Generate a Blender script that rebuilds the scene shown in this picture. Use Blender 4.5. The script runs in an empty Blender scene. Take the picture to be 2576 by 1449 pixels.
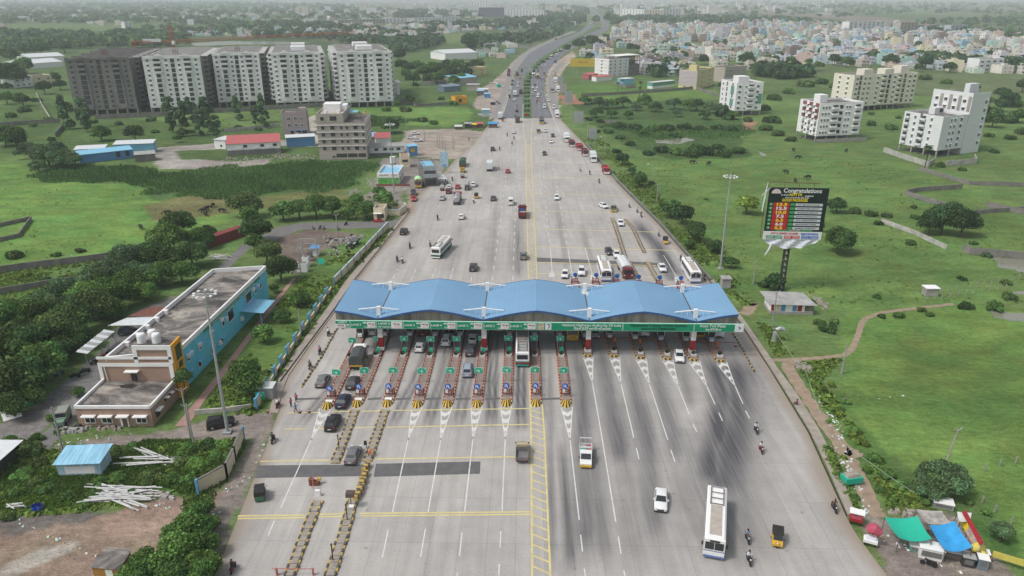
import bpy, math, random
import numpy as np
from mathutils import Vector, Matrix
R=math.radians
# ---------------------------------------------------------------- camera, light, exposure
F=1850.;CX=1288.;CY=724.5;H=64.;TH=math.atan(734.5/1850.)
cT,sT=math.cos(TH),math.sin(TH)
S=bpy.context.scene
C=S.collection
cam=bpy.data.objects.new('camera',bpy.data.cameras.new('camera'));C.objects.link(cam)
cam.location=(0,0,H);cam.rotation_euler=(R(90)-TH,0,0)
cam.data.sensor_width=36;cam.data.lens=F/2576*36;cam.data.clip_start=1;cam.data.clip_end=60000
S.camera=cam
W=bpy.data.worlds.new('World');S.world=W;W.use_nodes=True
SUN_EL,SUN_AZ=R(56),R(245)
wn=W.node_tree.nodes;wl=W.node_tree.links
sky=wn.new('ShaderNodeTexSky');sky.sky_type='NISHITA';sky.sun_disc=False
sky.sun_elevation=SUN_EL;sky.sun_rotation=SUN_AZ;sky.air_density=1.0;sky.dust_density=4.0
hs=wn.new('ShaderNodeHueSaturation');hs.inputs['Saturation'].default_value=.42
wl.new(sky.outputs[0],hs.inputs['Color']);wl.new(hs.outputs[0],wn['Background'].inputs['Color'])
wn['Background'].inputs['Strength'].default_value=.125
sl=bpy.data.lights.new('sun','SUN');sl.energy=1.5;sl.angle=R(10);sl.color=(1,.965,.91)
so=bpy.data.objects.new('sun',sl);C.objects.link(so)
so.rotation_euler=(R(90)-SUN_EL,0,R(180)-SUN_AZ)
S.view_settings.view_transform='Standard';S.view_settings.look='None'
S.view_settings.exposure=.17;S.view_settings.gamma=1
S.cycles.max_bounces=6;S.cycles.diffuse_bounces=3;S.cycles.glossy_bounces=2;S.cycles.transparent_max_bounces=4
S.cycles.volume_bounces=2;S.cycles.caustics_reflective=False;S.cycles.caustics_refractive=False
# ---------------------------------------------------------------- picture <-> ground survey
def G(px,py,z=0.):
    dx=(px-CX)/F;dy=-(py-CY)/F;t=(H-z)/(sT-dy*cT)
    return (dx*t,(cT+dy*sT)*t)
def PX(x,y,z=0.):
    d=y*cT-(z-H)*sT;u=y*sT+(z-H)*cT
    return (CX+F*x/d,CY-F*u/d)
def zat(py,D):  # height seen at row py at ground distance D
    return H-D*math.tan(TH+math.atan((py-CY)/F))
# ---------------------------------------------------------------- materials
MT={}
def mat(n,col=(.5,.5,.5),rough=.75,var=.1,scale=1.5,metal=0,spec=.3,obj=False,attr=None,bump=0,det=4,stretch=None,co='Object'):
    if n in MT:return MT[n]
    m=bpy.data.materials.new(n);m.use_nodes=True;N=m.node_tree.nodes;L=m.node_tree.links
    b=N['Principled BSDF'];b.inputs['Roughness'].default_value=rough;b.inputs['Metallic'].default_value=metal
    b.inputs['Specular IOR Level'].default_value=spec
    if obj:
        s=N.new('ShaderNodeObjectInfo').outputs['Color']
    elif attr:
        a=N.new('ShaderNodeAttribute');a.attribute_name=attr;s=a.outputs['Color']
    else:
        r=N.new('ShaderNodeRGB');r.outputs[0].default_value=(*col,1);s=r.outputs[0]
    if var or bump:
        tc=N.new('ShaderNodeTexCoord').outputs[co]
        if stretch:
            mp=N.new('ShaderNodeMapping');mp.inputs['Scale'].default_value=stretch;L.new(tc,mp.inputs[0]);tc=mp.outputs[0]
        nz=N.new('ShaderNodeTexNoise');nz.inputs['Scale'].default_value=scale;nz.inputs['Detail'].default_value=det
        nz.inputs['Roughness'].default_value=.62;L.new(tc,nz.inputs['Vector'])
        mr=N.new('ShaderNodeMapRange');mr.inputs[1].default_value=.28;mr.inputs[2].default_value=.72
        mr.inputs[3].default_value=1-var;mr.inputs[4].default_value=1+var;L.new(nz.outputs[0],mr.inputs[0])
        mx=N.new('ShaderNodeMix');mx.data_type='RGBA';mx.blend_type='MULTIPLY';mx.inputs[0].default_value=1
        L.new(s,mx.inputs[6]);L.new(mr.outputs[0],mx.inputs[7]);s=mx.outputs[2]
        if bump:
            bp=N.new('ShaderNodeBump');bp.inputs['Strength'].default_value=bump;bp.inputs['Distance'].default_value=.3
            L.new(nz.outputs[0],bp.inputs['Height']);L.new(bp.outputs[0],b.inputs['Normal'])
    L.new(s,b.inputs['Base Color']);MT[n]=m;return m
def leafmat(n,spread=(.5,1.5)):
    m=bpy.data.materials.new(n);m.use_nodes=True;N=m.node_tree.nodes;L=m.node_tree.links
    b=N['Principled BSDF'];b.inputs['Roughness'].default_value=.65;b.inputs['Specular IOR Level'].default_value=.12
    oi=N.new('ShaderNodeObjectInfo');g=N.new('ShaderNodeNewGeometry')
    mr=N.new('ShaderNodeMapRange');mr.inputs[3].default_value=spread[0];mr.inputs[4].default_value=spread[1]
    L.new(g.outputs['Random Per Island'],mr.inputs[0])
    mx=N.new('ShaderNodeMix');mx.data_type='RGBA';mx.blend_type='MULTIPLY';mx.inputs[0].default_value=1
    at=N.new('ShaderNodeAttribute');at.attribute_name='Col'
    m2=N.new('ShaderNodeMix');m2.data_type='RGBA';m2.blend_type='MULTIPLY';m2.inputs[0].default_value=1
    L.new(oi.outputs['Color'],m2.inputs[6]);L.new(at.outputs['Color'],m2.inputs[7])
    L.new(m2.outputs[2],mx.inputs[6]);L.new(mr.outputs[0],mx.inputs[7]);L.new(mx.outputs[2],b.inputs['Base Color'])
    tr=N.new('ShaderNodeBsdfTranslucent');L.new(mx.outputs[2],tr.inputs['Color']);ms=N.new('ShaderNodeMixShader');ms.inputs[0].default_value=.3
    L.new(b.outputs[0],ms.inputs[1]);L.new(tr.outputs[0],ms.inputs[2]);L.new(ms.outputs[0],N['Material Output'].inputs['Surface'])
    MT[n]=m;return m
def M(n):return MT[n]
def lin(h):
    return tuple(((int(h[i:i+2],16)/255)/12.92 if int(h[i:i+2],16)<11 else ((int(h[i:i+2],16)/255+.055)/1.055)**2.4) for i in (0,2,4))
for n,c,kw in [
 ('white_paint',(.79,.79,.78),dict(var=.06,scale=.8)),('trim_white',(.8,.8,.79),dict(var=.04)),('dark_glass',(.025,.03,.035),dict(rough=.15,var=0,spec=.6)),
 ('rubber',(.025,.025,.027),dict(rough=.9,var=0)),('steel',(.45,.46,.47),dict(rough=.45,metal=.6,var=.08)),('galv',(.42,.44,.45),dict(rough=.5,metal=.3,var=.1)),
 ('dark_metal',(.05,.05,.055),dict(rough=.6,var=.1)),('roof_blue',(.185,.345,.51),dict(rough=.55,var=.07,scale=.12)),
 ('sign_green',(.005,.27,.135),dict(var=.03,rough=.5)),('sign_white',(.74,.75,.74),dict(var=.02)),('red_paint',(.30,.02,.025),dict(var=.15)),
 ('yellow_paint',(.62,.40,.05),dict(var=.15)),('black_paint',(.03,.028,.026),dict(var=.2)),('blue_sign',(.02,.13,.52),dict(var=.02)),
 ('paver',(.27,.22,.195),dict(var=.22,scale=2.5)),('paver_pink',(.36,.22,.19),dict(var=.2,scale=1.2)),('kerb_grey',(.33,.31,.28),dict(var=.2)),
 ('conc',(.34,.325,.30),dict(var=.2,scale=.5)),('conc_dark',(.17,.165,.16),dict(var=.25,scale=.4)),('wall_cream',(.66,.58,.42),dict(var=.1,scale=.6)),
 ('pillar_blue',(.10,.32,.50),dict(var=.1)),('soil',(.24,.175,.13),dict(var=.3,scale=.4)),('wood',(.16,.12,.085),dict(var=.2)),('skin',(.17,.085,.05),dict(var=0)),
 ('hair',(.012,.01,.01),dict(var=0)),('cloth_dark',(.05,.05,.065),dict(var=.1)),('grey_unfin',(.225,.215,.205),dict(var=.2,scale=.25)),
 ('tower_white',(.80,.805,.80),dict(var=.06,scale=.2)),('bldg_beige',(.42,.38,.33),dict(var=.07,scale=.2)),('bldg_mauve',(.34,.29,.28),dict(var=.08,scale=.2)),
 ('cyan_wall',(.13,.54,.69),dict(var=.07,scale=.3)),('brown_wall',(.36,.245,.185),dict(var=.1,scale=.4)),('orange_wall',(.75,.36,.03),dict(var=.05)),
 ('dusty_yellow',(.47,.33,.09),dict(var=.35,scale=2.5)),('dusty_black',(.105,.092,.075),dict(var=.4,scale=2.5)),('plot_wall',(.205,.195,.18),dict(var=.3,scale=.5)),('tin_white',(.62,.65,.66),dict(var=.12,rough=.45)),('tin_blue',(.10,.26,.52),dict(var=.12,rough=.45)),
 ('tin_sky',(.22,.50,.68),dict(var=.15,rough=.45)),('tin_red',(.44,.12,.12),dict(var=.12)),('rust',(.17,.07,.05),dict(var=.3)),('tin_grey',(.35,.35,.34),dict(var=.25,scale=.6)),
 ('tarp_green',(.02,.42,.29),dict(var=.06,rough=.5)),('tarp_blue',(.04,.32,.66),dict(var=.22,scale=.8,rough=.5)),('plastic_blue',(.02,.06,.42),dict(var=.1,rough=.4)),
 ('gold',(.55,.36,.10),dict(var=.12)),('crane_red',(.42,.12,.06),dict(var=.1)),('asphalt_patch',(.125,.123,.125),dict(var=.18,scale=.7,co='Object')),
 ('mark_white',(.62,.62,.6),dict(var=.14,scale=1.2)),('mark_yellow',(.60,.52,.25),dict(var=.16,scale=.8)),('headlight',(.75,.76,.78),dict(var=0,rough=.2)),
 ('taillight',(.4,.02,.02),dict(var=0,rough=.3)),('plate',(.7,.68,.6),dict(var=0)),('hide',(.028,.024,.022),dict(var=.2)),('bark',(.11,.085,.065),dict(var=.3,scale=3)),
 ('water',(.22,.225,.165),dict(var=.12,rough=.16,spec=.7)),('slab_dusty',(.31,.28,.24),dict(var=.25,scale=2)),('roof_pale',(.43,.42,.40),dict(var=.2,scale=.3)),('pole_white',(.58,.58,.57),dict(var=.2,scale=1)),('cardboard',(.42,.32,.2),dict(var=.2)),('pink_cloth',(.45,.08,.13),dict(var=.2)),('blue_cloth',(.05,.09,.3),dict(var=.1)),
 ('board_black',(.008,.018,.018),dict(var=0,rough=.5)),('lime',(.42,.75,.38),dict(var=.08)),('gold_text',(.8,.62,.02),dict(var=0)),('orange_plastic',(.75,.2,.04),dict(var=.05)),
 ('hivis',(.35,.8,.05),dict(var=0)),('seagreen',(.13,.33,.26),dict(var=.06)),('purple_wall',(.24,.09,.10),dict(var=.06)),('rubble',(.33,.28,.24),dict(var=.35,scale=1.2)),
 ('mural_green',(.12,.40,.08),dict(var=.5,scale=.9)),('teal',(.03,.30,.28),dict(var=.05)),('tank_white',(.78,.79,.79),dict(var=.02,rough=.4))]:
    mat(n,c,**kw)
def stained(n,a,b,c,sc):
    m=mat(n,a,var=.12,scale=2);N=m.node_tree.nodes;L=m.node_tree.links;tc=N.new('ShaderNodeTexCoord').outputs['Object'];mp=N.new('ShaderNodeMapping');mp.inputs['Scale'].default_value=(1,1.6,1);L.new(tc,mp.inputs[0])
    nz=N.new('ShaderNodeTexNoise');nz.inputs['Scale'].default_value=sc;nz.inputs['Detail'].default_value=8;nz.inputs['Roughness'].default_value=.68;nz.inputs['Distortion'].default_value=.6;L.new(mp.outputs[0],nz.inputs['Vector'])
    cr=N.new('ShaderNodeValToRGB');cr.color_ramp.elements[0].position=.40;cr.color_ramp.elements[0].color=(*b,1);cr.color_ramp.elements[1].position=.63;cr.color_ramp.elements[1].color=(*c,1);e=cr.color_ramp.elements.new(.5);e.color=(*a,1)
    L.new(nz.outputs[0],cr.inputs[0]);mx=[q for q in N if q.type=='MIX'][0];L.new(cr.outputs[0],mx.inputs[6])
stained('roof_conc',(.165,.15,.138),(.06,.056,.052),(.40,.36,.31),.15)
mat('paint',obj=True,rough=.32,var=.03,spec=.5);mat('wall_tint',obj=True,rough=.85,var=.09,scale=.25)
mat('cloth',obj=True,rough=.85,var=.12,scale=4);mat('tint_attr',attr='Col',rough=.9,var=.08,scale=.2)
leafmat('leaf');leafmat('grass_blade',(.6,1.4))
# ---------------------------------------------------------------- mesh helpers
class MB:
    def __init__(s):s.v=[];s.f=[];s.m=[]
    def add(s,vs,fs,m=0):
        o=len(s.v);s.v+=[tuple(q) for q in vs];s.f+=[tuple(i+o for i in f) for f in fs];s.m+=[m]*len(fs);return s
    def box(s,x0,x1,y0,y1,z0,z1,m=0,mt=None,tx=0,ty=0):
        v=[(x0,y0,z0),(x1,y0,z0),(x1,y1,z0),(x0,y1,z0),(x0+tx,y0+ty,z1),(x1-tx,y0+ty,z1),(x1-tx,y1-ty,z1),(x0+tx,y1-ty,z1)]
        s.add(v,[(3,2,1,0),(0,1,5,4),(1,2,6,5),(2,3,7,6),(3,0,4,7)],m);o=len(s.v)-8
        s.f.append((o+4,o+5,o+6,o+7));s.m.append(m if mt is None else mt);return s
    def cbox(s,x,y,z,sx,sy,sz,m=0,mt=None,tx=0,ty=0):return s.box(x-sx/2,x+sx/2,y-sy/2,y+sy/2,z,z+sz,m,mt,tx,ty)
    def quad(s,a,b,c,d,m=0):return s.add([a,b,c,d],[(0,1,2,3)],m)
    def prism(s,P,z0,z1,m=0,mt=None):
        n=len(P);A=sum(P[i][0]*P[(i+1)%n][1]-P[(i+1)%n][0]*P[i][1] for i in range(n))
        if A<0:P=P[::-1]
        s.add([(p[0],p[1],z0) for p in P]+[(p[0],p[1],z1) for p in P],[(i,(i+1)%n,n+(i+1)%n,n+i) for i in range(n)],m);o=len(s.v)-2*n
        s.f.append(tuple(o+n+i for i in range(n)));s.m.append(m if mt is None else mt);return s
    def sheet(s,P,z,m=0):
        n=len(P);A=sum(P[i][0]*P[(i+1)%n][1]-P[(i+1)%n][0]*P[i][1] for i in range(n))
        if A<0:P=P[::-1]
        return s.add([(p[0],p[1],z) for p in P],[tuple(range(n))],m)
    def tube(s,p,r,n=8,m=0,cap=True):
        rs=r if isinstance(r,(list,tuple)) else [r]*len(p);p=[Vector(q) for q in p];o=len(s.v)
        for i,q in enumerate(p):
            d=(p[min(i+1,len(p)-1)]-p[max(i-1,0)]).normalized()
            a=d.cross(Vector((0,0,1)) if abs(d.z)<.95 else Vector((1,0,0))).normalized();b=d.cross(a)
            for k in range(n):
                t=2*math.pi*k/n;s.v.append(tuple(q+(a*math.cos(t)+b*math.sin(t))*rs[i]))
        for i in range(len(p)-1):
            for k in range(n):
                s.f.append((o+i*n+k,o+i*n+(k+1)%n,o+(i+1)*n+(k+1)%n,o+(i+1)*n+k));s.m.append(m)
        if cap:
            s.f.append(tuple(o+k for k in range(n))[::-1]);s.m.append(m)
            e=o+(len(p)-1)*n;s.f.append(tuple(e+k for k in range(n)));s.m.append(m)
        return s
    def prof(s,P,x0,x1,m=0,i0=0,i1=0):  # (y,z) profile pulled along x
        n=len(P);s.add([(x0,y,z) for y,z in P]+[(x1,y,z) for y,z in P],[(i,n+i,n+(i+1)%n,(i+1)%n) for i in range(n)]+[tuple(range(n)),tuple(range(2*n-1,n-1,-1))],m);return s
    def wall(s,pts,h,t,z0=0,m=0,mt=None):  # polyline wall of thickness t
        for (ax,ay),(bx,by) in zip(pts,pts[1:]):
            l=math.hypot(bx-ax,by-ay) or 1;nx,ny=-(by-ay)/l*t/2,(bx-ax)/l*t/2
            s.prism([(ax+nx,ay+ny),(bx+nx,by+ny),(bx-nx,by-ny),(ax-nx,ay-ny)],z0,z0+h,m,mt)
        return s
    def mesh(s,n,mats,smooth=False):
        me=bpy.data.meshes.new(n);me.from_pydata(s.v,[],s.f);
        for q in mats:me.materials.append(M(q) if isinstance(q,str) else q)
        me.polygons.foreach_set('material_index',s.m)
        if smooth:me.polygons.foreach_set('use_smooth',[True]*len(s.f))
        me.update();return me
ALL=[]
def link(n,me,par=None,loc=(0,0,0),rz=0,col=None,sc=None):
    o=bpy.data.objects.new(n,me);C.objects.link(o);o.location=loc;o.rotation_euler=(0,0,rz)
    if par is not None:o.parent=par
    if col:o.color=(*col[:3],1)
    if sc is not None:o.scale=sc if isinstance(sc,tuple) else (sc,)*3
    return o
def tag(o,label,cat,group=None):
    o['label']=label;o['category']=cat
    if group:o['group']=group
    ALL.append(o);return o
def thing(n,label,cat,loc=(0,0,0),rz=0,group=None,me=None,col=None,sc=None):
    if len(loc)==2:loc=(*loc,0)
    return tag(link(n,me,None,loc,rz,col,sc),label,cat,group)
def part(n,mb,mats,par,loc=(0,0,0),rz=0,smooth=False,col=None):
    return link(n,mb.mesh(n,mats if isinstance(mats,(list,tuple)) else [mats],smooth),par,loc,rz,col)
def struct(n,mb,mats,kind='structure'):
    o=link(n,mb.mesh(n,mats if isinstance(mats,(list,tuple)) else [mats]) if isinstance(mb,MB) else mb);o['kind']=kind;return o
def solo(n,mb,mats,label,cat,loc=(0,0,0),rz=0,group=None,smooth=False,col=None):
    if len(loc)==2:loc=(*loc,0)
    return tag(link(n,mb.mesh(n,mats if isinstance(mats,(list,tuple)) else [mats],smooth),None,loc,rz,col),label,cat,group)
SPEC={}
def place(kind,builder,n,label,cat,loc,rz=0,group=None,col=None,sc=None):
    """one thing from a part list; each call links its own objects, mesh data is shared"""
    if kind not in SPEC:SPEC[kind]=builder()
    root=thing(n,label,cat,loc,rz,group,None,col,sc);made=[]
    for pn,me,pl,pi in SPEC[kind]:
        made.append(link(pn,me,root if pi is None else made[pi],pl,0,col))
    return root
_txt={}
def text_mesh(s,size,ext=.01,bold=0):
    k=(s,size,bold)
    if k in _txt:return _txt[k]
    cu=bpy.data.curves.new('lettering','FONT');cu.body=s;cu.size=size;cu.align_x='CENTER';cu.align_y='CENTER';cu.extrude=ext;cu.offset=bold;cu.resolution_u=2
    o=bpy.data.objects.new('lettering',cu);C.objects.link(o)
    bpy.context.view_layer.update();dg=bpy.context.evaluated_depsgraph_get()
    me=bpy.data.meshes.new_from_object(o.evaluated_get(dg));bpy.data.objects.remove(o);bpy.data.curves.remove(cu);_txt[k]=me;return me
def lettering(par,s,size,loc,m,width=None,bold=0,n='lettering'):  # upright text facing local -y
    me=text_mesh(s,size,.01,bold).copy();me.materials.clear();me.materials.append(M(m))
    o=link(n,me,par,loc);o.rotation_euler=(R(90),0,0)
    if width and len(me.vertices):
        xs=[v.co.x for v in me.vertices];w=max(xs)-min(xs)
        if w>0:o.scale=(width/w,1,1)
    return o
rnd=random.Random(7)
# ---------------------------------------------------------------- ground, apron, markings
def inpoly(x,y,P):
    c=np.zeros(x.shape,bool);n=len(P)
    for i in range(n):
        x0,y0=P[i];x1,y1=P[(i+1)%n]
        if y0==y1:continue
        k=((y0>y)!=(y1>y));c^=k&(x<(x1-x0)*(y-y0)/(y1-y0)+x0)
    return c
def wob(x,y,s,ph=0):
    return (np.sin(x/s+ph)+np.sin(y/s*1.13+1.7+ph)+np.sin((x+y)/s*.71+2.1)+np.sin((x-y)/s*1.9+.4+ph)*.6+np.sin(x/s*3.3+y/s*2.7+ph)*.4)/4
def axis(lo,hi,a,b,st,g):
    v=list(np.arange(a,b,st));d=st
    x=a
    while x>lo:d*=g;x-=d;v.insert(0,x)
    x=v[-1];d=st
    while x<hi:d*=g;x+=d;v.append(x)
    return np.array(v)
GREEN=(.108,.184,.046)
REG=[ # colour, wobble metres, outline
 ((.075,.135,.035),6,[(0,380),(0,250),(170,250),(330,300),(800,330),(800,262),(1260,262),(1240,330),(1180,330),(1150,395),(1000,420),(900,400),(640,415),(340,400),(190,395)]),
 ((.118,.225,.04),3,[(880,272),(1180,268),(1190,300),(1130,318),(1000,312),(920,290)]),
 ((.118,.238,.040),4,[(-40,410),(190,425),(420,470),(560,505),(570,560),(430,600),(380,630),(150,655),(-40,672)]),
 ((.10,.20,.035),3,[(-40,690),(120,715),(240,705),(210,745),(100,790),(-40,800)]),
 ((.075,.145,.036),3,[(70,410),(190,412),(330,428),(400,430),(560,430),(680,405),(800,408),(920,402),(945,425),(880,470),(800,490),(640,500),(380,505),(360,470),(300,462),(120,455)]),
 ((.15,.15,.055),2,[(370,515),(470,490),(568,490),(575,535),(470,548),(380,555)]),
 ((.145,.16,.05),2,[(560,500),(690,490),(860,470),(870,505),(700,520),(580,535)]),
 ((.09,.165,.032),1.5,[(430,1075),(480,985),(560,880),(650,780),(760,700),(830,650),(905,590),(985,570),(985,600),(850,725),(780,835),(700,965),(650,1040),(560,1045)]),
 ((.17,.135,.11),1.5,[(690,600),(790,573),(900,588),(870,608),(800,640),(750,690),(700,650)]),
 ((.33,.285,.235),3,[(1015,330),(1160,322),(1215,330),(1192,362),(1165,398),(1100,402),(1030,392),(995,365)]),
 ((.33,.30,.27),2,[(385,372),(640,352),(800,350),(800,362),(440,380),(450,400),(600,405),(680,398),(680,412),(560,425),(400,425)]),
 ((.40,.36,.31),1.5,[(772,300),(792,285),(800,345),(800,368),(770,368),(782,330)]),
 ((.34,.26,.20),2,[(1030,470),(1088,476),(1082,508),(1040,545),(1010,552),(992,540),(1018,505)]),
 ((.26,.235,.205),2,[(905,500),(935,470),(950,440),(985,400),(1000,400),(970,440),(1020,470),(1010,520),(985,545),(940,555),(925,530)]),
 ((.26,.235,.21),1.2,[(960,400),(1010,395),(1070,400),(1110,405),(1120,420),(1090,480),(1030,480),(950,470)]),
 ((.275,.20,.145),2,[(-40,1300),(40,1270),(190,1278),(260,1290),(330,1275),(420,1240),(500,1225),(545,1240),(545,1460),(-40,1460)]),
 ((.145,.13,.115),2,[(-20,1300),(60,1280),(200,1285),(260,1300),(170,1320),(40,1345)]),
 ((.40,.36,.31),2.5,[(40,1410),(120,1380),(190,1360),(210,1375),(120,1420),(0,1455),(-30,1440)]),
 ((.235,.205,.175),1.2,[(40,1142),(200,1108),(400,1082),(620,1040),(700,1035),(690,1075),(655,1160),(600,1310),(540,1460),(490,1460),(540,1300),(560,1240),(625,1112),(600,1100),(430,1116),(200,1137),(70,1160)]),
 ((.075,.145,.032),2,[(0,1165),(430,1120),(612,1105),(568,1205),(500,1240),(400,1240),(250,1285),(40,1268),(-30,1290)]),
 ((.20,.19,.18),1,[(-20,1075),(150,985),(260,880),(330,790),(440,740),(420,800),(270,960),(200,1010),(60,1120),(-20,1130)]),
 ((.104,.188,.040),4,[(1560,400),(1900,395),(2240,400),(2576,520),(2640,760),(2100,800),(1900,760),(1790,690)]),
 ((.112,.205,.036),4,[(2110,880),(2180,790),(2400,770),(2640,800),(2640,1460),(2500,1300),(2330,1250),(2200,1120),(2080,960)]),
 ((.075,.155,.03),3,[(2040,1000),(2110,980),(2200,1120),(2340,1250),(2460,1330),(2560,1420),(2480,1400),(2300,1260),(2200,1260),(2150,1140),(2080,1060)]),
 ((.225,.195,.165),1.5,[(2150,1300),(2190,1270),(2230,1300),(2280,1295),(2440,1300),(2480,1380),(2560,1470),(2230,1470),(2190,1390)]),
 ((.06,.12,.03),3,[(1430,255),(1800,250),(1880,320),(1740,330),(1500,310)]),
 ((.055,.115,.028),3,[(1490,310),(1760,322),(1860,340),(1890,395),(1700,405),(1570,365)]),
 ((.11,.205,.035),4,[(1445,228),(1590,216),(1800,226),(1800,246),(1460,248)]),
 ((.09,.185,.03),3,[(1430,214),(1700,210),(1745,222),(1500,234),(1430,232)]),
 ((.33,.16,.09),2,[(1405,240),(1440,238),(1470,262),(1420,262)]),
 ((.36,.20,.12),2,[(1866,307),(1905,305),(1895,326),(1880,330)]),
 ((.38,.31,.25),2,[(1376,175),(1405,152),(1440,128),(1450,140),(1412,185),(1402,240),(1412,300),(1385,300),(1372,215)]),
 ((.34,.30,.26),2,[(1180,362),(1240,330),(1250,297),(1258,240),(1282,165),(1312,135),(1395,95),(1400,100),(1330,137),(1297,180),(1284,230),(1266,297)]),
 ((.33,.28,.235),2,[(1190,262),(1225,215),(1255,190),(1278,170),(1270,215),(1255,262),(1240,300),(1212,280)]),
 ((.12,.175,.05),4,[(1085,88),(1180,82),(1335,88),(1290,100),(1240,112),(1120,110)]),
 ((.11,.17,.05),5,[(0,62),(180,58),(330,60),(330,75),(120,83),(0,82)]),
 ((.16,.14,.115),4,[(1240,80),(1310,76),(1300,83)]),
]
WATER=[[(1290,85),(1340,80),(1400,78),(1405,86),(1360,93),(1300,92)],[(1300,114),(1345,111),(1352,117),(1310,121)],[(480,108),(560,104),(640,104),(770,106),(770,112),(600,112),(500,116)],
 [(228,850),(262,846),(260,853),(232,856)],[(323,842),(360,838),(355,845),(330,847)],[(1650,352),(1730,346),(1745,354),(1700,362),(1650,360)],[(1908,380),(1922,386),(1930,392),(1915,391)],
 [(2540,735),(2590,730),(2590,745)],[(2500,645),(2590,650),(2590,690),(2510,672)],[(2490,780),(2590,790),(2590,812),(2500,800)],[(1200,286),(1245,282),(1248,291),(1215,294)],[(1370,118),(1420,121),(1412,126),(1368,123)]]
WATER[3]=[(G_x,G_y) for G_x,G_y in [(228,748),(262,745),(260,752),(232,755)]];WATER[4]=[(323,741),(358,737),(354,744),(330,746)]
def ground():
    xs=axis(-16000,16000,-130,190,1.1,1.035);ys=axis(-1500,22000,52,340,1.1,1.022)
    X,Y=np.meshgrid(xs,ys);x=X.ravel();y=Y.ravel();n=len(x)
    d=y*cT+H*sT;d=np.where(d<1,1,d);u=y*sT-H*cT
    col=np.empty((n,4),np.float32);col[:,3]=1
    v=wob(x,y,41)*.16+wob(x,y,13,2)*.12
    col[:,:3]=np.array(GREEN)*(1+v)[:,None]
    # far fields: strips of crop, fallow and orchard
    far=y>520
    a=np.floor((x*.94+y*.34)/(70+y*.035)+wob(x,y,300)*.5);b=np.floor((y*.94-x*.34)/(160+y*.12)+wob(x,y,400,3)*.4)
    h=(np.sin(a*12.9898+b*78.233)*43758.5453)%1
    pal=np.array([(.07,.125,.035),(.05,.095,.03),(.10,.16,.045),(.15,.145,.08),(.08,.12,.04),(.19,.165,.12),(.12,.17,.05)])
    fc=pal[(h*len(pal)).astype(int)%len(pal)]
    lf=(x<.02*y)[:,None];fc=np.where(lf,fc*.5+np.array((.06,.105,.035))*.5,fc);nr=(y<900)[:,None];fc=np.where(nr,fc*.25+np.array((.085,.15,.04))*.75,fc)
    col[far,:3]=fc[far]
    for c,w,P in REG:
        px_=x+wob(x,y,w*2.1,c[0]*40)*w+wob(x,y,w*.8,c[1]*30)*w*.35;py_=y+wob(y,x,w*2.3,c[0]*70)*w*1.1
        dd=py_*cT+H*sT;dd=np.where(dd<1,1,dd);pu=CX+F*px_/dd;pv=CY-F*(py_*sT-H*cT)/dd
        k=inpoly(pu,pv,P)&(y>30)
        t=(1+wob(x,y,9,c[0]*9)*.13+wob(x,y,3.7,c[1]*9)*.12)
        col[k,:3]=(np.array(c)[None,:]*t[:,None])[k]
    ny,nx=X.shape;idx=np.arange(n).reshape(ny,nx)
    f=np.stack([idx[:-1,:-1],idx[:-1,1:],idx[1:,1:],idx[1:,:-1]],-1).reshape(-1,4)
    me=bpy.data.meshes.new('ground')
    me.vertices.add(n);me.vertices.foreach_set('co',np.stack([x,y,np.full(n,-.06)],-1).astype(np.float32).ravel())
    me.loops.add(f.size);me.loops.foreach_set('vertex_index',f.ravel().astype(np.int32))
    me.polygons.add(len(f));me.polygons.foreach_set('loop_start',np.arange(0,f.size,4,dtype=np.int32))
    at=me.color_attributes.new('Col','FLOAT_COLOR','POINT');at.data.foreach_set('color',col.ravel())
    me.update();me.validate()
    m=bpy.data.materials.new('field_ground');m.use_nodes=True;N=m.node_tree.nodes;L=m.node_tree.links
    bs=N['Principled BSDF'];bs.inputs['Roughness'].default_value=.95;bs.inputs['Specular IOR Level'].default_value=.08
    a=N.new('ShaderNodeAttribute');a.attribute_name='Col';tc=N.new('ShaderNodeTexCoord').outputs['Object'];s=a.outputs['Color']
    hgt=None
    for sc,lo,hi,st in ((.03,.80,1.2,(1,1,1)),(.16,.76,1.24,(.7,1.4,1)),(.9,.78,1.24,(.8,1.3,1)),(4,.78,1.24,(1,1,1))):
        mp=N.new('ShaderNodeMapping');mp.inputs['Scale'].default_value=st;L.new(tc,mp.inputs[0])
        nz=N.new('ShaderNodeTexNoise');nz.inputs['Scale'].default_value=sc;nz.inputs['Detail'].default_value=5;nz.inputs['Roughness'].default_value=.6;L.new(mp.outputs[0],nz.inputs['Vector'])
        mr=N.new('ShaderNodeMapRange');mr.inputs[1].default_value=.3;mr.inputs[2].default_value=.7;mr.inputs[3].default_value=lo;mr.inputs[4].default_value=hi;L.new(nz.outputs[0],mr.inputs[0])
        mx=N.new('ShaderNodeMix');mx.data_type='RGBA';mx.blend_type='MULTIPLY';mx.inputs[0].default_value=1;L.new(s,mx.inputs[6]);L.new(mr.outputs[0],mx.inputs[7]);s=mx.outputs[2]
        if sc==.9:hgt=nz.outputs[0]
    # yellow-green hue drift
    nz=N.new('ShaderNodeTexNoise');nz.inputs['Scale'].default_value=.09;nz.inputs['Detail'].default_value=4;L.new(tc,nz.inputs['Vector'])
    mr=N.new('ShaderNodeMapRange');mr.inputs[1].default_value=.35;mr.inputs[2].default_value=.65;mr.inputs[3].default_value=.478;mr.inputs[4].default_value=.514;L.new(nz.outputs[0],mr.inputs[0])
    hu=N.new('ShaderNodeHueSaturation');hu.inputs['Saturation'].default_value=.9;L.new(mr.outputs[0],hu.inputs['Hue']);L.new(s,hu.inputs['Color'])
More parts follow.
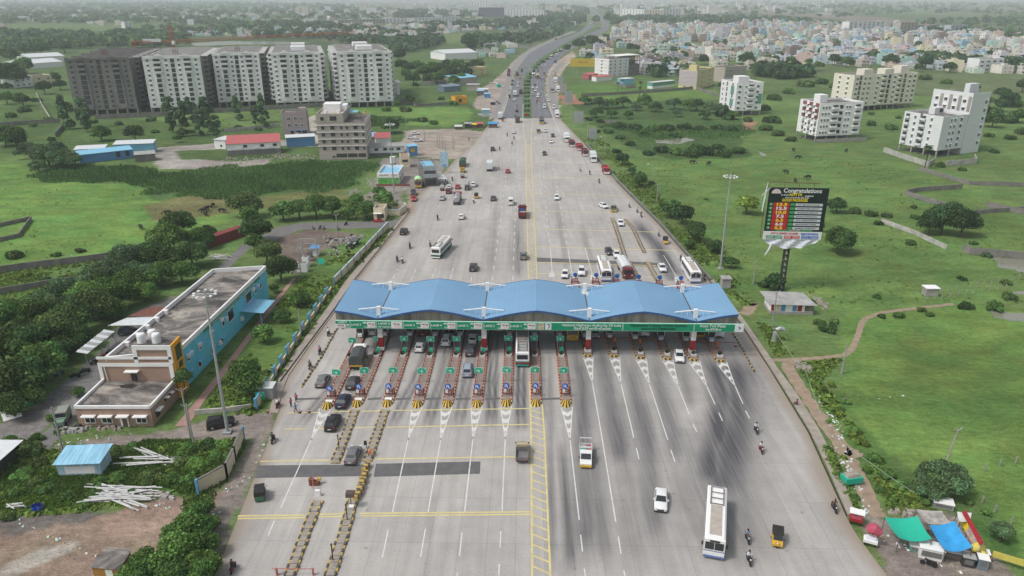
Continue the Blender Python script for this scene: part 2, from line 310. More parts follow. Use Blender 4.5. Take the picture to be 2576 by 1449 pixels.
    bp=N.new('ShaderNodeBump');bp.inputs['Strength'].default_value=.9;bp.inputs['Distance'].default_value=.45;L.new(hgt,bp.inputs['Height']);L.new(bp.outputs[0],bs.inputs['Normal'])
    L.new(hu.outputs[0],bs.inputs['Base Color']);me.materials.append(m);struct('ground',me,None)
ground()
wt=MB()
for P in WATER:
    Q=[G(*p) for p in P];cx=sum(q[0] for q in Q)/len(Q);cy=sum(q[1] for q in Q)/len(Q);o=[]
    for i in range(len(Q)):
        a,b=Q[i],Q[(i+1)%len(Q)]
        for t in (0,.25,.5,.75):
            x,y=a[0]+(b[0]-a[0])*t,a[1]+(b[1]-a[1])*t;k=1+.16*math.sin(x*2.3+y*.9)*(t>0);o.append((cx+(x-cx)*k,cy+(y-cy)*k))
    wt.sheet(o,-.03)
struct('water',wt,'water')
# ---- apron
AL=[(520,1500),(600,1300),(655,1165),(700,1040),(712,965),(770,882),(844,782),(899,701),(1034,534),(1052,492),(1114,437),(1151,395),(1189,362),(1215,330),(1245,297)]
AR=[(2270,1500),(2149,1337),(2127,1297),(2032,1087),(1932,923),(1863,817),(1785,707),(1655,562),(1550,457),(1470,362),(1407,297)]
AL=[G(*p) for p in AL];AR=[G(*p) for p in AR]
def xat(L,y):
    for (x0,y0),(x1,y1) in zip(L,L[1:]):
        if y0<=y<=y1:return x0+(x1-x0)*(y-y0)/(y1-y0)
    return L[0][0] if y<L[0][1] else L[-1][0]
STREAK=[ # half width m, strength, picture polyline
 (.55,.5,[(1382,870),(1385,1087),(1388,1300),(1392,1449)]),(.55,.42,[(1362,870),(1370,1087)]),
 (1.5,.66,[(1448,862),(1462,960),(1465,1087),(1474,1300),(1480,1449)]),(.9,.4,[(1443,1100),(1450,1449)]),
 (.75,.7,[(1408,1087),(1423,1240),(1430,1340),(1440,1449)]),(1.5,.5,[(1483,1087),(1503,1240),(1515,1449)]),(1.5,.38,[(1565,1087),(1583,1260),(1605,1449)]),
 (1.7,.62,[(1508,860),(1528,960),(1553,1087),(1570,1200)]),(1.7,.6,[(1575,870),(1603,990),(1625,1100),(1640,1250),(1650,1440)]),(1.7,.58,[(1640,870),(1665,985),(1690,1080),(1705,1200)]),
 (1.3,.45,[(1700,870),(1725,960),(1740,1040)]),(2.2,.84,[(1772,865),(1808,945),(1815,1010),(1806,1087),(1785,1180),(1765,1270)]),(3.2,.82,[(1830,870),(1858,950),(1856,1030),(1840,1120),(1825,1200),(1815,1300)]),
 (5,.42,[(1815,1030),(1795,1120),(1775,1250),(1770,1449)]),(4,.42,[(1850,1060),(1850,1250),(1850,1449)]),(1.5,.3,[(1580,1087),(1590,1449)]),
 (1.8,.95,[(1598,545),(1622,585),(1648,610),(1672,648),(1690,680),(1712,702)]),(1.4,.8,[(1650,620),(1685,690),(1700,710)]),(1.5,.25,[(1340,655),(1620,665)]),
 (.5,.55,[(1302,560),(1303,640),(1305,707)]),(1.6,.35,[(1304,540),(1298,707)]),(1.2,.25,[(1250,500),(1230,707)]),(1.4,.25,[(1160,550),(1130,707)]),(1.5,.2,[(1060,560),(980,707)]),
 (1,.3,[(1400,500),(1430,700)]),(1,.25,[(1460,560),(1500,700)]),
 (.5,.6,[(1306,1000),(1303,1087)]),(.5,.6,[(1318,1000),(1320,1087)]),
]
for x0,x1,k in ((1312,1310,.8),(1240,1237,.75),(1178,1162,.62),(1114,1090,.68),(1052,1012,.68),(985,938,.35),(922,868,.55),(860,795,.5)):
    for dx in (-8,8):STREAK.append((.42,k,[(x0+dx+(x0-x1)*.9,822),(x0+dx+(x0-x1)*.45,905),(x0+dx+ (x1-x0)*.2,960),(x1+dx,1020),(x1+dx+(x1-x0)*.8,1087)]))
def apron():
    y0,y1=AL[0][1]+.5,min(AL[-1][1],AR[-1][1]);ys=np.arange(y0,y1,.9);nc=170
    V=[];
    for y in ys:
        a,b=xat(AL,y),xat(AR,y);t=np.linspace(0,1,nc);V.append(np.stack([a+(b-a)*t,np.full(nc,y)],-1))
    V=np.array(V);x=V[...,0].ravel();y=V[...,1].ravel();n=len(x);wear=np.zeros(n);dust=np.zeros(n)
    rs=random.Random(8);SS=[]
    for w,k,P in STREAK:
        Q=[G(*p) for p in P]
        if w<=1.2:SS.append((w,k,Q));continue
        SS.append((w*1.1,k*.95,Q));m=int(w/.42)
        for j in range(-m,m+1):
            o=j*.62+rs.uniform(-.2,.2);a,b=sorted((rs.uniform(0,.25),rs.uniform(.6,1)));SS.append((.34,k*rs.uniform(.25,.8)*math.exp(-(j/max(m,1))**2),[(q[0]+o*(1+.25*rs.random()),q[1]) for q in Q]))
    for w,k,Q in SS:
        k=min(1,k*1.22);best=np.full(n,1e9);tt=np.zeros(n)
        for i,((ax,ay),(bx,by)) in enumerate(zip(Q,Q[1:])):
            dx,dy=bx-ax,by-ay;t=np.clip(((x-ax)*dx+(y-ay)*dy)/(dx*dx+dy*dy),0,1);dd=np.hypot(x-ax-dx*t,y-ay-dy*t)
            m=dd<best;best[m]=dd[m];tt[m]=(i+t[m])/(len(Q)-1)
        fade=np.clip(np.minimum(tt,1-tt)*6,0,1)
        wear=np.maximum(wear,k*np.exp(-(best/w)**2*.9)*fade*(1+.25*wob(x*3,y*.4,2,w)))
    tcol=np.tile(np.linspace(0,1,nc),len(ys));wd=np.repeat([xat(AR,q)-xat(AL,q) for q in ys],nc)
    e=np.minimum(tcol,1-tcol)*wd;dust=np.clip(1-e/(2.2+1.5*wob(x,y,5)),0,1)
    idx=np.arange(n).reshape(len(ys),nc);f=np.stack([idx[:-1,:-1],idx[:-1,1:],idx[1:,1:],idx[1:,:-1]],-1).reshape(-1,4)
    me=bpy.data.meshes.new('toll_apron');me.vertices.add(n);me.vertices.foreach_set('co',np.stack([x,y,np.full(n,.02)],-1).astype(np.float32).ravel())
    me.loops.add(f.size);me.loops.foreach_set('vertex_index',f.ravel().astype(np.int32));me.polygons.add(len(f));me.polygons.foreach_set('loop_start',np.arange(0,f.size,4,dtype=np.int32))
    at=me.color_attributes.new('Col','FLOAT_COLOR','POINT');at.data.foreach_set('color',np.stack([wear,dust,wear*0,wear*0+1],-1).astype(np.float32).ravel());me.update();me.validate()
    m=bpy.data.materials.new('apron_concrete');m.use_nodes=True;N=m.node_tree.nodes;L=m.node_tree.links;bs=N['Principled BSDF']
    bs.inputs['Roughness'].default_value=.85;bs.inputs['Specular IOR Level'].default_value=.2
    tc=N.new('ShaderNodeTexCoord').outputs['Object'];mp=N.new('ShaderNodeMapping');mp.inputs['Rotation'].default_value=(0,0,R(91.2));mp.inputs['Location'].default_value=(2,1.1,0);L.new(tc,mp.inputs[0])
    br=N.new('ShaderNodeTexBrick');br.offset=0;br.inputs['Scale'].default_value=1;br.inputs['Mortar Size'].default_value=.035;br.inputs['Brick Width'].default_value=9;br.inputs['Row Height'].default_value=3.6;br.inputs['Mortar Smooth'].default_value=.6
    br.inputs['Color1'].default_value=(.425,.405,.382,1);br.inputs['Color2'].default_value=(.385,.368,.348,1);br.inputs['Mortar'].default_value=(.27,.26,.25,1);L.new(mp.outputs[0],br.inputs['Vector'])
    s=br.outputs['Color']
    def mul(s,sc,st,lo,hi,det=5):
        q=N.new('ShaderNodeMapping');q.inputs['Scale'].default_value=st;L.new(tc,q.inputs[0])
        nz=N.new('ShaderNodeTexNoise');nz.inputs['Scale'].default_value=sc;nz.inputs['Detail'].default_value=det;L.new(q.outputs[0],nz.inputs['Vector'])
        mr=N.new('ShaderNodeMapRange');mr.inputs[1].default_value=.3;mr.inputs[2].default_value=.7;mr.inputs[3].default_value=lo;mr.inputs[4].default_value=hi;L.new(nz.outputs[0],mr.inputs[0])
        mx=N.new('ShaderNodeMix');mx.data_type='RGBA';mx.blend_type='MULTIPLY';mx.inputs[0].default_value=1;L.new(s,mx.inputs[6]);L.new(mr.outputs[0],mx.inputs[7]);return mx.outputs[2]
    s=mul(s,.05,(1,.6,1),.88,1.1);s=mul(s,.9,(1,.06,1),.9,1.08);s=mul(s,3,(1,1,1),.94,1.06);s=mul(s,.35,(1,1,1),.93,1.06)
    a=N.new('ShaderNodeAttribute');a.attribute_name='Col';sp=N.new('ShaderNodeSeparateColor');L.new(a.outputs['Color'],sp.inputs[0])
    def mixc(s,fac,c):
        mx=N.new('ShaderNodeMix');mx.data_type='RGBA';L.new(fac,mx.inputs[0]);L.new(s,mx.inputs[6]);mx.inputs[7].default_value=(*c,1);return mx.outputs[2]
    s=mixc(s,sp.outputs[1],(.30,.25,.20));qm=N.new('ShaderNodeMapping');qm.inputs['Scale'].default_value=(1,.035,1);L.new(tc,qm.inputs[0]);qn=N.new('ShaderNodeTexNoise');qn.inputs['Scale'].default_value=2.6;qn.inputs['Detail'].default_value=5;L.new(qm.outputs[0],qn.inputs['Vector'])
    qr=N.new('ShaderNodeMapRange');qr.inputs[1].default_value=.3;qr.inputs[2].default_value=.7;qr.inputs[3].default_value=.78;qr.inputs[4].default_value=1.12;L.new(qn.outputs[0],qr.inputs[0]);qq=N.new('ShaderNodeMath');qq.operation='MULTIPLY';qq.use_clamp=True;L.new(sp.outputs[0],qq.inputs[0]);L.new(qr.outputs[0],qq.inputs[1])
    s=mixc(s,qq.outputs[0],(.082,.082,.09))
    # scattered oil spots
    vo=N.new('ShaderNodeTexVoronoi');vo.inputs['Scale'].default_value=.28;L.new(tc,vo.inputs['Vector'])
    mr=N.new('ShaderNodeMapRange');mr.inputs[1].default_value=.03;mr.inputs[2].default_value=.09;mr.inputs[3].default_value=.55;mr.inputs[4].default_value=0;L.new(vo.outputs['Distance'],mr.inputs[0]);s=mixc(s,mr.outputs[0],(.16,.15,.145))
    L.new(s,bs.inputs['Base Color']);me.materials.append(m);struct('toll_apron',me,None)
apron()
# ---- far asphalt carriageways, median, footways
def strip(L,Rr,n=14):
    """quad strip between two picture polylines (same count)"""
    return [(G(*a),G(*b)) for a,b in zip(L,Rr)]
def stripmb(mb,L,Rr,z,m=0):
    q=strip(L,Rr)
    for (a,b),(c,d) in zip(q,q[1:]):mb.add([(*a,z),(*b,z),(*d,z),(*c,z)],[(0,1,2,3)],m)
    return mb
mat('asphalt',(.155,.16,.17),var=.14,scale=.6,stretch=(1,.12,1),rough=.8)
mat('asphalt_old',(.25,.24,.23),var=.15,scale=.3)
r=MB()
stripmb(r,[(1262,298),(1274,262),(1284,230),(1294,195),(1306,165),(1331,135),(1362,116),(1400,101),(1455,82),(1474,66),(1488,50),(1493,40),(1478,28),(1470,20)],[(1315,298),(1315,262),(1316,230),(1317,200),(1332,172),(1356,150),(1385,131),(1415,113),(1466,85),(1492,68),(1499,55),(1502,44),(1486,28),(1474,20)],.005)
stripmb(r,[(1338,298),(1336,262),(1335,230),(1336,200),(1348,175),(1370,152),(1400,131),(1430,114),(1478,86),(1510,73),(1514,60),(1506,45),(1490,28),(1477,20)],[(1392,298),(1378,262),(1370,230),(1369,205),(1376,182),(1395,158),(1418,138),(1446,119),(1496,92),(1530,76),(1532,60),(1520,45),(1500,28),(1484,20)],.005)
struct('highway',r,'asphalt')
r=MB()
stripmb(r,[(1236,298),(1250,262),(1264,225),(1280,180),(1296,155),(1330,124),(1395,95),(1440,78)],[(1254,298),(1266,262),(1278,228),(1291,185),(1305,160),(1338,129),(1401,98),(1450,80)],0)
stripmb(r,[(1397,298),(1384,262),(1378,230),(1378,205),(1388,178),(1410,155)],[(1411,298),(1404,262),(1398,230),(1396,205),(1402,180),(1424,158)],0)
struct('service_road',r,'asphalt_old')
r=MB();stripmb(r,[(1316,298),(1315.5,262),(1316.5,230),(1318,200),(1333,173),(1357,151),(1386,132),(1416,114),(1467,86),(1494,68)],[(1337,298),(1335,262),(1334,230),(1335,201),(1347,174.5),(1369,151.5),(1399,131.5),(1429,114.5),(1476,87),(1508,73)],.02)
struct('median_verge',r,mat('verge',(.07,.13,.035),var=.3,scale=.4))
# left footway beyond the drain, right kerb path
FL=[(676,1040),(690,990),(705,945),(752,872),(826,772),(880,694),(985,580),(1022,534)]
r=MB()
fl=[G(*p) for p in FL];fr=[(xat(AL,q[1]),q[1]) for q in fl]
for i in range(len(fl)-1):r.prism([fl[i],fr[i],fr[i+1],fl[i+1]],-.05,.16,0)
struct('footway',r,mat('footway',(.33,.29,.25),var=.22,scale=.5))
r=MB();RP=[(2132,1297),(2085,1185),(2038,1087),(1985,1000),(1936,923),(1866,817),(1787,707)];RQ=[(2152,1297),(2112,1185),(2063,1087),(2006,995),(1953,923),(1878,815),(1795,704)]
for i in range(len(RP)-1):r.prism([G(*RP[i]),G(*RQ[i]),G(*RQ[i+1]),G(*RP[i+1])],-.05,.2,0)
RP2=[(1787,707),(1657,562),(1552,457),(1472,362)];RQ2=[(1791,705),(1661,560),(1556,455),(1475,360)]
for i in range(3):r.prism([G(*RP2[i]),G(*RQ2[i]),G(*RQ2[i+1]),G(*RP2[i+1])],-.05,.45,1)
struct('kerb',r,['footway','conc_dark'])
r=MB();drain=[(705,962),(766,880),(840,781),(896,700),(1031,533)];
dq=[G(*p) for p in drain]
for a,b in zip(dq,dq[1:]):r.wall([a,b],.02,.35,.165)
rq=[G(*p) for p in [(2130,1297),(2034,1087),(1933,923),(1864,817),(1785,707),(1655,562),(1550,457)]]
for a,b in zip(rq,rq[1:]):r.wall([a,b],.02,.16,.03)
struct('drain',r,'black_paint')
# ---- compound road, dirt paths
r=MB();stripmb(r,[(70,1120),(170,1040),(265,955),(345,870),(420,800),(470,748),(560,660),(640,590)],[(120,1130),(190,1060),(292,962),(372,870),(450,800),(500,748),(590,660),(665,590)],-.03)
stripmb(r,[(640,605),(700,570),(760,560),(860,558),(985,556),(1020,540)],[(640,640),(700,598),(760,577),(860,575),(985,572),(1000,560)],-.035)
struct('compound_road',r,mat('compound_asphalt',(.17,.165,.16),var=.15,scale=.4))
r=MB();zp=-.045
for P,w in (([(1880,765),(1893,762),(1880,785),(1868,790)],1.2),([(1932,905),(1975,905),(2060,900),(2125,893),(2145,875),(2158,845),(2168,812),(2178,800),(2220,785),(2330,772),(2400,764)],.55),([(1985,905),(1982,925),(2020,985),(2070,1060),(2110,1110),(2140,1160),(2170,1220),(2195,1275),(2210,1300)],1.05),([(2160,1150),(2130,1130),(2110,1140)],1.2)):
    Q=[G(*p) for p in P];pts=[]
    for i in range(len(Q)-1):
        for k in range(5):
            t=k/5;pts.append((Q[i][0]+(Q[i+1][0]-Q[i][0])*t,Q[i][1]+(Q[i+1][1]-Q[i][1])*t))
    pts.append(Q[-1]);e=[]
    for i,p in enumerate(pts):
        a,b=pts[max(i-1,0)],pts[min(i+1,len(pts)-1)];l=math.hypot(b[0]-a[0],b[1]-a[1]) or 1;ww=w*(.75+.5*abs(math.sin(i*1.7)))
        e.append(((p[0]-(b[1]-a[1])/l*ww,p[1]+(b[0]-a[0])/l*ww),(p[0]+(b[1]-a[1])/l*ww,p[1]-(b[0]-a[0])/l*ww)))
    for (a,b),(c,d) in zip(e,e[1:]):r.add([(*a,zp),(*b,zp),(*d,zp),(*c,zp)],[(0,1,2,3)])
    zp+=.006
struct('dirt_path',r,mat('path_dirt',(.31,.235,.17),var=.25,scale=.7))
r=MB();stripmb(r,[(440,1072),(500,1000),(560,925),(625,840),(690,755),(735,700)],[(472,1072),(520,1000),(578,925),(640,840),(702,755),(745,700)],.0)
struct('paved_walk',r,'paver_pink')
# ---- markings
wm,ym,dm=MB(),MB(),MB()
def mline(mb,P,w,z=None):
    z=z or (.034 if mb is ym else .03)
    Q=[G(*p) for p in P]
    for (ax,ay),(bx,by) in zip(Q,Q[1:]):
        l=math.hypot(bx-ax,by-ay) or 1;nx,ny=-(by-ay)/l*w/2,(bx-ax)/l*w/2
        mb.add([(ax+nx,ay+ny,z),(ax-nx,ay-ny,z),(bx-nx,by-ny,z),(bx+nx,by+ny,z)],[(0,1,2,3)])
def dashes(mb,a,b,on,gap,w):
    A,B=G(*a),G(*b);l=math.hypot(B[0]-A[0],B[1]-A[1]);s=0
    while s<l:
        e=min(s+on,l);p=[(A[0]+(B[0]-A[0])*t/l,A[1]+(B[1]-A[1])*t/l) for t in (s,e)];nx,ny=-(B[1]-A[1])/l*w/2,(B[0]-A[0])/l*w/2
        mb.add([(p[0][0]+nx,p[0][1]+ny,.03),(p[0][0]-nx,p[0][1]-ny,.03),(p[1][0]-nx,p[1][1]-ny,.03),(p[1][0]+nx,p[1][1]+ny,.03)],[(0,1,2,3)]);s+=on+gap
def vee(l,r_,ap,tail=None,far=False,nch=3,w=.17):
    mline(wm,[l,ap],w);mline(wm,[r_,ap],w)
    if tail:mline(wm,[ap,tail],w)
    A,B,P_=G(*l),G(*r_),G(*ap)
    for i in range(nch):
        t=.10+i*.27;a=[A[0]+(P_[0]-A[0])*t,A[1]+(P_[1]-A[1])*t];b=[B[0]+(P_[0]-B[0])*t,B[1]+(P_[1]-B[1])*t]
        mx,my=(a[0]+b[0])/2,(a[1]+b[1])/2;dx,dy=P_[0]-mx,P_[1]-my;L_=math.hypot(dx,dy);dx/=L_;dy/=L_;wd=math.hypot(b[0]-a[0],b[1]-a[1]);s=-.5 if far else .45
        th=1.15;tip=(mx+dx*wd*s,my+dy*wd*s)
        q=lambda p,k:(p[0]+dx*k,p[1]+dy*k,.037)
        if far:wm.add([q(a,0),q(tip,0),q(tip,th),q(a,th)],[(0,1,2,3)]);wm.add([q(tip,0),q(b,0),q(b,th),q(tip,th)],[(0,1,2,3)])
        else:wm.add([q(a,0),q(tip,0),q(tip,th),q(a,th)],[(0,1,2,3)]);wm.add([q(tip,0),q(b,0),q(b,th),q(tip,th)],[(0,1,2,3)])
vee((804,1028),(832,1030),(783,1107),(706,1278))
for l,r_,ap,t in (((1036,1030),(1062,1024),(1026.5,1107),(987,1290)),((1110,1028),(1137,1024),(1108.5,1107),(1077,1288)),((1185,1026),(1213,1023),(1189.5,1104),(1169,1287)),((1259,1024),(1287,1022),(1271,1104),(1263,1286)),((1412,1026),(1440,1024),(1434,1107),(1457,1308))):vee(l,r_,ap,t)
for l,r_,ap,t in (((1468,900),(1492,898),(1490,962),(1512,1087)),((1534,902),(1559,900),(1562,964.5),(1591,1087)),((1600,905),(1626,903),(1633.5,966),(1680,1107)),((1668,908),(1693,906),(1705.5,971),(1734,1043)),((1734,912),(1760,909),(1778,972),(1799,1018)),((1803,915),(1828,911),(1849,971),(1869,1016))):vee(l,r_,ap,t,True)
mline(wm,[(1512,1087),(1549,1313)],.17);mline(wm,[(1591,1087),(1594,1102)],.17)
T6=lambda x,y:(644+x/4,1086.75+y/4);T7=lambda x,y:(1288+x/4,1086.75+y/4);T5=lambda x,y:(1288+x/4,724.5+y/4);U6=lambda x,y:(644+x/4,362.25+y/4);U7=lambda x,y:(1288+x/4,362.25+y/4)
for a,b in (((185,895),(122,1043)),((1330,985),(1272,1265)),((1705,975),(1657,1257)),((2073,1015),(2048,1248)),((2463,1000),(2457,1167)),((2448,1330),(2443,1449)),((2028,1415),(2022,1449))):mline(wm,[T6(*a),T6(*b)],.16)
for a,b in (((690,1035),(710,1205)),((1070,1055),(1098,1230)),((727,1375),(737,1449)),((1125,1395),(1137,1449)),((1250,160),(1278,277)),((1597,180),(1640,303))):mline(wm,[T7(*a),T7(*b)],.16)
for a,b in (((2080,1255),(2118,1340)),((2350,1235),(2390,1315)),((1820,1365),(1860,1449))):mline(wm,[T5(*a),T5(*b)],.16)
dashes(wm,(1238,705),(1292,300),3,4.2,.17);dashes(wm,(1290,705),(1305,300),3,4.2,.17)
for a,b in (((1425,1260),(1375,1355)),((1610,1258),(1555,1375)),((1810,1255),(1772,1350)),((1985,1250),(1955,1360)),((2175,1318),(2163,1380))):dashes(wm,U6(*b),U6(*a),3,2.5,.16)
dashes(wm,U7(375,1000),U7(270,-250),3,4.2,.16);dashes(wm,U7(550,1010),U7(378,0),3,4.2,.16)
for a,b in (((385,1045),(402,1260)),((562,1050),(597,1270)),((735,1050),(802,1290)),((945,1120),(985,1200)),((1525,1120),(1640,1310))):mline(wm,[U7(*a),U7(*b)],.17)
for l,r_,ap in (((370,1340),(430,1340),(402,1260)),((575,1360),(640,1360),(597,1270)),((790,1370),(850,1370),(802,1290)),((1030,1380),(1090,1370),(985,1200)),((1640,1390),(1690,1370),(1640,1310))):vee(U7(*l),U7(*r_),U7(*ap),None,True,2,.14)
mline(wm,[(1316,262),(1315,298)],.25);mline(wm,[(1370,230),(1382,270),(1392,298),(1407,330)],.2);mline(wm,[(1262,298),(1284,230),(1294,195)],.2)
for pl in ([(1296,290),(1300,230),(1304,190)],[(1357,290),(1352,230),(1352,200)],[(1375,290),(1362,230)]):
    for a,b in zip(pl,pl[1:]):dashes(wm,a,b,3,5,.18)
for a,b in (((190,40),(660,50)),((195,178),(740,193)),((205,332),(1040,352)),((215,497),(1140,522)),((225,675),(1200,697)),((235,855),(1480,888)),((240,1035),(1650,1072)),((245,1190),(1450,1225)),((250,1305),(1400,1340))):mline(ym,[U7(*a),U7(*b)],.42)
for yy in (-60,-170):mline(ym,[U7(185,yy),U7(480,yy+6)],.5)
mline(ym,[(1322,362),(1329,700)],.25);mline(ym,[(1336,362),(1351,704)],.25);mline(ym,[(1315,300),(1322,362)],.3);mline(ym,[(1339,300),(1336,362)],.3)
a0,a1,b0,b1=G(1322,362),G(1329,700),G(1336,362),G(1351,704)
for i in range(98):
    t=i/97;p=(a0[0]+(a1[0]-a0[0])*t,a0[1]+(a1[1]-a0[1])*t);q=(b0[0]+(b1[0]-b0[0])*t,b0[1]+(b1[1]-b0[1])*t)
    ym.add([(p[0],p[1]-.2,.039),(q[0],q[1]-.7,.039),(q[0],q[1]-.35,.039),(p[0],p[1]+.15,.039)],[(0,1,2,3)])
for P in ([(725,1039),(804,1038)],[(835,1036),(880,1035)],[(910,1035),(957,1034)],[(990,1033),(1334,1028)],[(715,1080),(770,1079)],[(800,1078.5),(862,1078)],[(893,1077),(940,1075)],[(972,1075),(1334,1068)],[(655,1161),(829,1158)],[(856,1157),(914,1155)],[(944,1155),(1334,1149)]):mline(ym,P,.3)
for d in (0,6.5):
    for P in ([(598,1298.5+d),(769,1296+d)],[(799,1294.5+d),(867,1292.5+d)],[(905,1292+d),(1334,1288+d)]):mline(ym,P,.3)
mline(ym,[(1333,960),(1336,1087),(1339,1449)],.27);mline(ym,[(1364,1018),(1369,1087),(1385,1460)],.27)
y=G(0,1455)[1];la,lb=G(1336,1087),G(1339.5,1455);ra,rb=G(1369,1087),G(1385.5,1455)
while y<G(0,1030)[1]:
    t=(y-lb[1])/(la[1]-lb[1]);xl=lb[0]+(la[0]-lb[0])*t;xr=rb[0]+(ra[0]-rb[0])*t
    ym.add([(xl+.1,y-.13,.039),(xr-.1,y-1.35,.039),(xr-.1,y-1.03,.039),(xl+.1,y+.18,.039)],[(0,1,2,3)]);y+=1.9
dm.sheet([G(*p) for p in ((650,1171),(917,1169),(914,1198),(640,1203))],.027);dm.sheet([G(*p) for p in ((946,1167),(1209,1161),(1207,1192),(940,1200))],.027)
dm.sheet([G(*p) for p in ((1349,648),(1580,658),(1675,662),(1680,672),(1580,669),(1349,660))],.027)
for a,b in ((742,806),(843,876),(925,960),(996,1033),(1070,1110),(1146,1184),(1220,1258),(1362,1412)):dm.sheet([G(*p) for p in ((a,1007),(b,1005),(b,1000),(a,1002))],.027)
struct('road_markings',wm,'mark_white');struct('road_markings',ym,'mark_yellow');struct('asphalt_patch',dm,'asphalt_patch')
# ---------------------------------------------------------------- toll canopy
CA=-R(1.3);CO=(-33.4,126.95)
def cw(u,v):return (CO[0]+u*math.cos(CA)-v*math.sin(CA),CO[1]+u*math.sin(CA)+v*math.cos(CA))
UP=lambda x:(x-845)/1021*76.6+.1
ZV,ZP,DEP=7.45,9.4,16.2
def canopy():
    t=thing('toll_canopy','long blue sheet roof folded into gables across the toll lanes','canopy',(*CO,0),CA)
    prof=[(0,9.0),(8,ZV),(18,ZP),(28,ZV),(38,ZP),(48,ZV),(58,ZP),(68,ZV),(75.6,9.0)]
    cv=[]
    for (u0,z0),(u1,z1) in zip(prof,prof[1:]):
        for k in range(6):
            t_=k/6;zl,zh=(z0,z1) if z1>z0 else (z1,z0);tt=t_ if z1>z0 else 1-t_;cv.append((u0+(u1-u0)*t_,zl+(zh-zl)*(.45*tt+.55*math.sin(tt*math.pi/2))))
    prof=cv+[prof[-1]]
    b=MB();ee=[MB(),MB()];gg=[MB(),MB()];rib=MB()
    for (u0,z0),(u1,z1) in zip(prof,prof[1:]):
        b.add([(u0,0,z0),(u1,0,z1),(u1,DEP,z1),(u0,DEP,z0),(u0,0,z0-.12),(u1,0,z1-.12),(u1,DEP,z1-.12),(u0,DEP,z0-.12)],[(0,1,2,3),(7,6,5,4)])
        for e,v in zip(ee,(-.06,DEP)):e.add([(u0,v,z0+.05),(u1,v,z1+.05),(u1,v,z1-.32),(u0,v,z0-.32),(u0,v+.06,z0+.05),(u1,v+.06,z1+.05),(u1,v+.06,z1-.32),(u0,v+.06,z0-.32)],[(3,2,1,0),(4,5,6,7),(0,1,5,4),(7,6,2,3)])
        for g,v in zip(gg,(.5,DEP-.4)):g.add([(u0,v,z0-.34),(u1,v,z1-.34),(u1,v,5.6),(u0,v,5.6)],[(0,1,2,3)])
        n=3
        for k in range(0,n):
            q=k/n;u=u0+(u1-u0)*q;z=z0+(z1-z0)*q;rib.add([(u-.02,.05,z+.002),(u+.02,.05,z+.002),(u+.02,DEP-.05,z+.03),(u-.02,DEP-.05,z+.03)],[(0,1,2,3)])
    for v in (.03,5.4,10.8):
        pass
    part('roof',b,'roof_blue',t);[(part('fascia_edge',ee[i],mat('edge_blue',(.04,.10,.26),var=.05),t),part('gable_cladding',gg[i],mat('gable_grey',(.25,.235,.2),var=.5,scale=.9,stretch=(1,1,.15)),t)) for i in(0,1)]
    part('roof_seam',rib,mat('seam_blue',(.105,.27,.55),var=.02),t)['kind']='stuff'
    for u in (8,28,48,68):
        part('gutter',MB().box(u-.14,u+.14,-.1,DEP+.1,ZV-.08,ZV+.05),mat('gutter_grey',(.10,.11,.12),var=.2),t)
    w=MB()
    for k in range(9):
        u0=44.6+k*.72;z=lambda u:ZV+abs(u-48)*.195+.04
        l=4.1+.8*math.sin(k*1.3)-abs(k-4)*.35;w.add([(u0,DEP-l,z(u0)),(u0+.68,DEP-l+.1,z(u0+.68)),(u0+.68,DEP-.7,z(u0+.68)),(u0,DEP-.7,z(u0))],[(0,1,2,3)])
    part('repair_sheet',w,mat('frp_white',(.55,.58,.55),var=.3,scale=1.5),t)
    for v,fr in ((1.7,1),(14.6,0)):
        for u in (8,28,48,68):
            vv=v
            c=MB().cbox(u,vv,2.9,.95,.8,4.6,0).cbox(u,vv,7.5,.74,.6,1.75,0).cbox(u,vv,.85,1.01,.81,2.05,1).cbox(u,vv,.2,1.25,1.05,.65,0)
            for z in (3.8,4.8,5.8):c.cbox(u,vv,z,1.02,.82,.04,2)
            co=part('column',c,['white_paint','red_paint','kerb_grey'],t)
            a=MB()
            for s in (-1,1):
                a.tube([(u+s*.45,vv,9.0),(u+s*3.8,vv,8.62)],.115,6)
                for q in (1.5,2.6,3.8):
                    z1=9.0-(q-.45)*.107;a.tube([(u+s*q,vv,z1),(u+s*q,vv,ZV+q*.195)],.035,5)
            part('tie_arm',a,'trim_white',t)
    # under-roof trusses
    tr=MB()
    for v in (1.0,4.5,8,11.5,15):
        tr.box(.3,75.3,v-.08,v+.08,7.05,7.2)
    part('truss',tr,'dark_metal',t)
canopy()
SB,SH=5.7,1.62
def oversign(x0,x1,label,rows,sticker=None,extra=None):
    u0,u1=UP(x0)+.03,UP(x1)-.03;w=u1-u0;c=cw((u0+u1)/2,-.7)
    t=thing('overhead_sign',label,'sign',(*c,SB),CA,'green signs along the canopy front')
    part('frame',MB().box(-w/2,w/2,-.02,.25,0,SH),mat('sign_edge',(.42,.72,.58),var=.03),t)
    part('panel',MB().box(-w/2+.09,w/2-.09,-.06,0,.09,SH-.09),'sign_green',t)
    for s,size,x,z,m,wd in rows:lettering(t,s,size,(x,-.075,z),m,wd,.012)
    if sticker:
        x0,x1,z0,z1=sticker;st=part('sticker',MB().box(x0,x1,-.10,-.065,z0,z1),'sign_white',t);cx=(x0+x1)/2;h=z1-z0
        lettering(st,'FAST',.30,(cx-.25,-.11,z1-.33*h),'red_paint',.62,.015);lettering(st,'ag',.30,(cx+.36,-.11,z1-.33*h),'dark_metal',.42,.015)
        part('text_line',MB().box(cx-.35,x1-.2,-.112,-.105,z0+.38*h,z0+.43*h).box(cx-.5,x1-.12,-.112,-.105,z0+.17*h,z0+.22*h),mat('pale_red',(.55,.25,.25),var=0),st)
    return t
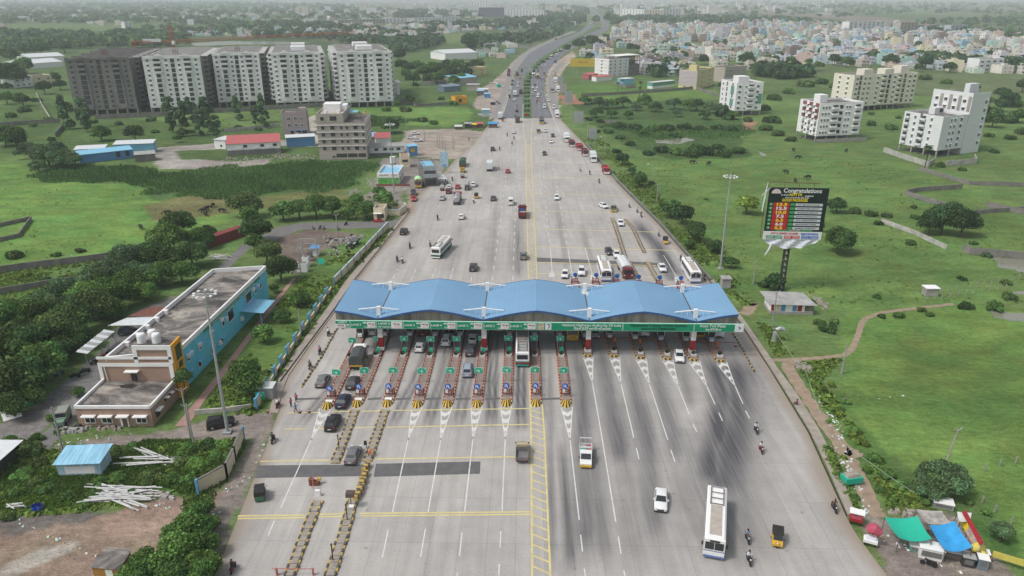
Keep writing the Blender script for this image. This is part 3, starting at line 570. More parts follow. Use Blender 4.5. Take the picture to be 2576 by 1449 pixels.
def carico(t,x,z,truck):
    m=MB()
    if truck:m.box(x-.42,x+.2,-.08,-.066,z-.12,z+.16).box(x+.22,x+.42,-.08,-.066,z-.12,z+.05)
    else:m.prism([(0,0),(1,0),(1,1)],0,.001).v.clear();m.f.clear();m.m.clear();m.box(x-.35,x+.35,-.08,-.066,z-.12,z+.02).box(x-.18,x+.2,-.08,-.066,z+.02,z+.16)
    part('vehicle_symbol',m,'sign_white',t)
t=oversign(845,883,'green overhead board reading LANE 8, first and shortest of the row',[('LANE 8',.5,0,1.3,'sign_white',1.6),('Vehicles',.28,.95,.3,'sign_white',.75)],(-1.3,.55,.12,.95))
carico(t,.95,.75,False)
for x0,x1,n,k,wd in ((883,949,7,'Truck',0),(1016.5,1084,5,'Truck',0),(1084,1150.5,4,'Car',0),(1150.5,1217,3,'Car',0),(1217,1284,2,'Car',0),(1284,1351,1,'Car',0)):
    t=oversign(x0,x1,'green overhead board reading LANE %d over its toll lane'%n,[('LANE %d'%n,.58,-1.32,.8,'sign_white',1.95),(k,.4,.48,.36,'sign_white',.85 if k=='Truck' else .6)],(.78,2.3,.2,1.42));carico(t,.38,1.2,k=='Truck')
oversign(949,1016.5,'green overhead board reading LANE 6 All Vehicles',[('LANE 6',.62,-1.05,1.1,'sign_white',2.2),('All Vehicles',.42,-1.05,.42,'sign_white',2.35)],(.25,2.35,.14,1.48))
t=oversign(1351,1565,'longest green overhead board naming the National Highways Authority, with two emblems',[('National Highways Authority Of India',.72,2.2,1.13,'sign_white',11),('నేషనల్ హైవేస్ అథారిటీ ఆఫ్ ఇండియా',.6,2.4,.45,'sign_white',7)])
p=part('route_badge',MB().box(-7.75,-6.65,-.09,-.065,.16,1.46),mat('badge_cream',(.62,.55,.38),var=.05),t);lettering(p,'NH',.5,(-7.2,-.1,1.12),'dark_metal',.8);lettering(p,'16',.5,(-7.2,-.1,.52),'dark_metal',.6)
p=part('emblem_panel',MB().box(-6.45,-5.3,-.09,-.065,.16,1.46),'sign_white',t);part('emblem',MB().add([(-6.25,-.1,1.25),(-5.5,-.1,1.3),(-5.55,-.1,1.05),(-6.05,-.1,1.1)],[(0,1,2,3)]).add([(-5.7,-.1,.95),(-5.5,-.1,.9),(-5.8,-.1,.35),(-5.95,-.1,.3)],[(0,1,2,3)]),mat('emblem_blue',(.02,.05,.3),var=0),p)
oversign(1565,1741.5,'green overhead board with dark faded writing, right of the longest board',[('Vijayawada Tollway Private Limited',.66,0,1.2,'board_black',10.5),('విజయవాడ టోల్ వే ప్రైవేట్ లిమిటెడ్',.55,0,.5,'board_black',6.4)])
t=oversign(1741.5,1866,'green overhead board at right end with a white square emblem',[('Kaza Toll Plaza',.7,-1.2,1.2,'sign_white',4.7),('కాజ టోల్ ప్లాజా',.55,-1.0,.48,'sign_white',3.0)])
p=part('emblem_panel',MB().box(2.9,4.5,-.1,-.065,.05,1.57),'sign_white',t);part('emblem',MB().add([(3.4,-.11,1.2),(3.9,-.11,1.0),(4.05,-.11,.75),(3.4,-.11,.45),(3.75,-.11,.75)],[(0,1,2,3,4)]),'emblem_blue' if 'emblem_blue' in MT else mat('emblem_blue',(.02,.05,.3),var=0),p)
# ---------------------------------------------------------------- islands, booths
PSI=R(.93)
def hw(x,y,d):return (x+math.sin(PSI)*d,y+math.cos(PSI)*d)
def island_mesh(L,nose):
    k=MB();w=.92;n=int((L-1.4)/.55)
    for i in range(n):
        y=1.4+i*.55
        for s in (-1,1):k.cbox(s*(w-.1),y+.27,0,.2,.5,.27,(0 if i%2 else 1) if y<L*.45 else (0 if i%2 else 2))
    p=MB().box(-w+.2,w-.2,1.3,L,0,.24,0)
    for i in range(int(L/1.1)):p.box(-w+.25,w-.25,1.5+i*1.1,1.5+i*1.1+.04,.24,.246,1)
    ns=MB()
    if nose=='striped':
        N=9
        for i in range(N):
            a0,a1=math.pi*(1+i/N),math.pi*(1+(i+1)/N);P=[(math.cos(a)*w,1.4+math.sin(a)*1.4) for a in (a0,a1)];Q=[(q[0]*.5,1.4+(q[1]-1.4)*.35) for q in P]
            ns.add([(*P[0],0),(*P[1],0),(*Q[1],.75),(*Q[0],.75)],[(0,1,2,3)],0 if i%2 else 1)
            ns.add([(*Q[0],.75),(*Q[1],.75),(0,1.4,.8)],[(0,1,2)],0 if i%2 else 1)
    else:
        N=7
        for i in range(N):
            a0,a1=math.pi*(1+i/N),math.pi*(1+(i+1)/N);P=[(math.cos(a)*w,1.4+math.sin(a)*1.4) for a in (a0,a1)];Q=[(q[0]*.75,1.4+(q[1]-1.4)*.78) for q in P]
            ns.prism([P[0],P[1],Q[1],Q[0]],0,.27,0 if i%2 else 1)
        ns.prism([(math.cos(math.pi*(1+i/7))*w*.72,1.4+math.sin(math.pi*(1+i/7))*1.05) for i in range(8)],0,.24,2)
    return [('kerb_stones',k.mesh('kerb_stones',['red_paint',mat('kerb_cream',(.52,.38,.2),var=.2),'black_paint']),(0,0,0),None),('paving',p.mesh('paving',['paver','kerb_grey']),(0,0,0),None),('nose',ns.mesh('nose',['yellow_paint','black_paint','paver']),(0,0,0),None)]
def rail_part(L,y0):
    r=MB()
    for s in (-1,1):
        r.tube([(s*.7,y0,.75),(s*.7,L,.75)],.035,5)
        for i in range(int((L-y0)/2)+1):r.tube([(s*.7,y0+i*2,.2),(s*.7,y0+i*2,.78)],.035,5)
    return ('guard_rail',r.mesh('guard_rail',['red_paint']),(0,0,0),None)
LT=[(820,1032),(895,1027),(971.5,1026),(1048,1028),(1124,1027),(1199,1027),(1274,1025),(1349,1025),(1425,1026)]
RT=[(1479,899),(1545,900),(1612,904),(1680,907),(1747,909.5),(1814,912)]
def booth():
    b=MB().box(-.75,.75,0,3.4,0,.95,0).box(-.72,.72,.03,3.37,.95,2.55,1).box(-.85,.85,-.15,3.55,2.55,2.72,2)
    f=MB()
    for x in (-.72,.64):f.box(x,x+.08,-.05,0,.95,2.5)
    f.box(-.72,.72,-.05,0,2.42,2.5).box(-.72,.72,-.05,0,.95,1.03)
    s=MB()
    for x in (-.78,.74):
        for y in (1.0,2.2,3.3):s.box(x,x+.04,y,y+.08,.95,2.5)
    return [('cabin',b.mesh('cabin',[mat('booth_grey',(.13,.13,.135),var=.1),'dark_glass','tin_grey']),(0,0,0),None),('window_frame',f.mesh('window_frame',['trim_white']),(0,0,0),None),('side_frame',s.mesh('side_frame',['steel']),(0,0,0),None),
     ('lower_panel',MB().box(-.62,.62,-.06,0,.15,.85).mesh('lower_panel',[mat('panel_grey',(.36,.36,.36),var=.1)]),(0,0,0),None),('air_conditioner',MB().box(-.35,.45,-.42,-.06,.3,.85).mesh('air_conditioner',['trim_white']),(0,0,0),None)]
def lane_sign():
    p=MB()
    for x in (-.5,.5):p.tube([(x,0,0),(x,0,2.2)],.04,5)
    return [('legs_frame',p.mesh('post',['galv']),(0,0,0),None),('panel',MB().box(-.78,.78,-.05,.02,1.75,2.85).mesh('panel',[mat('sign_mint',(.30,.66,.50),var=.03)]),(0,0,0),None),
      ('face',MB().box(-.72,.72,-.065,-.05,1.81,2.55).mesh('face',[mat('sign_emerald',(.02,.42,.27),var=.03)]),(0,0,0),None),('header',MB().box(-.45,.45,-.065,-.05,2.6,2.76).mesh('header',['sign_green']),(0,0,0),None),('symbol',MB().box(-.1,.2,-.075,-.066,1.95,2.4).box(-.5,-.2,-.075,-.066,2.2,2.3).mesh('symbol',[mat('sign_pale',(.55,.8,.68),var=.02)]),(0,0,0),None)]
def keep_sign():
    d=MB().tube([(0,-.05,1.85),(0,.0,1.85)],.55,20)
    a=MB().add([(-.12,-.06,2.2),(.08,-.06,2.15),(.3,-.06,1.6),(.12,-.06,1.5)],[(0,1,2,3)]).add([(-.3,-.06,2.1),(-.16,-.06,2.15),(-.1,-.06,1.6),(-.26,-.06,1.6)],[(0,1,2,3)])
    f=MB()
    for x in (-.6,.6):f.box(x-.07,x+.07,.15,.3,0,1.2)
    for z in (.25,.6,.95):f.box(-.6,.6,.17,.28,z,z+.13)
    return [('post',MB().tube([(0,0,0),(0,0,1.9)],.05,6).mesh('post',['dark_metal']),(0,0,0),None),('disc',d.mesh('disc',['blue_sign']),(0,0,0),None),('arrow',a.mesh('arrow',['sign_white']),(0,0,0),1),
      ('barrier_frame',f.mesh('barrier_frame',['red_paint']),(0,0,0),None),('notice_board',MB().box(-.42,.02,-.35,-.31,.75,1.4).mesh('notice_board',['sign_white']),(0,0,0),None),('bollard',MB().tube([(.85,.2,0),(.85,.2,1.5)],.1,6).mesh('bollard',['black_paint']),(0,0,0),None)]
def lamp_pair():
    m=MB();
    for x in (-.2,.15):m.box(x,x+.16,-.06,.06,.0,.75,tx=.02)
    return [('lamps',m.mesh('lamps',['sign_white']),(0,0,0),None)]
def planter():
    b=MB().box(-.45,.45,-.3,.3,0,.42,tx=-.06,ty=-.05);l=MB()
    for i in range(90):
        x,y,z=rnd.uniform(-.42,.42),rnd.uniform(-.28,.28),.4+rnd.random()*.5;a=rnd.random()*6.3;s=.11
        l.add([(x-s*math.cos(a),y-s*math.sin(a),z),(x+s*math.cos(a),y+s*math.sin(a),z+.05),(x+s*.4,y+.1,z+.2),(x-s*.4,y-.1,z+.16)],[(0,1,2,3)])
    me=l.mesh('plants',['leaf']);at=me.color_attributes.new('Col','FLOAT_COLOR','POINT');at.data.foreach_set('color',[.06,.12,.035,1]*len(me.vertices))
    return [('box',b.mesh('box',['white_paint']),(0,0,0),None),('plants',me,(0,0,0),None)]
def gate():
    return [('cabinet',MB().cbox(0,0,0,.4,.4,1.05).mesh('cabinet',['orange_plastic']),(0,0,0),None),('boom',MB().box(.15,3.3,-.05,.05,.95,1.05).mesh('boom',['red_paint']),(0,0,0),None)]
ORD=['first','second','third','fourth','fifth','sixth','seventh','eighth','ninth','tenth','eleventh','twelfth','thirteenth','fourteenth','fifteenth','sixteenth','seventeenth','eighteenth','nineteenth','twentieth']
def nth(i,n):return 'leftmost' if i==0 else ('rightmost' if i==n-1 else ORD[i]+' from left')
ISL=[('striped',*G(*p),40.5) for p in LT]+[('kerb',*G(*p),40) for p in RT]
for i,p in enumerate(LT):
    x,y=G(*p);yo=-1.2
    place('isl_s',lambda:island_mesh(40.5,'striped')+[rail_part(21,4.5)],'toll_island','long toll island with red kerb and yellow striped nose, %s'%nth(i,9),'traffic island',(x,y,.02),-PSI,'long toll islands')
    q=hw(x,y,27.4);place('booth',booth,'toll_booth','dark glazed toll booth with white window frame on long island, %s'%nth(i,9),'toll booth',(*q,.27),-PSI,'toll booths on the long islands')
    for d,w in ((8.6,'near'),(21.5,'far')):
        q=hw(x,y,d);place('lane_sign',lane_sign,'lane_sign','green lane sign on legs, %s row across the long islands, %s'%('nearer' if w=='near' else 'farther',nth(i,9)),'sign',(q[0]-.15,q[1],.27),-PSI+R((i*37)%13-6),'green lane signs on the islands')
    q=hw(x,y,3.6);place('keep',keep_sign,'keep_left_sign','blue round arrow sign and red barrier on striped nose, %s'%nth(i,9),'sign',(q[0]-.1,q[1],.27),-PSI,'blue arrow signs on the island noses')
    q=hw(x,y,2.2);solo('kerb_slab',MB().box(-.62,.62,-.42,.42,0,.22,tx=.04),'white_paint','white slab behind the striped island nose, %s'%nth(i,9),'slab',(q[0],q[1],.27),-PSI,'white slabs on the islands') if i in (0,1,2) else None
    for d in ((18.4,) if i else (18.4,)):
        q=hw(x,y,d);place('planter',planter,'planter_box','white planter box beside the farther green lane sign, %s'%nth(i,9),'planter',(q[0],q[1],.27),-PSI,'planters on the long islands',(1,1,1))
    if i in (1,2,3,4,5,6,8):
        q=hw(x,y,20.2);solo('litter_bin',MB().box(-.3,.3,-.25,.25,0,.95,tx=-.05),'sign_emerald','green litter bin beneath the lane sign, %s'%nth(i,9),'bin',(q[0]+.1,q[1],.27),-PSI,'green bins on the long islands')
for i,p in enumerate(RT):
    x,y=G(*p)
    place('isl_k',lambda:island_mesh(40,'kerb')+[rail_part(8,3.5)],'toll_island','short ended toll island with yellow and black kerb on exit side, %s'%nth(i,6),'traffic island',(x,y,.02),-PSI,'exit side toll islands')
    q=hw(x,y,8.2);place('booth',booth,'toll_booth','dark toll booth with white window frame on exit island, %s'%nth(i,6),'toll booth',(*q,.27),-PSI,'toll booths on the exit islands')
    q=hw(x,y,39);place('keep',keep_sign,'keep_left_sign','blue round sign seen from behind beyond the canopy, %s'%nth(i,6),'sign',(q[0],q[1],.27),-PSI+math.pi,'signs beyond the canopy')
    q=hw(x,y,1.9);place('planter',planter,'planter_box','white planter box on rounded kerb end, %s'%nth(i,6),'planter',(q[0]+.2,q[1],.27),-PSI,'planters on the exit islands',(1,1,1))
    if i in (0,1,2,4,5):q=hw(x,y,6.6);place('gate',gate,'boom_gate','red boom barrier with orange cabinet across an exit lane, %s'%nth(sorted((0,1,2,4,5)).index(i),5),'barrier',(q[0]+.8,q[1],.02),-PSI,'boom gates')
# painted kerb dividers
def divider(P,w,label,block=.62):
    Q=[G(*p) for p in P];t=thing('lane_divider',label,'divider',(*Q[0],.02));k=MB();s=MB();i=0
    for (ax,ay),(bx,by) in zip(Q,Q[1:]):
        L=math.hypot(bx-ax,by-ay);dx,dy=(bx-ax)/L,(by-ay)/L;nx,ny=-dy,dx;n=max(1,int(L/block))
        for j in range(n):
            c0=j*L/n+.05*math.sin(i*2.7);c1=c0+L/n-.1;h=.27+.07*math.sin(i*3.1)
            for sg in ((-1,1) if w>.5 else (0,)):
                o=sg*(w/2-.11)+.05*math.sin(i*5.3+sg);q=[(ax+dx*c+nx*(o+e)-Q[0][0],ay+dy*c+ny*(o+e)-Q[0][1]) for c,e in ((c0,-.12),(c1,-.12),(c1,.12),(c0,.12))];k.prism(q,0,h,i%2)
            i+=1
        if w>.5:
            for j in range(max(1,int(L/1.0))):
                m_=max(1,int(L/1.0));c0=j*L/m_+.04;c1=(j+1)*L/m_-.04;q=[(ax+dx*c+nx*e-Q[0][0],ay+dy*c+ny*e-Q[0][1]) for c,e in ((c0,-w/2+.24),(c1,-w/2+.24),(c1,w/2-.24),(c0,w/2-.24))];s.prism(q,0,.24+.02*math.sin(j*2.2),0)
    part('kerb_stones',k,['dusty_yellow','dusty_black'],t)
    if w>.5:part('paving',s,'slab_dusty',t)
divider([(893,1033),(873,1087),(842,1168)],1.35,'kerbed divider running toward camera from the second striped nose')
divider([(969,1033),(950,1087),(924,1163)],1.35,'kerbed divider running toward camera from the third striped nose')
divider([(801,1262),(766,1350),(728,1452)],1.35,'nearer left kerbed divider at the bottom of the photo')
divider([(888,1258),(866,1340),(830,1452)],1.45,'nearer right kerbed divider with bollards at the bottom of the photo')
divider([(1540,549),(1553,587),(1574,652)],1.1,'kerbed divider beside the white queueing car beyond the canopy')
divider([(1573,552),(1593,577),(1621,637)],1.0,'kerbed divider between the queue and the dark bypass lane')
divider([(1579,656),(1603,698)],1.2,'short kerbed divider beside the tarped lorry at the canopy')
divider([(1628,660),(1655,707)],1.2,'short kerbed divider on the right of the tarped lorry')
divider([(856,812),(838,845),(805,905),(758,976)],.3,'single line of yellow and black blocks along the left service lane')
divider([(1830,818),(1862,870),(1897,937)],.3,'single line of yellow and black blocks along the right service lane')
def jersey():return [('block',MB().prof([(-.95,0),(.95,0),(.95,.85),(-.95,.85)],-.3,.3).mesh('block',['dusty_yellow']),(0,0,0),None),('stripe',MB().box(-.31,.31,-.6,-.25,.02,.86).box(-.31,.31,.3,.65,.02,.86).mesh('stripe',['dusty_black']),(0,0,0),None)]
for i,(x,y) in enumerate([(921,1182),(916,1204),(911,1222),(906,1238),(901,1251)]):
    q=G(x,y);place('jersey',jersey,'road_barrier','yellow and black concrete barrier block in a short line, %s'%('nearest' if i==4 else ('farthest' if i==0 else ORD[i]+' from the far end')),'barrier',(*q,.02),R(-12),'concrete barrier blocks')
# lamps, gates, odd kit on the dividers
def bollard_post(h):return MB().tube([(0,0,0),(0,0,h)],.07,6).cbox(0,0,h,.18,.18,.25)
for i,(x,y,h) in enumerate([(853,1132,2.2),(874,1311,2.2),(838,1413,2.2)]):solo('marker_post',bollard_post(h),'black_paint','black marker post standing on a kerbed divider, %s'%('farthest','middle','nearest')[i],'post',(*G(x,y),.26))
t=thing('traffic_signal','black signal head on a post with orange box beside the right divider','signal',(*G(928,1150),.2))
part('post',MB().tube([(0,0,0),(-.3,0,2.2)],.05,6),'black_paint',t);part('signal_head',MB().box(-.55,-.15,-.15,.15,2.0,2.6),'black_paint',t);part('control_box',MB().box(.1,.42,-.2,.12,.4,1.1),'orange_plastic',t)
t=thing('canopy_seat','small brown domed shelter over a stool on the right divider','shelter',(*G(884,1276),.2))
part('hood',MB().prof([(-.5,1.7),(-.35,2.25),(.35,2.35),(.55,1.9)],-.55,.55),mat('brown_hood',(.1,.07,.06),var=.2),t);part('post',MB().tube([(0,0,0),(0,0,1.9)],.05,6),'black_paint',t);part('stool',MB().cbox(.1,-.3,0,.7,.5,.3),'white_paint',t)
t=thing('toll_gate_kit','rusty boom stand with drum lying between the two dividers','barrier',(*G(797,1219),.02))
part('drum',MB().tube([(-.7,0,0),(-.7,0,1.0)],.4,10),'rust',t);part('boom',MB().tube([(-.4,0,1.6),(.1,-2.2,.9)],.06,5),'crane_red',t);part('base',MB().cbox(0,0,0,.8,.7,.6),'rust',t);part('motor_box',MB().cbox(.35,.2,.6,.5,.4,.4),'gold',t)
solo('water_barrier',MB().box(-.4,.4,-.2,.2,0,.9,tx=.08),'white_paint','white plastic barrier foot behind the rusty boom stand','barrier',(*G(800,1247),.02))
for i,(x,y) in enumerate([(675,1037),(754,1039),(778,1038),(863,827),(1850,872)]):
    place('cone',lambda:[('cone',MB().tube([(0,0,.04),(0,0,.75)],[.2,.04],8).mesh('cone',['red_paint']),(0,0,0),None),('base',MB().cbox(0,0,0,.5,.5,.05).mesh('base',['black_paint']),(0,0,0),None),('band',MB().tube([(0,0,.35),(0,0,.5)],[.135,.105],8).mesh('band',['sign_white']),(0,0,0),None)],'traffic_cone','red traffic cone with white band, '+('at the left kerb edge','by the man in blue at the island noses','right of the man in blue','in the empty leftmost lane under the sign','beside the right service lane blocks')[i],'cone',(*G(x,y),.02),0,'traffic cones')
t=thing('portable_boom','red boom gate on wheels at the bottom frame edge','barrier',(*G(727,1447),.02));part('boom',MB().box(-1.9,3.2,-.03,.03,.92,.98),'tin_red',t);part('stand',MB().cbox(-1.4,0,0,.18,.3,1.0).cbox(2.9,0,0,.14,.25,1.0),'tin_red',t)
# ---------------------------------------------------------------- vehicles
def wheelm(r,w,dual=False):
    return MB().tube([(-w/2,0,0),(w/2,0,0)],r,14).mesh('wheel',['rubber']),MB().tube([(-w/2-.01,0,0),(w/2+.01,0,0)],r*.6,10).mesh('rim',['steel'])
def loft(P,W,zd=.13,yd=.26):
    b=MB();n=len(P);S_=[]
    yc=sum(p[0] for p in P)/n
    for x,f in ((-W/2,1),(-W/2*.95,.42),(-W/2*.8,0),(W/2*.8,0),(W/2*.95,.42),(W/2,1)):
        S_.append([(x,y-(yd if y>yc else -yd)*f,z-(zd*f if z>.6 else 0)) for y,z in P])
    for s in S_:b.v+=s
    for i in range(5):
        for j in range(n):k=(j+1)%n;b.f.append((i*n+j,i*n+k,(i+1)*n+k,(i+1)*n+j));b.m.append(0)
    b.f.append(tuple(range(n))[::-1]);b.m.append(0);b.f.append(tuple(range(5*n,6*n)));b.m.append(0);return b
def bil(q,u,v,off=.015):
    a,b,c,d=[Vector(x) for x in q];p=(a*(1-u)+b*u)*(1-v)+(d*(1-u)+c*u)*v;nrm=(b-a).cross(d-a).normalized();return tuple(p+nrm*off)
def pane(q,u0,u1,v0,v1,m=0,mb=None):
    mb=mb or MB();return mb.add([bil(q,u0,v0),bil(q,u1,v0),bil(q,u1,v1),bil(q,u0,v1)],[(0,1,2,3)],m)
CARS={ # L W H, body profile (rear to front, top), cabin y: rear base, rear top, front top, front base, shoulder
 'sedan':(4.4,1.74,1.47,[(-2.2,.4),(-2.17,.8),(-2.05,.98),(-1.35,1.02),(.85,.98),(1.75,.84),(2.12,.68),(2.2,.42),(2.12,.24),(-2.1,.24)],-1.7,-1.2,.15,1.05,.98),
 'hatchback':(3.85,1.70,1.52,[(-1.92,.4),(-1.9,.85),(-1.8,1.02),(-1.2,1.03),(.85,1.0),(1.5,.86),(1.85,.68),(1.92,.42),(1.85,.24),(-1.85,.24)],-1.8,-1.4,.1,1.05,1.0),
 'suv':(4.35,1.82,1.72,[(-2.17,.45),(-2.15,.95),(-2.08,1.12),(-1.3,1.13),(.9,1.12),(1.9,1.02),(2.12,.82),(2.17,.45),(2.1,.28),(-2.1,.28)],-2.08,-1.75,.05,.95,1.1),
 'mpv':(4.5,1.82,1.80,[(-2.25,.42),(-2.22,.95),(-2.14,1.1),(-1.3,1.1),(1.2,1.08),(2.0,.92),(2.2,.7),(2.25,.42),(2.15,.26),(-2.2,.26)],-2.14,-1.85,.3,1.4,1.08),
 'van':(4.9,1.9,2.2,[(-2.45,.4),(-2.44,1.1),(-2.4,1.3),(-1.3,1.3),(1.5,1.28),(2.25,1.1),(2.42,.8),(2.45,.42),(2.35,.26),(-2.4,.26)],-2.42,-2.3,.9,1.9,1.26)}
def car_spec(k):
    L,W,Hh,P,rb,rt,ft,fb,sh=CARS[k];b=loft(P,W);wb,wt=W*.46,W*.38;zt=Hh-.05
    lo=[(-wb,rb,sh),(wb,rb,sh),(wb,fb,sh),(-wb,fb,sh)];hi=[(-wt,rt,zt),(wt,rt,zt),(wt,ft,zt),(-wt,ft,zt)]
    b.add(lo+hi,[(0,1,5,4),(1,2,6,5),(2,3,7,6),(3,0,4,7),(4,5,6,7)],0)
    b.box(-wt-.02,wt+.02,rt-.04,ft+.02,zt,zt+.05,0,tx=.08,ty=.1)
    b.box(-W/2*.98,W/2*.98,-L/2+.02,L/2-.02,.2,.36,1)
    if k in('suv','mpv'):
        for s in(-1,1):b.tube([(s*wt*.92,rt+.1,zt+.1),(s*wt*.92,ft-.1,zt+.1)],.03,5,1)
    q_r=[lo[0],lo[1],hi[1],hi[0]];q_f=[lo[2],lo[3],hi[3],hi[2]];q_R=[lo[1],lo[2],hi[2],hi[1]];q_L=[lo[3],lo[0],hi[0],hi[3]]
    bm_=b.mesh('body',['paint','black_paint'],True);bm_.set_sharp_from_angle(angle=R(38));sp=[('body',bm_,(0,0,0),None)]
    sp.append(('windscreen',pane(q_f,.05,.95,.06,.92).mesh('windscreen',['dark_glass']),(0,0,0),None))
    sp.append(('rear_window',pane(q_r,.08,.92,.15,.9).mesh('rear_window',['dark_glass']),(0,0,0),None))
    for q,rv in ((q_R,0),(q_L,1)):
        m=MB();us=[(.06,.34),(.37,.63),(.66,.93)] if k in('suv','mpv','van') else [(.10,.47),(.5,.88)]
        for u0,u1 in us:
            if rv:u0,u1=1-u1,1-u0
            pane(q,u0,u1,.1,.88,0,m)
        sp.append(('side_window',m.mesh('side_window',['dark_glass']),(0,0,0),None))
    r=.31 if k in('sedan','hatchback') else .36;wm_,rm=wheelm(r,.2)
    for x in(-W/2+.08,W/2-.08):
        for y in(-L*.3,L*.31):
            sp.append(('wheel',wm_,(x,y,r),None));sp.append(('rim',rm,(0,0,0),len(sp)-1))
    zl=P[2][1]-.16
    for s in(-1,1):
        sp.append(('tail_light',MB().box(s*W*.40-.13,s*W*.40+.13,-L/2-.0,-L/2+.12,zl-.12,zl+.06).mesh('tail_light',['taillight']),(0,0,0),None))
        sp.append(('headlight',MB().box(s*W*.37-.17,s*W*.37+.17,L/2-.22,L/2-.01,.60,.74).mesh('headlight',['headlight']),(0,0,0),None))
        sp.append(('mirror',MB().box(s*(W/2+.08)-.1,s*(W/2+.08)+.1,fb-.45,fb-.3,sh,sh+.16).mesh('mirror',['paint']),(0,0,0),None))
    sp.append(('number_plate',MB().box(-.26,.26,-L/2-.02,-L/2+.02,.55,.68).mesh('number_plate',['plate']),(0,0,0),None))
    sp.append(('grille',MB().box(-.45,.45,L/2-.06,L/2+.01,.42,.58).mesh('grille',['black_paint']),(0,0,0),None))
    return sp
def merged(sp):  # a far copy shows no parts: one mesh
    v=[];f=[];mi=[];ms=[];
    for n,me,loc,pi in sp:
        if n in('rim','number_plate','mirror'):continue
        o=len(v);v+=[(q.co.x+loc[0],q.co.y+loc[1],q.co.z+loc[2]) for q in me.vertices];mm=[]
        for q in me.materials:
            if q not in ms:ms.append(q)
            mm.append(ms.index(q))
        for p in me.polygons:f.append(tuple(o+i for i in p.vertices));mi.append(mm[p.material_index])
    b=MB();b.v=v;b.f=f;b.m=mi;return b.mesh('vehicle',ms)
def bus_spec(lower='white_paint',band='plastic_blue',roof='trim_white',L=10.8):
    W,Hh=2.5,3.15;b=MB();h=L/2
    b.box(-W/2,W/2,-h,h,.45,2.95,0,None).box(-W/2,W/2,-h+.05,h-.05,2.95,3.15,0,1,tx=.22,ty=.15)
    b.box(-W/2-.01,W/2+.01,-h-.01,h+.01,.45,1.15,2).box(-W/2-.015,W/2+.015,-h-.015,h+.015,1.2,1.32,3)
    sp=[('body',b.mesh('body',['white_paint' if lower!='yellow' else 'yellow_paint',roof,lower if lower!='yellow' else 'rust',band]),(0,0,0),None)]
    sp.append(('windscreen',MB().box(-1.1,-.04,h,h+.03,1.5,2.55).box(.04,1.1,h,h+.03,1.5,2.55).mesh('windscreen',['dark_glass']),(0,0,0),None))
    sp.append(('rear_window',MB().box(-1.0,1.0,-h-.03,-h,1.7,2.6).mesh('rear_window',['dark_glass']),(0,0,0),None))
    for s in(-1,1):
        for i in range(7):
            y=-h+.5+i*(L-1)/7;sp.append(('side_window',MB().box(s*W/2-.02,s*W/2+.02,y+.06,y+(L-1)/7-.08,1.55,2.5).mesh('side_window',['dark_glass']),(0,0,0),None))
    c=MB()
    for s in(-1,1):
        c.box(s*.8-.04,s*.8+.04,-h+.6,-h+4.2,3.17,3.42)
    for y in(-h+.6,-h+1.8,-h+3,-h+4.2):c.box(-.8,.8,y-.04,y+.04,3.3,3.38)
    sp.append(('roof_carrier',c.mesh('roof_carrier',['conc_dark']),(0,0,0),None))
    sp.append(('roof_hatch',MB().box(-.72,.72,-h+4.3,h-.7,3.15,3.19).mesh('roof_hatch',[mat('roof_beige',(.42,.38,.33),var=.12)]),(0,0,0),None))
    sp.append(('destination_board',MB().box(-.6,.6,h,h+.04,2.62,2.85).mesh('destination_board',['black_paint']),(0,0,0),None))
    wm_,rm=wheelm(.5,.3)
    for x in(-1.08,1.08):
        for y in(-h+2.6,h-2.4):sp.append(('wheel',wm_,(x,y,.5),None));sp.append(('rim',rm,(0,0,0),len(sp)-1))
    for s in(-1,1):
        sp.append(('headlight',MB().box(s*.95-.18,s*.95+.18,h,h+.03,.7,.95).mesh('headlight',['headlight']),(0,0,0),None));sp.append(('tail_light',MB().box(s*1.05-.14,s*1.05+.14,-h-.04,-h,.8,1.15).mesh('tail_light',['taillight']),(0,0,0),None))
        sp.append(('mirror',MB().box(s*1.45-.1,s*1.45+.1,h-.2,h-.05,1.9,2.4).mesh('mirror',['black_paint']),(0,0,0),None))
    sp.append(('bumper',MB().box(-1.2,1.2,h,h+.12,.35,.6).box(-1.2,1.2,-h-.12,-h,.35,.6).mesh('bumper',[band]),(0,0,0),None));return sp
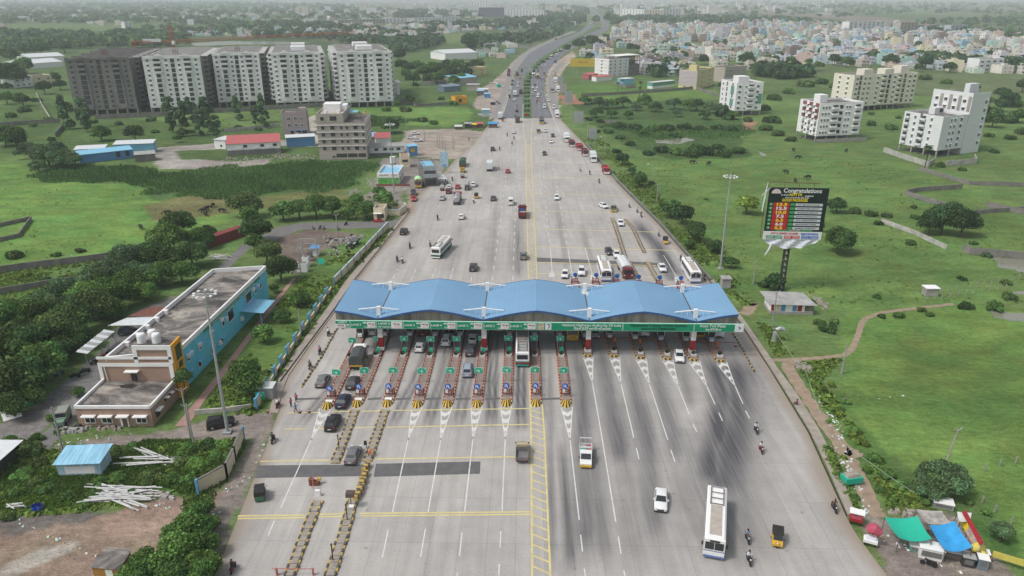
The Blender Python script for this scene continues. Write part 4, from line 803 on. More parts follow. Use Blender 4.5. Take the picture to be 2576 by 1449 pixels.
def lorry_spec(body='open',cargo='rust',L=7.6,cab='paint',bump='white_paint',bodyc='paint'):
    h=L/2;W=2.4;c=MB().prof([(h-1.9,.7),(h-.05,.7),(h,1.5),(h-.25,2.55),(h-.5,2.7),(h-1.9,2.7)],-1.15,1.15)
    c.box(-1.0,1.0,h-1.7,h-.6,2.7,2.85,0,tx=.1,ty=.1)
    sp=[('cab',c.mesh('cab',[cab]),(0,0,0),None),('windscreen',MB().add([(-1.02,h-.01,1.6),(1.02,h-.01,1.6),(.98,h-.22,2.4),(-.98,h-.22,2.4)],[(0,1,2,3)]).mesh('windscreen',['dark_glass']),(0,.02,0),0),
        ('chassis',MB().box(-.5,.5,-h+.1,h-.3,.6,.85).box(-1.1,1.1,-h+.2,-h+.4,.5,.8).mesh('chassis',['dark_metal']),(0,0,0),None),('bumper',MB().box(-1.15,1.15,h-.05,h+.15,.45,.95).mesh('bumper',[bump]),(0,0,0),None)]
    for s in(-1,1):sp.append(('door_window',MB().box(s*1.15-.02,s*1.15+.02,h-1.4,h-.55,1.65,2.35).mesh('door_window',['dark_glass']),(0,0,0),0))
    y1=h-2.05
    if body=='open':
        b=MB().box(-W/2,W/2,-h,y1,.9,1.05)
        for s in(-1,1):b.box(s*W/2-.06,s*W/2+.06,-h,y1,1.05,2.2);[b.box(s*W/2-.09,s*W/2+.09,y,y+.1,.95,2.2,1) for y in [-h+i*.9 for i in range(int((y1+h)/.9))]]
        b.box(-W/2,W/2,-h-.06,-h+.06,1.05,2.2).box(-W/2,W/2,y1-.1,y1,1.05,2.7)
        sp.append(('cargo_body',b.mesh('cargo_body',[bodyc,'red_paint']),(0,0,0),None));sp.append(('load',MB().box(-W/2+.1,W/2-.1,-h+.1,y1-1.4,1.05,1.5).mesh('load',['conc']),(0,0,0),None))
        sp.append(('tarpaulin',MB().box(-W/2+.1,W/2-.1,y1-1.4,y1-.15,1.05,2.0,ty=.2).mesh('tarpaulin',[mat('navy_sheet',(.05,.08,.19),var=.2)]),(0,0,0),None))
    elif body=='tarp':
        b=MB().box(-W/2,W/2,-h,y1,.9,1.5).mesh('cargo_body',[bodyc]);sp.append(('cargo_body',b,(0,0,0),None));t=MB();n=6
        prev=None
        for i in range(n+1):
            y=-h-.03+(y1+h+.06)*i/n;k=.06*(i%2);ring=[(-W/2-.05,y,1.25),(-W/2-.02,y,2.6-k),(-.5,y,3.05-k),(.5,y,3.05-k),(W/2+.02,y,2.6-k),(W/2+.05,y,1.25)];o=len(t.v);t.v+=ring
            if i:
                for j in range(5):t.f.append((o-6+j,o-6+j+1,o+j+1,o+j));t.m.append(0)
            if i in(0,n):t.f.append(tuple(o+j for j in range(6)) if i else tuple(o+5-j for j in range(6)));t.m.append(0)
        sp.append(('tarpaulin',t.mesh('tarpaulin',[cargo]),(0,0,0),None))
    elif body=='box':
        sp.append(('cargo_box',MB().box(-W/2,W/2,-h,y1,.95,3.4).mesh('cargo_box',[cargo]),(0,0,0),None))
        sp.append(('rear_door',MB().box(-1.1,-.03,-h-.03,-h,1.05,3.3).box(.03,1.1,-h-.03,-h,1.05,3.3).mesh('rear_door',['tin_white']),(0,0,0),3))
    else:
        sp.append(('tank',MB().tube([(0,-h+.1,1.95),(0,-h+.3,1.95),(0,y1-.35,1.95),(0,y1-.1,1.95)],[.7,1.05,1.05,.7],16).mesh('tank',['steel']),(0,0,0),None));sp.append(('manhole',MB().tube([(0,-h+2,2.95),(0,-h+2,3.15)],.3,8).mesh('manhole',['steel']),(0,0,0),len(sp)-1))
    wm_,rm=wheelm(.5,.34)
    for x in(-1.0,1.0):
        for y in(h-1.2,-h+1.2,-h+2.3):sp.append(('wheel',wm_,(x,y,.5),None));sp.append(('rim',rm,(0,0,0),len(sp)-1))
    for s in(-1,1):
        sp.append(('tail_light',MB().box(s*1.0-.12,s*1.0+.12,-h-.1,-h-.06,.8,.95).mesh('tail_light',['taillight']),(0,0,0),None));sp.append(('headlight',MB().box(s*.9-.16,s*.9+.16,h,h+.05,1.0,1.25).mesh('headlight',['headlight']),(0,0,0),0))
        sp.append(('mirror',MB().box(s*1.35-.1,s*1.35+.1,h-.35,h-.25,1.8,2.3).mesh('mirror',['black_paint']),(0,0,0),0))
    return sp
def auto_spec(low='paint',hood='black_paint'):
    b=MB().prof([(-1.3,.3),(-1.3,1.0),(-1.0,1.05),(-.9,.6),(.35,.5),(.55,1.0),(1.0,.95),(1.3,.55),(1.3,.3)],-.62,.62)
    b.box(-.3,.3,.9,1.42,.45,.9,0,tx=.08,ty=.05);hd=MB().prof([(-1.32,1.0),(-1.25,1.6),(-1.0,1.78),(.5,1.8),(.72,1.7),(.7,1.62),(-.95,1.62),(-1.0,1.0)],-.66,.66)
    hd.box(-.66,-.6,-1.0,-.3,.9,1.7).box(.6,.66,-1.0,-.3,.9,1.7)
    sp=[('body',b.mesh('body',[low]),(0,0,0),None),('hood',hd.mesh('hood',[hood]),(0,0,0),None),('windscreen',MB().add([(-.55,.98,1.0),(.55,.98,1.0),(.52,.72,1.64),(-.52,.72,1.64)],[(0,1,2,3)]).mesh('windscreen',['dark_glass']),(0,0,0),None),
     ('seat',MB().box(-.55,.55,-.95,-.5,.5,.85).mesh('seat',['cloth_dark']),(0,0,0),None),('headlight',MB().tube([(0,1.36,.85),(0,1.46,.85)],.11,8).mesh('headlight',['headlight']),(0,0,0),None)]
    wm_,rm=wheelm(.23,.12)
    for x,y in((-.55,-.85),(.55,-.85),(0,1.15)):sp.append(('wheel',wm_,(x,y,.23),None))
    for s in(-1,1):sp.append(('tail_light',MB().box(s*.5-.08,s*.5+.08,-1.34,-1.3,.75,.88).mesh('tail_light',['taillight']),(0,0,0),None));sp.append(('mirror',MB().box(s*.8-.06,s*.8+.06,.8,.86,1.1,1.25).mesh('mirror',['black_paint']),(0,0,0),None))
    return sp
def pickup_spec(bed='tin_white',frame=True,load=True):
    c=MB().prof([(.1,.4),(2.35,.4),(2.4,.85),(2.2,1.0),(1.55,1.1),(.95,1.75),(.1,1.8)],-.85,.85)
    sp=[('cab',c.mesh('cab',['paint']),(0,0,0),None),('windscreen',MB().add([(-.75,1.56,1.16),(.75,1.56,1.16),(.7,1.0,1.74),(-.7,1.0,1.74)],[(0,1,2,3)]).mesh('windscreen',['dark_glass']),(0,.03,0),0),('bumper',MB().box(-.88,.88,2.3,2.5,.35,.68).mesh('bumper',['yellow_paint']),(0,0,0),None)]
    b=MB().box(-.92,.92,-2.4,.0,.65,.75)
    for s in(-1,1):b.box(s*.9-.04,s*.9+.04,-2.4,0,.75,1.25)
    b.box(-.92,.92,-2.44,-2.36,.75,1.25).box(-.92,.92,-.06,.0,.75,1.5)
    if frame:
        for x in(-.9,.9):
            for y in(-2.38,-.05):b.box(x-.03,x+.03,y-.03,y+.03,1.2,2.3)
        b.box(-.92,.92,-2.41,-2.35,2.1,2.3).box(-.92,.92,-.1,-.04,1.95,2.3)
    sp.append(('cargo_bed',b.mesh('cargo_bed',[bed]),(0,0,0),None))
    if load:sp.append(('load',MB().box(-.8,0,-2.2,-.3,.75,1.1,0).box(.05,.8,-1.7,-.3,.75,1.25,1).box(.05,.7,-2.2,-1.8,.75,1.0,2).mesh('load',['red_paint','teal','cardboard']),(0,0,0),None))
    for s in(-1,1):
        sp.append(('door_window',MB().box(s*.85-.02,s*.85+.02,.3,1.2,1.15,1.6).mesh('door_window',['dark_glass']),(0,0,0),0));sp.append(('headlight',MB().box(s*.65-.14,s*.65+.14,2.38,2.44,.7,.85).mesh('headlight',['headlight']),(0,0,0),0));sp.append(('mirror',MB().box(s*.98-.09,s*.98+.09,1.35,1.42,1.15,1.4).mesh('mirror',['black_paint']),(0,0,0),0))
        sp.append(('tail_light',MB().box(s*.75-.12,s*.75+.12,-2.48,-2.44,.7,.85).mesh('tail_light',['taillight']),(0,0,0),None))
    wm_,rm=wheelm(.34,.22)
    for x in(-.75,.75):
        for y in(-1.5,1.6):sp.append(('wheel',wm_,(x,y,.34),None));sp.append(('rim',rm,(0,0,0),len(sp)-1))
    return sp
def bike_spec():
    wm_,_=wheelm(.3,.11)
    b=MB().tube([(0,-.55,.62),(0,-.1,.72),(0,.3,.8),(0,.55,.85)],[.13,.13,.17,.08],8).box(-.13,.13,-.3,.3,.25,.6)
    return [('wheel',wm_,(0,-.62,.3),None),('wheel',wm_,(0,.66,.3),None),('body',b.mesh('body',['paint']),(0,0,0),None),('seat',MB().tube([(0,-.8,.78),(0,-.05,.78)],.13,8).mesh('seat',['black_paint']),(0,0,0),None),
      ('handlebar',MB().tube([(-.36,.38,1.02),(-.15,.5,1.0),(.15,.5,1.0),(.36,.38,1.02)],.025,5).tube([(0,.5,1.0),(0,.68,.35)],.045,5).mesh('handlebar',['dark_metal']),(0,0,0),None),('headlight',MB().tube([(0,.58,.86),(0,.68,.86)],.1,8).mesh('headlight',['headlight']),(0,0,0),None),('mudguard',MB().tube([(0,-.95,.5),(0,-.75,.66),(0,-.5,.66)],.07,6).mesh('mudguard',['paint']),(0,0,0),None)]
# people: one skinned surface each
def skin_mesh(n,J,E,sub=1,mats=('skin',),assign=None):
    me=bpy.data.meshes.new(n);me.from_pydata([j[:3] for j in J],E,[]);o=bpy.data.objects.new(n,me);C.objects.link(o)
    o.modifiers.new('s','SKIN');sm=o.modifiers.new('d','SUBSURF');sm.levels=sub
    for i,j in enumerate(J):
        q=me.skin_vertices[0].data[i];r=j[3];q.radius=(r,r) if not isinstance(r,tuple) else r;q.use_root=(i==0)
    bpy.context.view_layer.update();r=bpy.data.meshes.new_from_object(o.evaluated_get(bpy.context.evaluated_depsgraph_get()))
    bpy.data.objects.remove(o);bpy.data.meshes.remove(me);r.materials.clear()
    for m in mats:r.materials.append(M(m))
    if assign:
        for p in r.polygons:p.material_index=assign(p.center)
    r.polygons.foreach_set('use_smooth',[True]*len(r.polygons));r.name=n;return r
def person_mesh(pose):
    if pose=='ride':
        J=[(0,-.12,.86,.15),(0,-.08,1.1,.16),(0,.0,1.36,.15),(0,.03,1.47,.06),(0,.06,1.56,.09),(0,.07,1.68,.105),
           (-.2,.0,1.38,.075),(-.3,.14,1.16,.055),(-.3,.36,1.08,.045),(.2,.0,1.38,.075),(.3,.14,1.16,.055),(.3,.36,1.08,.045),
           (-.14,.02,.84,.1),(-.24,.34,.78,.085),(-.2,.14,.42,.06),(-.2,.2,.34,.05),(.14,.02,.84,.1),(.24,.34,.78,.085),(.2,.14,.42,.06),(.2,.2,.34,.05),(-.27,.44,1.05,.03),(.27,.44,1.05,.03)]
        E=[(0,1),(1,2),(2,3),(3,4),(4,5),(2,6),(6,7),(7,8),(2,9),(9,10),(10,11),(0,12),(12,13),(13,14),(14,15),(0,16),(16,17),(17,18),(18,19),(8,20),(11,21)];z0,z1=.95,1.5;nk=1.47
        asg=lambda c:0 if c.z>nk or (abs(c.x)>.22 and c.y>.2 and c.z>.98) else (1 if c.z>z0 else 2)
    elif pose=='sit':
        J=[(0,0,.2,.15),(0,-.03,.45,.16),(0,.02,.68,.14),(0,.06,.79,.06),(0,.1,.88,.09),(0,.12,.99,.1),(-.2,.03,.7,.07),(-.26,.2,.5,.055),(-.15,.36,.42,.045),(.2,.03,.7,.07),(.26,.2,.5,.055),(.15,.36,.42,.045),
           (-.12,.15,.2,.1),(-.15,.45,.4,.08),(-.15,.55,.08,.06),(-.15,.66,.05,.05),(.12,.15,.2,.1),(.15,.45,.4,.08),(.15,.55,.08,.06),(.15,.66,.05,.05)]
        E=[(0,1),(1,2),(2,3),(3,4),(4,5),(2,6),(6,7),(7,8),(2,9),(9,10),(10,11),(0,12),(12,13),(13,14),(14,15),(0,16),(16,17),(17,18),(18,19)]
        asg=lambda c:0 if c.z>.79 else (1 if c.z>.32 else 2)
    else:
        s=.16 if pose=='walk' else 0
        J=[(0,0,.92,.15),(0,0,1.15,.15),(0,0,1.38,.15),(0,.01,1.5,.06),(0,.03,1.57,.09),(0,.03,1.68,.1),(-.21,0,1.4,.075),(-.27,-.03+s*.5,1.13,.055),(-.26,.06+s,.9,.042),(.21,0,1.4,.075),(.27,-.03-s*.5,1.13,.055),(.26,.06-s,.9,.042),
           (-.1,0,.86,.1),(-.11,.02-s*.7,.48,.075),(-.11,-s*1.4,.1,.055),(-.11,.14-s*1.4,.05,.05),(.1,0,.86,.1),(.11,.02+s*.9,.48,.075),(.11,s,.1,.055),(.11,.14+s,.05,.05),(-.25,.09+s,.8,.03),(.25,.09-s,.8,.03)]
        E=[(0,1),(1,2),(2,3),(3,4),(4,5),(2,6),(6,7),(7,8),(2,9),(9,10),(10,11),(0,12),(12,13),(13,14),(14,15),(0,16),(16,17),(17,18),(18,19),(8,20),(11,21)]
        asg=lambda c:0 if c.z>1.5 or (abs(c.x)>.2 and c.z<1.0) else (1 if c.z>.95 else 2)
    return skin_mesh('body',J,E,1,('skin','cloth','cloth_dark'),asg)
HEADS={'ride':(0,.06,1.68),'sit':(0,.11,.99),'stand':(0,.02,1.68),'walk':(0,.02,1.68)}
def person_spec(pose):
    x,y,z=HEADS[pose];h=MB().tube([(x,y-.02,z-.04),(x,y-.02,z+.04),(x,y-.01,z+.1),(x,y,z+.135)],[.115,.122,.09,.03],10)
    nb=MB().cbox(x,y+.105,z-.05,.03,.04,.05)
    return [('body',person_mesh(pose),(0,0,0),None),('hair',h.mesh('hair',['hair'],True),(0,0,0),None),('nose',nb.mesh('nose',['skin']),(0,0,0),0)]
def person(pose,x,y,z,rz,col,label,group=None):
    return place('p_'+pose,lambda:person_spec(pose),'person',label,'person',(x,y,z),rz,group,col)
COL={'white':(.72,.73,.73),'silver':(.42,.43,.45),'grey':(.16,.165,.17),'dark grey':(.06,.062,.068),'black':(.018,.018,.02),'dark blue':(.02,.028,.06),'pale blue':(.30,.36,.44),'red':(.40,.02,.03),'maroon':(.15,.025,.03),'yellow':(.62,.36,.03),'orange':(.5,.2,.05),'green':(.03,.18,.09),'olive':(.12,.13,.08),'brown':(.16,.10,.07),'beige':(.45,.37,.25),'pink':(.45,.12,.2),'teal':(.03,.28,.27),'blue':(.05,.12,.40),'light green':(.35,.6,.35),'tan':(.3,.22,.13)}
HVP=(1318,-10)
def zone(x,y,n):
    left=x<1335+.0*y
    if y>1040:return 'on the apron before the canopy' if not left else 'on the approach before the striped noses'
    if y>815:return 'in a toll lane between the long islands' if x<1440 else 'leaving an exit lane beneath the canopy'
    if y>300:return ('on the open concrete beyond the canopy' if left else 'coming down the concrete toward the canopy') if not (x>1420 and y<450 and (x-1420)<(y-340)*1.1+30) else 'parked along the right roadside beyond the canopy'
    if y>160:return 'on the left carriageway beside the planted median' if x<1325 else ('on the right carriageway beside the planted median' if x<1388 else 'on the sandy shoulder of the right carriageway')
    return 'on the far bend of the highway'
NM={'sedan':('sedan','sedan','car'),'hatchback':('hatchback','hatchback car','car'),'suv':('suv','sport utility car','car'),'mpv':('people_carrier','people carrier','car'),'van':('van','van','van'),
 'auto':('auto_rickshaw','auto rickshaw','rickshaw'),'pickup':('pickup_truck','open pickup truck','pickup'),'tempo':('cargo_tempo','small cargo carrier','van')}
BLD={k:(lambda k=k:car_spec(k)) for k in CARS}
BLD.update(auto=lambda:auto_spec(),auto_brown=lambda:auto_spec('rust','tin_grey'),pickup=lambda:pickup_spec(),tempo=lambda:pickup_spec('yellow_paint',False,True),flatcar=lambda:pickup_spec('conc_dark',False,False),
 bus_white=lambda:bus_spec('white_paint',mat('bus_blue',(.12,.17,.36),var=.1)),bus_green=lambda:bus_spec(mat('bus_dkgreen',(.02,.13,.075),var=.05),'trim_white'),bus_city=lambda:bus_spec('rust','teal','tin_grey',11.5),bus_yellow=lambda:bus_spec('yellow','red_paint'),
 lorry_open=lambda:lorry_spec('open'),lorry_tarp=lambda:lorry_spec('tarp',mat('tarp_grey',(.075,.08,.082),var=.15),6.4,'white_paint','yellow_paint','yellow_paint'),lorry_white=lambda:lorry_spec('tarp','tin_white',9.5,'paint','paint'),lorry_green=lambda:lorry_spec('tarp',mat('tarp_dkgreen',(.05,.11,.065),var=.15),8,'paint','paint','rust'),
 lorry_lime=lambda:lorry_spec('tarp','lime',6.5,'rust','yellow_paint','rust'),lorry_box=lambda:lorry_spec('box','tin_white',8.5,'yellow_paint'),lorry_cont=lambda:lorry_spec('box','tin_white',9,'paint'),tanker=lambda:lorry_spec('tanker','steel',8.2,'red_paint'),
 lorry_brown=lambda:lorry_spec('tarp',mat('tarp_brown',(.10,.085,.07),var=.2),8,'paint','yellow_paint','rust'))
for k,(n,d) in dict(bus_white=('bus','bus'),bus_green=('bus','bus with green lower sides'),bus_city=('bus','city bus with teal and red tail'),bus_yellow=('bus','bus with yellow front'),lorry_open=('lorry','open bodied lorry'),lorry_tarp=('lorry','light lorry under a grey tarpaulin'),lorry_white=('lorry','long lorry under white tarpaulin'),
   lorry_green=('lorry','lorry under dark green tarpaulin'),lorry_lime=('lorry','lorry under a pale green cover'),lorry_box=('lorry','box lorry with yellow cab'),lorry_cont=('lorry','container lorry'),tanker=('tanker_lorry','tanker lorry with rounded steel tank'),lorry_brown=('lorry','lorry under brown tarpaulin'),
   auto_brown=('auto_rickshaw','auto rickshaw with grey hood'),flatcar=('pickup_truck','empty pickup truck')).items():NM[k]=(n,d,{'bus':'bus','lorry':'lorry','tanker_lorry':'lorry','auto_rickshaw':'rickshaw','pickup_truck':'pickup'}[n])
def VL(k):
    return CARS[k][0] if k in CARS else dict(auto=2.7,auto_brown=2.7,pickup=4.9,tempo=4.9,flatcar=4.9,bus_white=10.8,bus_green=10.8,bus_city=11.5,bus_yellow=10.8,lorry_tarp=6.4,lorry_white=9.5,lorry_lime=6.5,lorry_box=8.5,lorry_cont=9,tanker=8.2,lorry_green=8,lorry_brown=8).get(k,7.6)
def veh(k,c,x,y,n=1,d=None,label=None):
    a=G(x,y)
    if d is None:
        t=.08;b=G(x+(HVP[0]-x)*t,y+(HVP[1]-y)*t)
    else:b=G(x+d[0],y-d[1])
    l=math.hypot(b[0]-a[0],b[1]-a[1]);dx,dy=(b[0]-a[0])/l,(b[1]-a[1])/l;L=VL(k);ctr=(a[0]+dx*L/2,a[1]+dy*L/2);f=(dx,dy) if n else (-dx,-dy)
    nm,ds,cat=NM[k];kk=k;bl=BLD[k]
    if y<300:
        kk='far_'+k
        if k not in SPEC:SPEC[k]=BLD[k]()
        if kk not in SPEC:SPEC[kk]=merged(SPEC[k])
        lab=label or '%s %s %s'%(c,ds,zone(x,y,n));return thing(nm,lab,cat,(*ctr,.03),math.atan2(-f[0],f[1]),'traffic on the highway',SPEC[kk],COL[c])
    return place(kk,bl,nm,label or ('%s %s %s'%(c,ds,zone(x,y,n)) if c not in ds else '%s %s'%(ds,zone(x,y,n))),cat,(*ctr,.03),math.atan2(-f[0],f[1]),'vehicles at the toll plaza',COL[c])
VS=[('sedan','white',1661,1292,0,(2,61)),('bus_white','white',1793,1408,0,(7,150)),('pickup','white',1473,1181,0,(0,76),'open pickup with yellow bumper and white bonnet on the near apron'),('flatcar','beige',1313,1170,1,(1,50)),
('sedan','white',1710,916,0,(-6,38)),('mpv','white',1809,852,0,(-1,29)),('lorry_brown','maroon',1760,853,0),('van','white',1622,850,0,(-4,28)),('hatchback','silver',1499,855,0),('lorry_brown','yellow',1440,861,0),
('bus_white','white',1525,710,0,(-12,40)),('lorry_white','maroon',1580,704,0,(-26,50)),('bus_white','white',1749,714,0,(-16,26)),('hatchback','white',1420,703,0,(4,21)),('suv','white',1463,697,0,(-1,20)),('sedan','white',1669,687,0),('sedan','white',1553,652,0,(-6,20)),('hatchback','dark grey',1536,644,0,(-12,17)),('sedan','white',1563,571,0),('sedan','white',1526,526,0,(-17,9)),('pickup','olive',1544,535,0,(-4,20)),('sedan','white',1401,505,0),('sedan','dark grey',1370,392,0),('auto','yellow',1675,616,0,(-6,18)),
('lorry_open','red',1526,440,0,(-12,24)),('lorry_cont','white',1494,410,0,(-10,26)),('lorry_open','maroon',1473,394,0,(-10,20)),('lorry_open','red',1460,380,0,(-10,20)),('lorry_open','maroon',1440,371,0,(-9,20)),('lorry_cont','white',1427,359,0,(-9,20)),
('sedan','white',1387,361,0),('sedan','dark grey',1391,346,0),('hatchback','white',1372,334,0),('flatcar','dark grey',1355,336,0),('lorry_brown','grey',1363,313,0),
('bus_green','white',1096,652,1,(24,26)),('suv','black',1013,593,1,(10,17)),('suv','dark grey',1189,685,1,(4,17)),('hatchback','white',1160,554,1,(4,13)),('sedan','dark grey',1240,507,1,(3,12)),('auto','yellow',1198,501,1),('tanker','red',1149,517,1,(8,34)),('sedan','silver',1111.5,506,1,(2,10)),('suv','maroon',1128,489,1,(2,10)),('hatchback','white',1129,478,1,(3,10)),('hatchback','red',1151,477,1,(2,10)),('suv','dark grey',1175,480,1),('suv','white',1190,472,1),('auto_brown','maroon',1112,481,1),('sedan','red',1041,508,0,(0,15)),('suv','dark grey',1040,493,0,(0,14)),('lorry_lime','green',1053,474,0,(-1,24)),('lorry_green','brown',1163,422,1,(6,24)),('tempo','yellow',1164,436,1,(1,14)),('auto_brown','grey',1163,449,1),('lorry_box','yellow',1231.5,432,1,(2,32)),('hatchback','red',1277,437,1),('suv','dark grey',1239,381,1),('van','white',1285,518,1),
('lorry_open','maroon',1314,552,1),('suv','grey',1317,656,1),
('hatchback','white',1053,890,1,(9,22)),('mpv','white',1120,875,1,(8,24)),('van','maroon',1064,849,1),('suv','black',1130,839,1),('suv','black',1191,832,1),('hatchback','white',1188,869,1,(4,20)),('sedan','dark grey',1181,900,1,(4,22)),('mpv','pale blue',1175,953,1,(3,24)),('mpv','silver',936,848,1),('lorry_tarp','grey',896,934,1,(15,40)),('sedan','grey',804,979,1,(16,27)),('sedan','dark grey',880,984,1,(13,27)),('sedan','dark blue',854,1032,1,(15,27)),('suv','black',829,1090,1,(16,31)),('sedan','grey',880,1174,1,(13,32)),('bus_city','grey',1314,925,1),('hatchback','white',1255,838,1),
('auto','green',654,1266,1,(4,30),'green and black auto rickshaw with red luggage on the left approach'),('auto','yellow',1954,1381,0,(0,40)),
('suv','black',520,1079,1,(36,7),'black sport utility car parked on the gravel road behind the left mast'),('hatchback','dark grey',298,842,1,(28,3),'dark car parked under the tin shed beside the flat roofed office'),
('sedan','white',1034,339,1,(20,1),'white sedan parked on the sandy lot, farthest of three'),('suv','white',1024,349,1,(20,0),'white sport utility car parked on the sandy lot, middle of three'),('suv','white',1040,357,1,(20,1),'white sport utility car parked on the sandy lot, nearest of three'),('hatchback','white',742,343,1,(24,1),'white hatchback parked before the mauve three storey house'),
('sedan','white',1292,337,1),
('van','white',1370,273,0),('van','white',1394,275,0),('lorry_cont','white',1402,297,0),('sedan','white',1381,256,0),('hatchback','pink',1352,255,0),('sedan','white',1353,246,0),('sedan','white',1354,240,0),('suv','white',1347,231,0),('van','silver',1339,242,0),('suv','white',1341,223,0),('sedan','white',1351,224,0),('sedan','black',1345,216,0),('bus_yellow','white',1353,198,0),('bus_green','white',1342,195,0),('sedan','silver',1366,199,0),('sedan','white',1363,166,0),('sedan','white',1372,166,0),('sedan','silver',1372,156,0),('bus_white','white',1386,147,0,(4,8)),('bus_white','white',1399,143,0,(4,8)),('sedan','dark grey',1354,180,0),('auto','red',1369,188,0),('auto','yellow',1363,176,0),
('lorry_green','blue',1396,159,0,(12,14)),('lorry_brown','white',1393,192,0,(5,14)),('lorry_cont','white',1397,208,0),('lorry_cont','white',1404,232,0),('lorry_open','grey',1390,233,0),('flatcar','olive',1426,172,0),
('lorry_brown','grey',1310,237,1),('lorry_brown','grey',1302,310,1),('sedan','black',1300,283,1),('lorry_brown','brown',1324,180,1),('lorry_green','dark blue',1314,182,1),('lorry_open','brown',1301,191,1),('tempo','yellow',1308,198,1),('hatchback','white',1302,220,1),('suv','white',1303,211,1),('sedan','white',1294,254,1),('lorry_cont','white',1295,243,1),('sedan','black',1288,215,1),('sedan','black',1289,206,1),('sedan','white',1318,184,1),('lorry_open','brown',1279,192,1),('lorry_open','brown',1280,182,1),('lorry_cont','orange',1258,301,1),('auto','orange',1264,306,1),('auto','black',1282,246,1),('lorry_open','brown',1398,101,1,(8,5)),
('sedan','white',1404,128,0,(6,7)),('suv','white',1412,126,0,(6,7)),('sedan','white',1417,121,0,(6,6)),('sedan','grey',1410,130,0,(6,7)),('suv','white',1424,116,0,(6,5)),('sedan','silver',1418,126,0,(6,6)),('lorry_open','red',1495,60,0),('sedan','white',1516,72,0),('sedan','white',1517,68,0),('lorry_cont','white',1486,62,1),('sedan','white',1245,210,1,(10,3)),('suv','white',1250,213,1,(10,3))]
for v in VS:veh(*v)
# ---- two-wheelers
BK=[(683,1120,1,'dark blue'),(580,1450,1,'black'),(824,848,1,'white'),(802,895,1,'pink'),(777,932,1,'olive'),(695,1031,1,'white'),(2104,1295,0,'brown'),(1884,1373,0,'pale blue'),(1888,1428,0,'white'),(1918,1145,0,'white'),(1905,1095,0,'white'),
(1100,555,1,'black'),(1030,627,1,'dark grey'),(1081,622,1,'silver'),(998,661,1,'dark blue'),(1011,664,1,'white'),(1191,512,1,'white'),(1255,428,1,'white'),(1257,379,1,'dark grey'),(1137,456,1,'maroon'),
(1460,432,0,'white'),(1484,441,0,'dark blue'),(1508,462,0,'black'),(1584,523,0,'white'),(1604,536,0,'white'),(1614,548,0,'dark blue'),(1658,596,0,'white'),(1714,660,0,'brown'),(1725,675,0,'white'),(1734,670,0,'beige'),(1756,698,0,'pale blue'),(1774,708,0,'dark grey'),
(1293,352,1,'black'),(1288,365,1,'dark grey'),(1276,344,1,'dark grey'),(1302,244,1,'dark grey'),(1296,232,1,'black'),(1300,271,1,'dark grey'),(1296,296,1,'black'),(1351,262,0,'dark grey'),(1361,248,0,'white'),(1361,240,0,'red'),(1364,228,0,'black'),(1362,205,0,'dark blue')]
def bzone(x,y):
    if y>1040:return 'on the left approach' if x<1200 else 'on the right of the near apron'
    if y>815:return 'in the left service lane'
    if y>300:return ('on the left concrete beyond the canopy' if x<1330 else 'on the right edge beyond the canopy')
    return 'on the highway beside the median'
for i,(x,y,n,c) in enumerate(BK):
    a=G(x,y);b=G(x+(HVP[0]-x)*.08,y+(HVP[1]-y)*.08)
    if 1500<x<1790 and y<720:b=G(x-12,y-18)
    l=math.hypot(b[0]-a[0],b[1]-a[1]);dx,dy=(b[0]-a[0])/l,(b[1]-a[1])/l;f=(dx,dy) if n else (-dx,-dy);rz=math.atan2(-f[0],f[1]);cx,cy=a[0]+dx*.9,a[1]+dy*.9
    mc=('black','red','dark blue','grey')[i%4] if c!='olive' else 'yellow'
    place('bike',bike_spec,'motorcycle','%s motorcycle, rider in %s, %s'%(mc,c,bzone(x,y)),'motorcycle',(cx,cy,.03),rz,'motorcycles on the road',COL[mc])
    person('ride',cx-f[0]*.1,cy-f[1]*.1,.03,rz,COL[c],'person in %s on motorcycle %s'%(c,bzone(x,y)),'motorcycle riders')
PE=[('stand',746,1012,'pink','person in a pink sari standing farthest among the group by the left cones'),('stand',733,1024,'pink','person in a pink sari at the left of the group by the cones'),('walk',745,1038,'blue','person in blue uniform standing beside the red cone'),('stand',1468,878,'green','person in a lime safety vest beside a red column'),('stand',1653,864,'blue','person in blue uniform beside an exit booth, left of two'),('stand',1779,864,'blue','person in blue uniform beside an exit booth, right of two'),
('stand',1108,477,'white','person in white at the shop front, nearest the cars'),('stand',1112,472,'white','person in white standing behind at the shop front'),('stand',1126,463,'white','person in white standing alone right of the shop'),('walk',1118,472,'dark grey','person in dark clothes walking at the shop front'),('stand',1121,458,'dark grey','person in dark clothes by the shop wall'),('stand',1180,468,'pale blue','person in pale blue left of the white car'),('stand',1203,469,'white','person in white right of the white car'),('stand',1180,355,'dark grey','person in dark clothes standing on the sandy lot'),('walk',767,314,'dark grey','person walking on the pale lane beside the mauve house')]
for i,(p,x,y,c,lb) in enumerate(PE):person(p,*G(x,y),.03,R(i*67%360),COL[c],lb)
person('sit',*G(2005,1021),.2,R(70),COL['maroon'],'person in maroon sitting on the right kerb path')
for i,(x,y,c) in enumerate([(190,950,'black'),(215,938,'black'),(280,890,'black'),(265,900,'red'),(240,915,'black'),(250,910,'grey'),(150,945,'grey'),(870,566,'black'),(805,575,'black'),(815,577,'red'),(850,577,'black'),(787,575,'grey')]):
    place('bike',bike_spec,'motorcycle','%s parked motorcycle %s'%(c,'by the bike shed under the dark trees' if x<400 else 'in the shade of the row of trees'),'motorcycle',(*G(x,y),0),R(100+i*9),'parked motorcycles',COL[c])
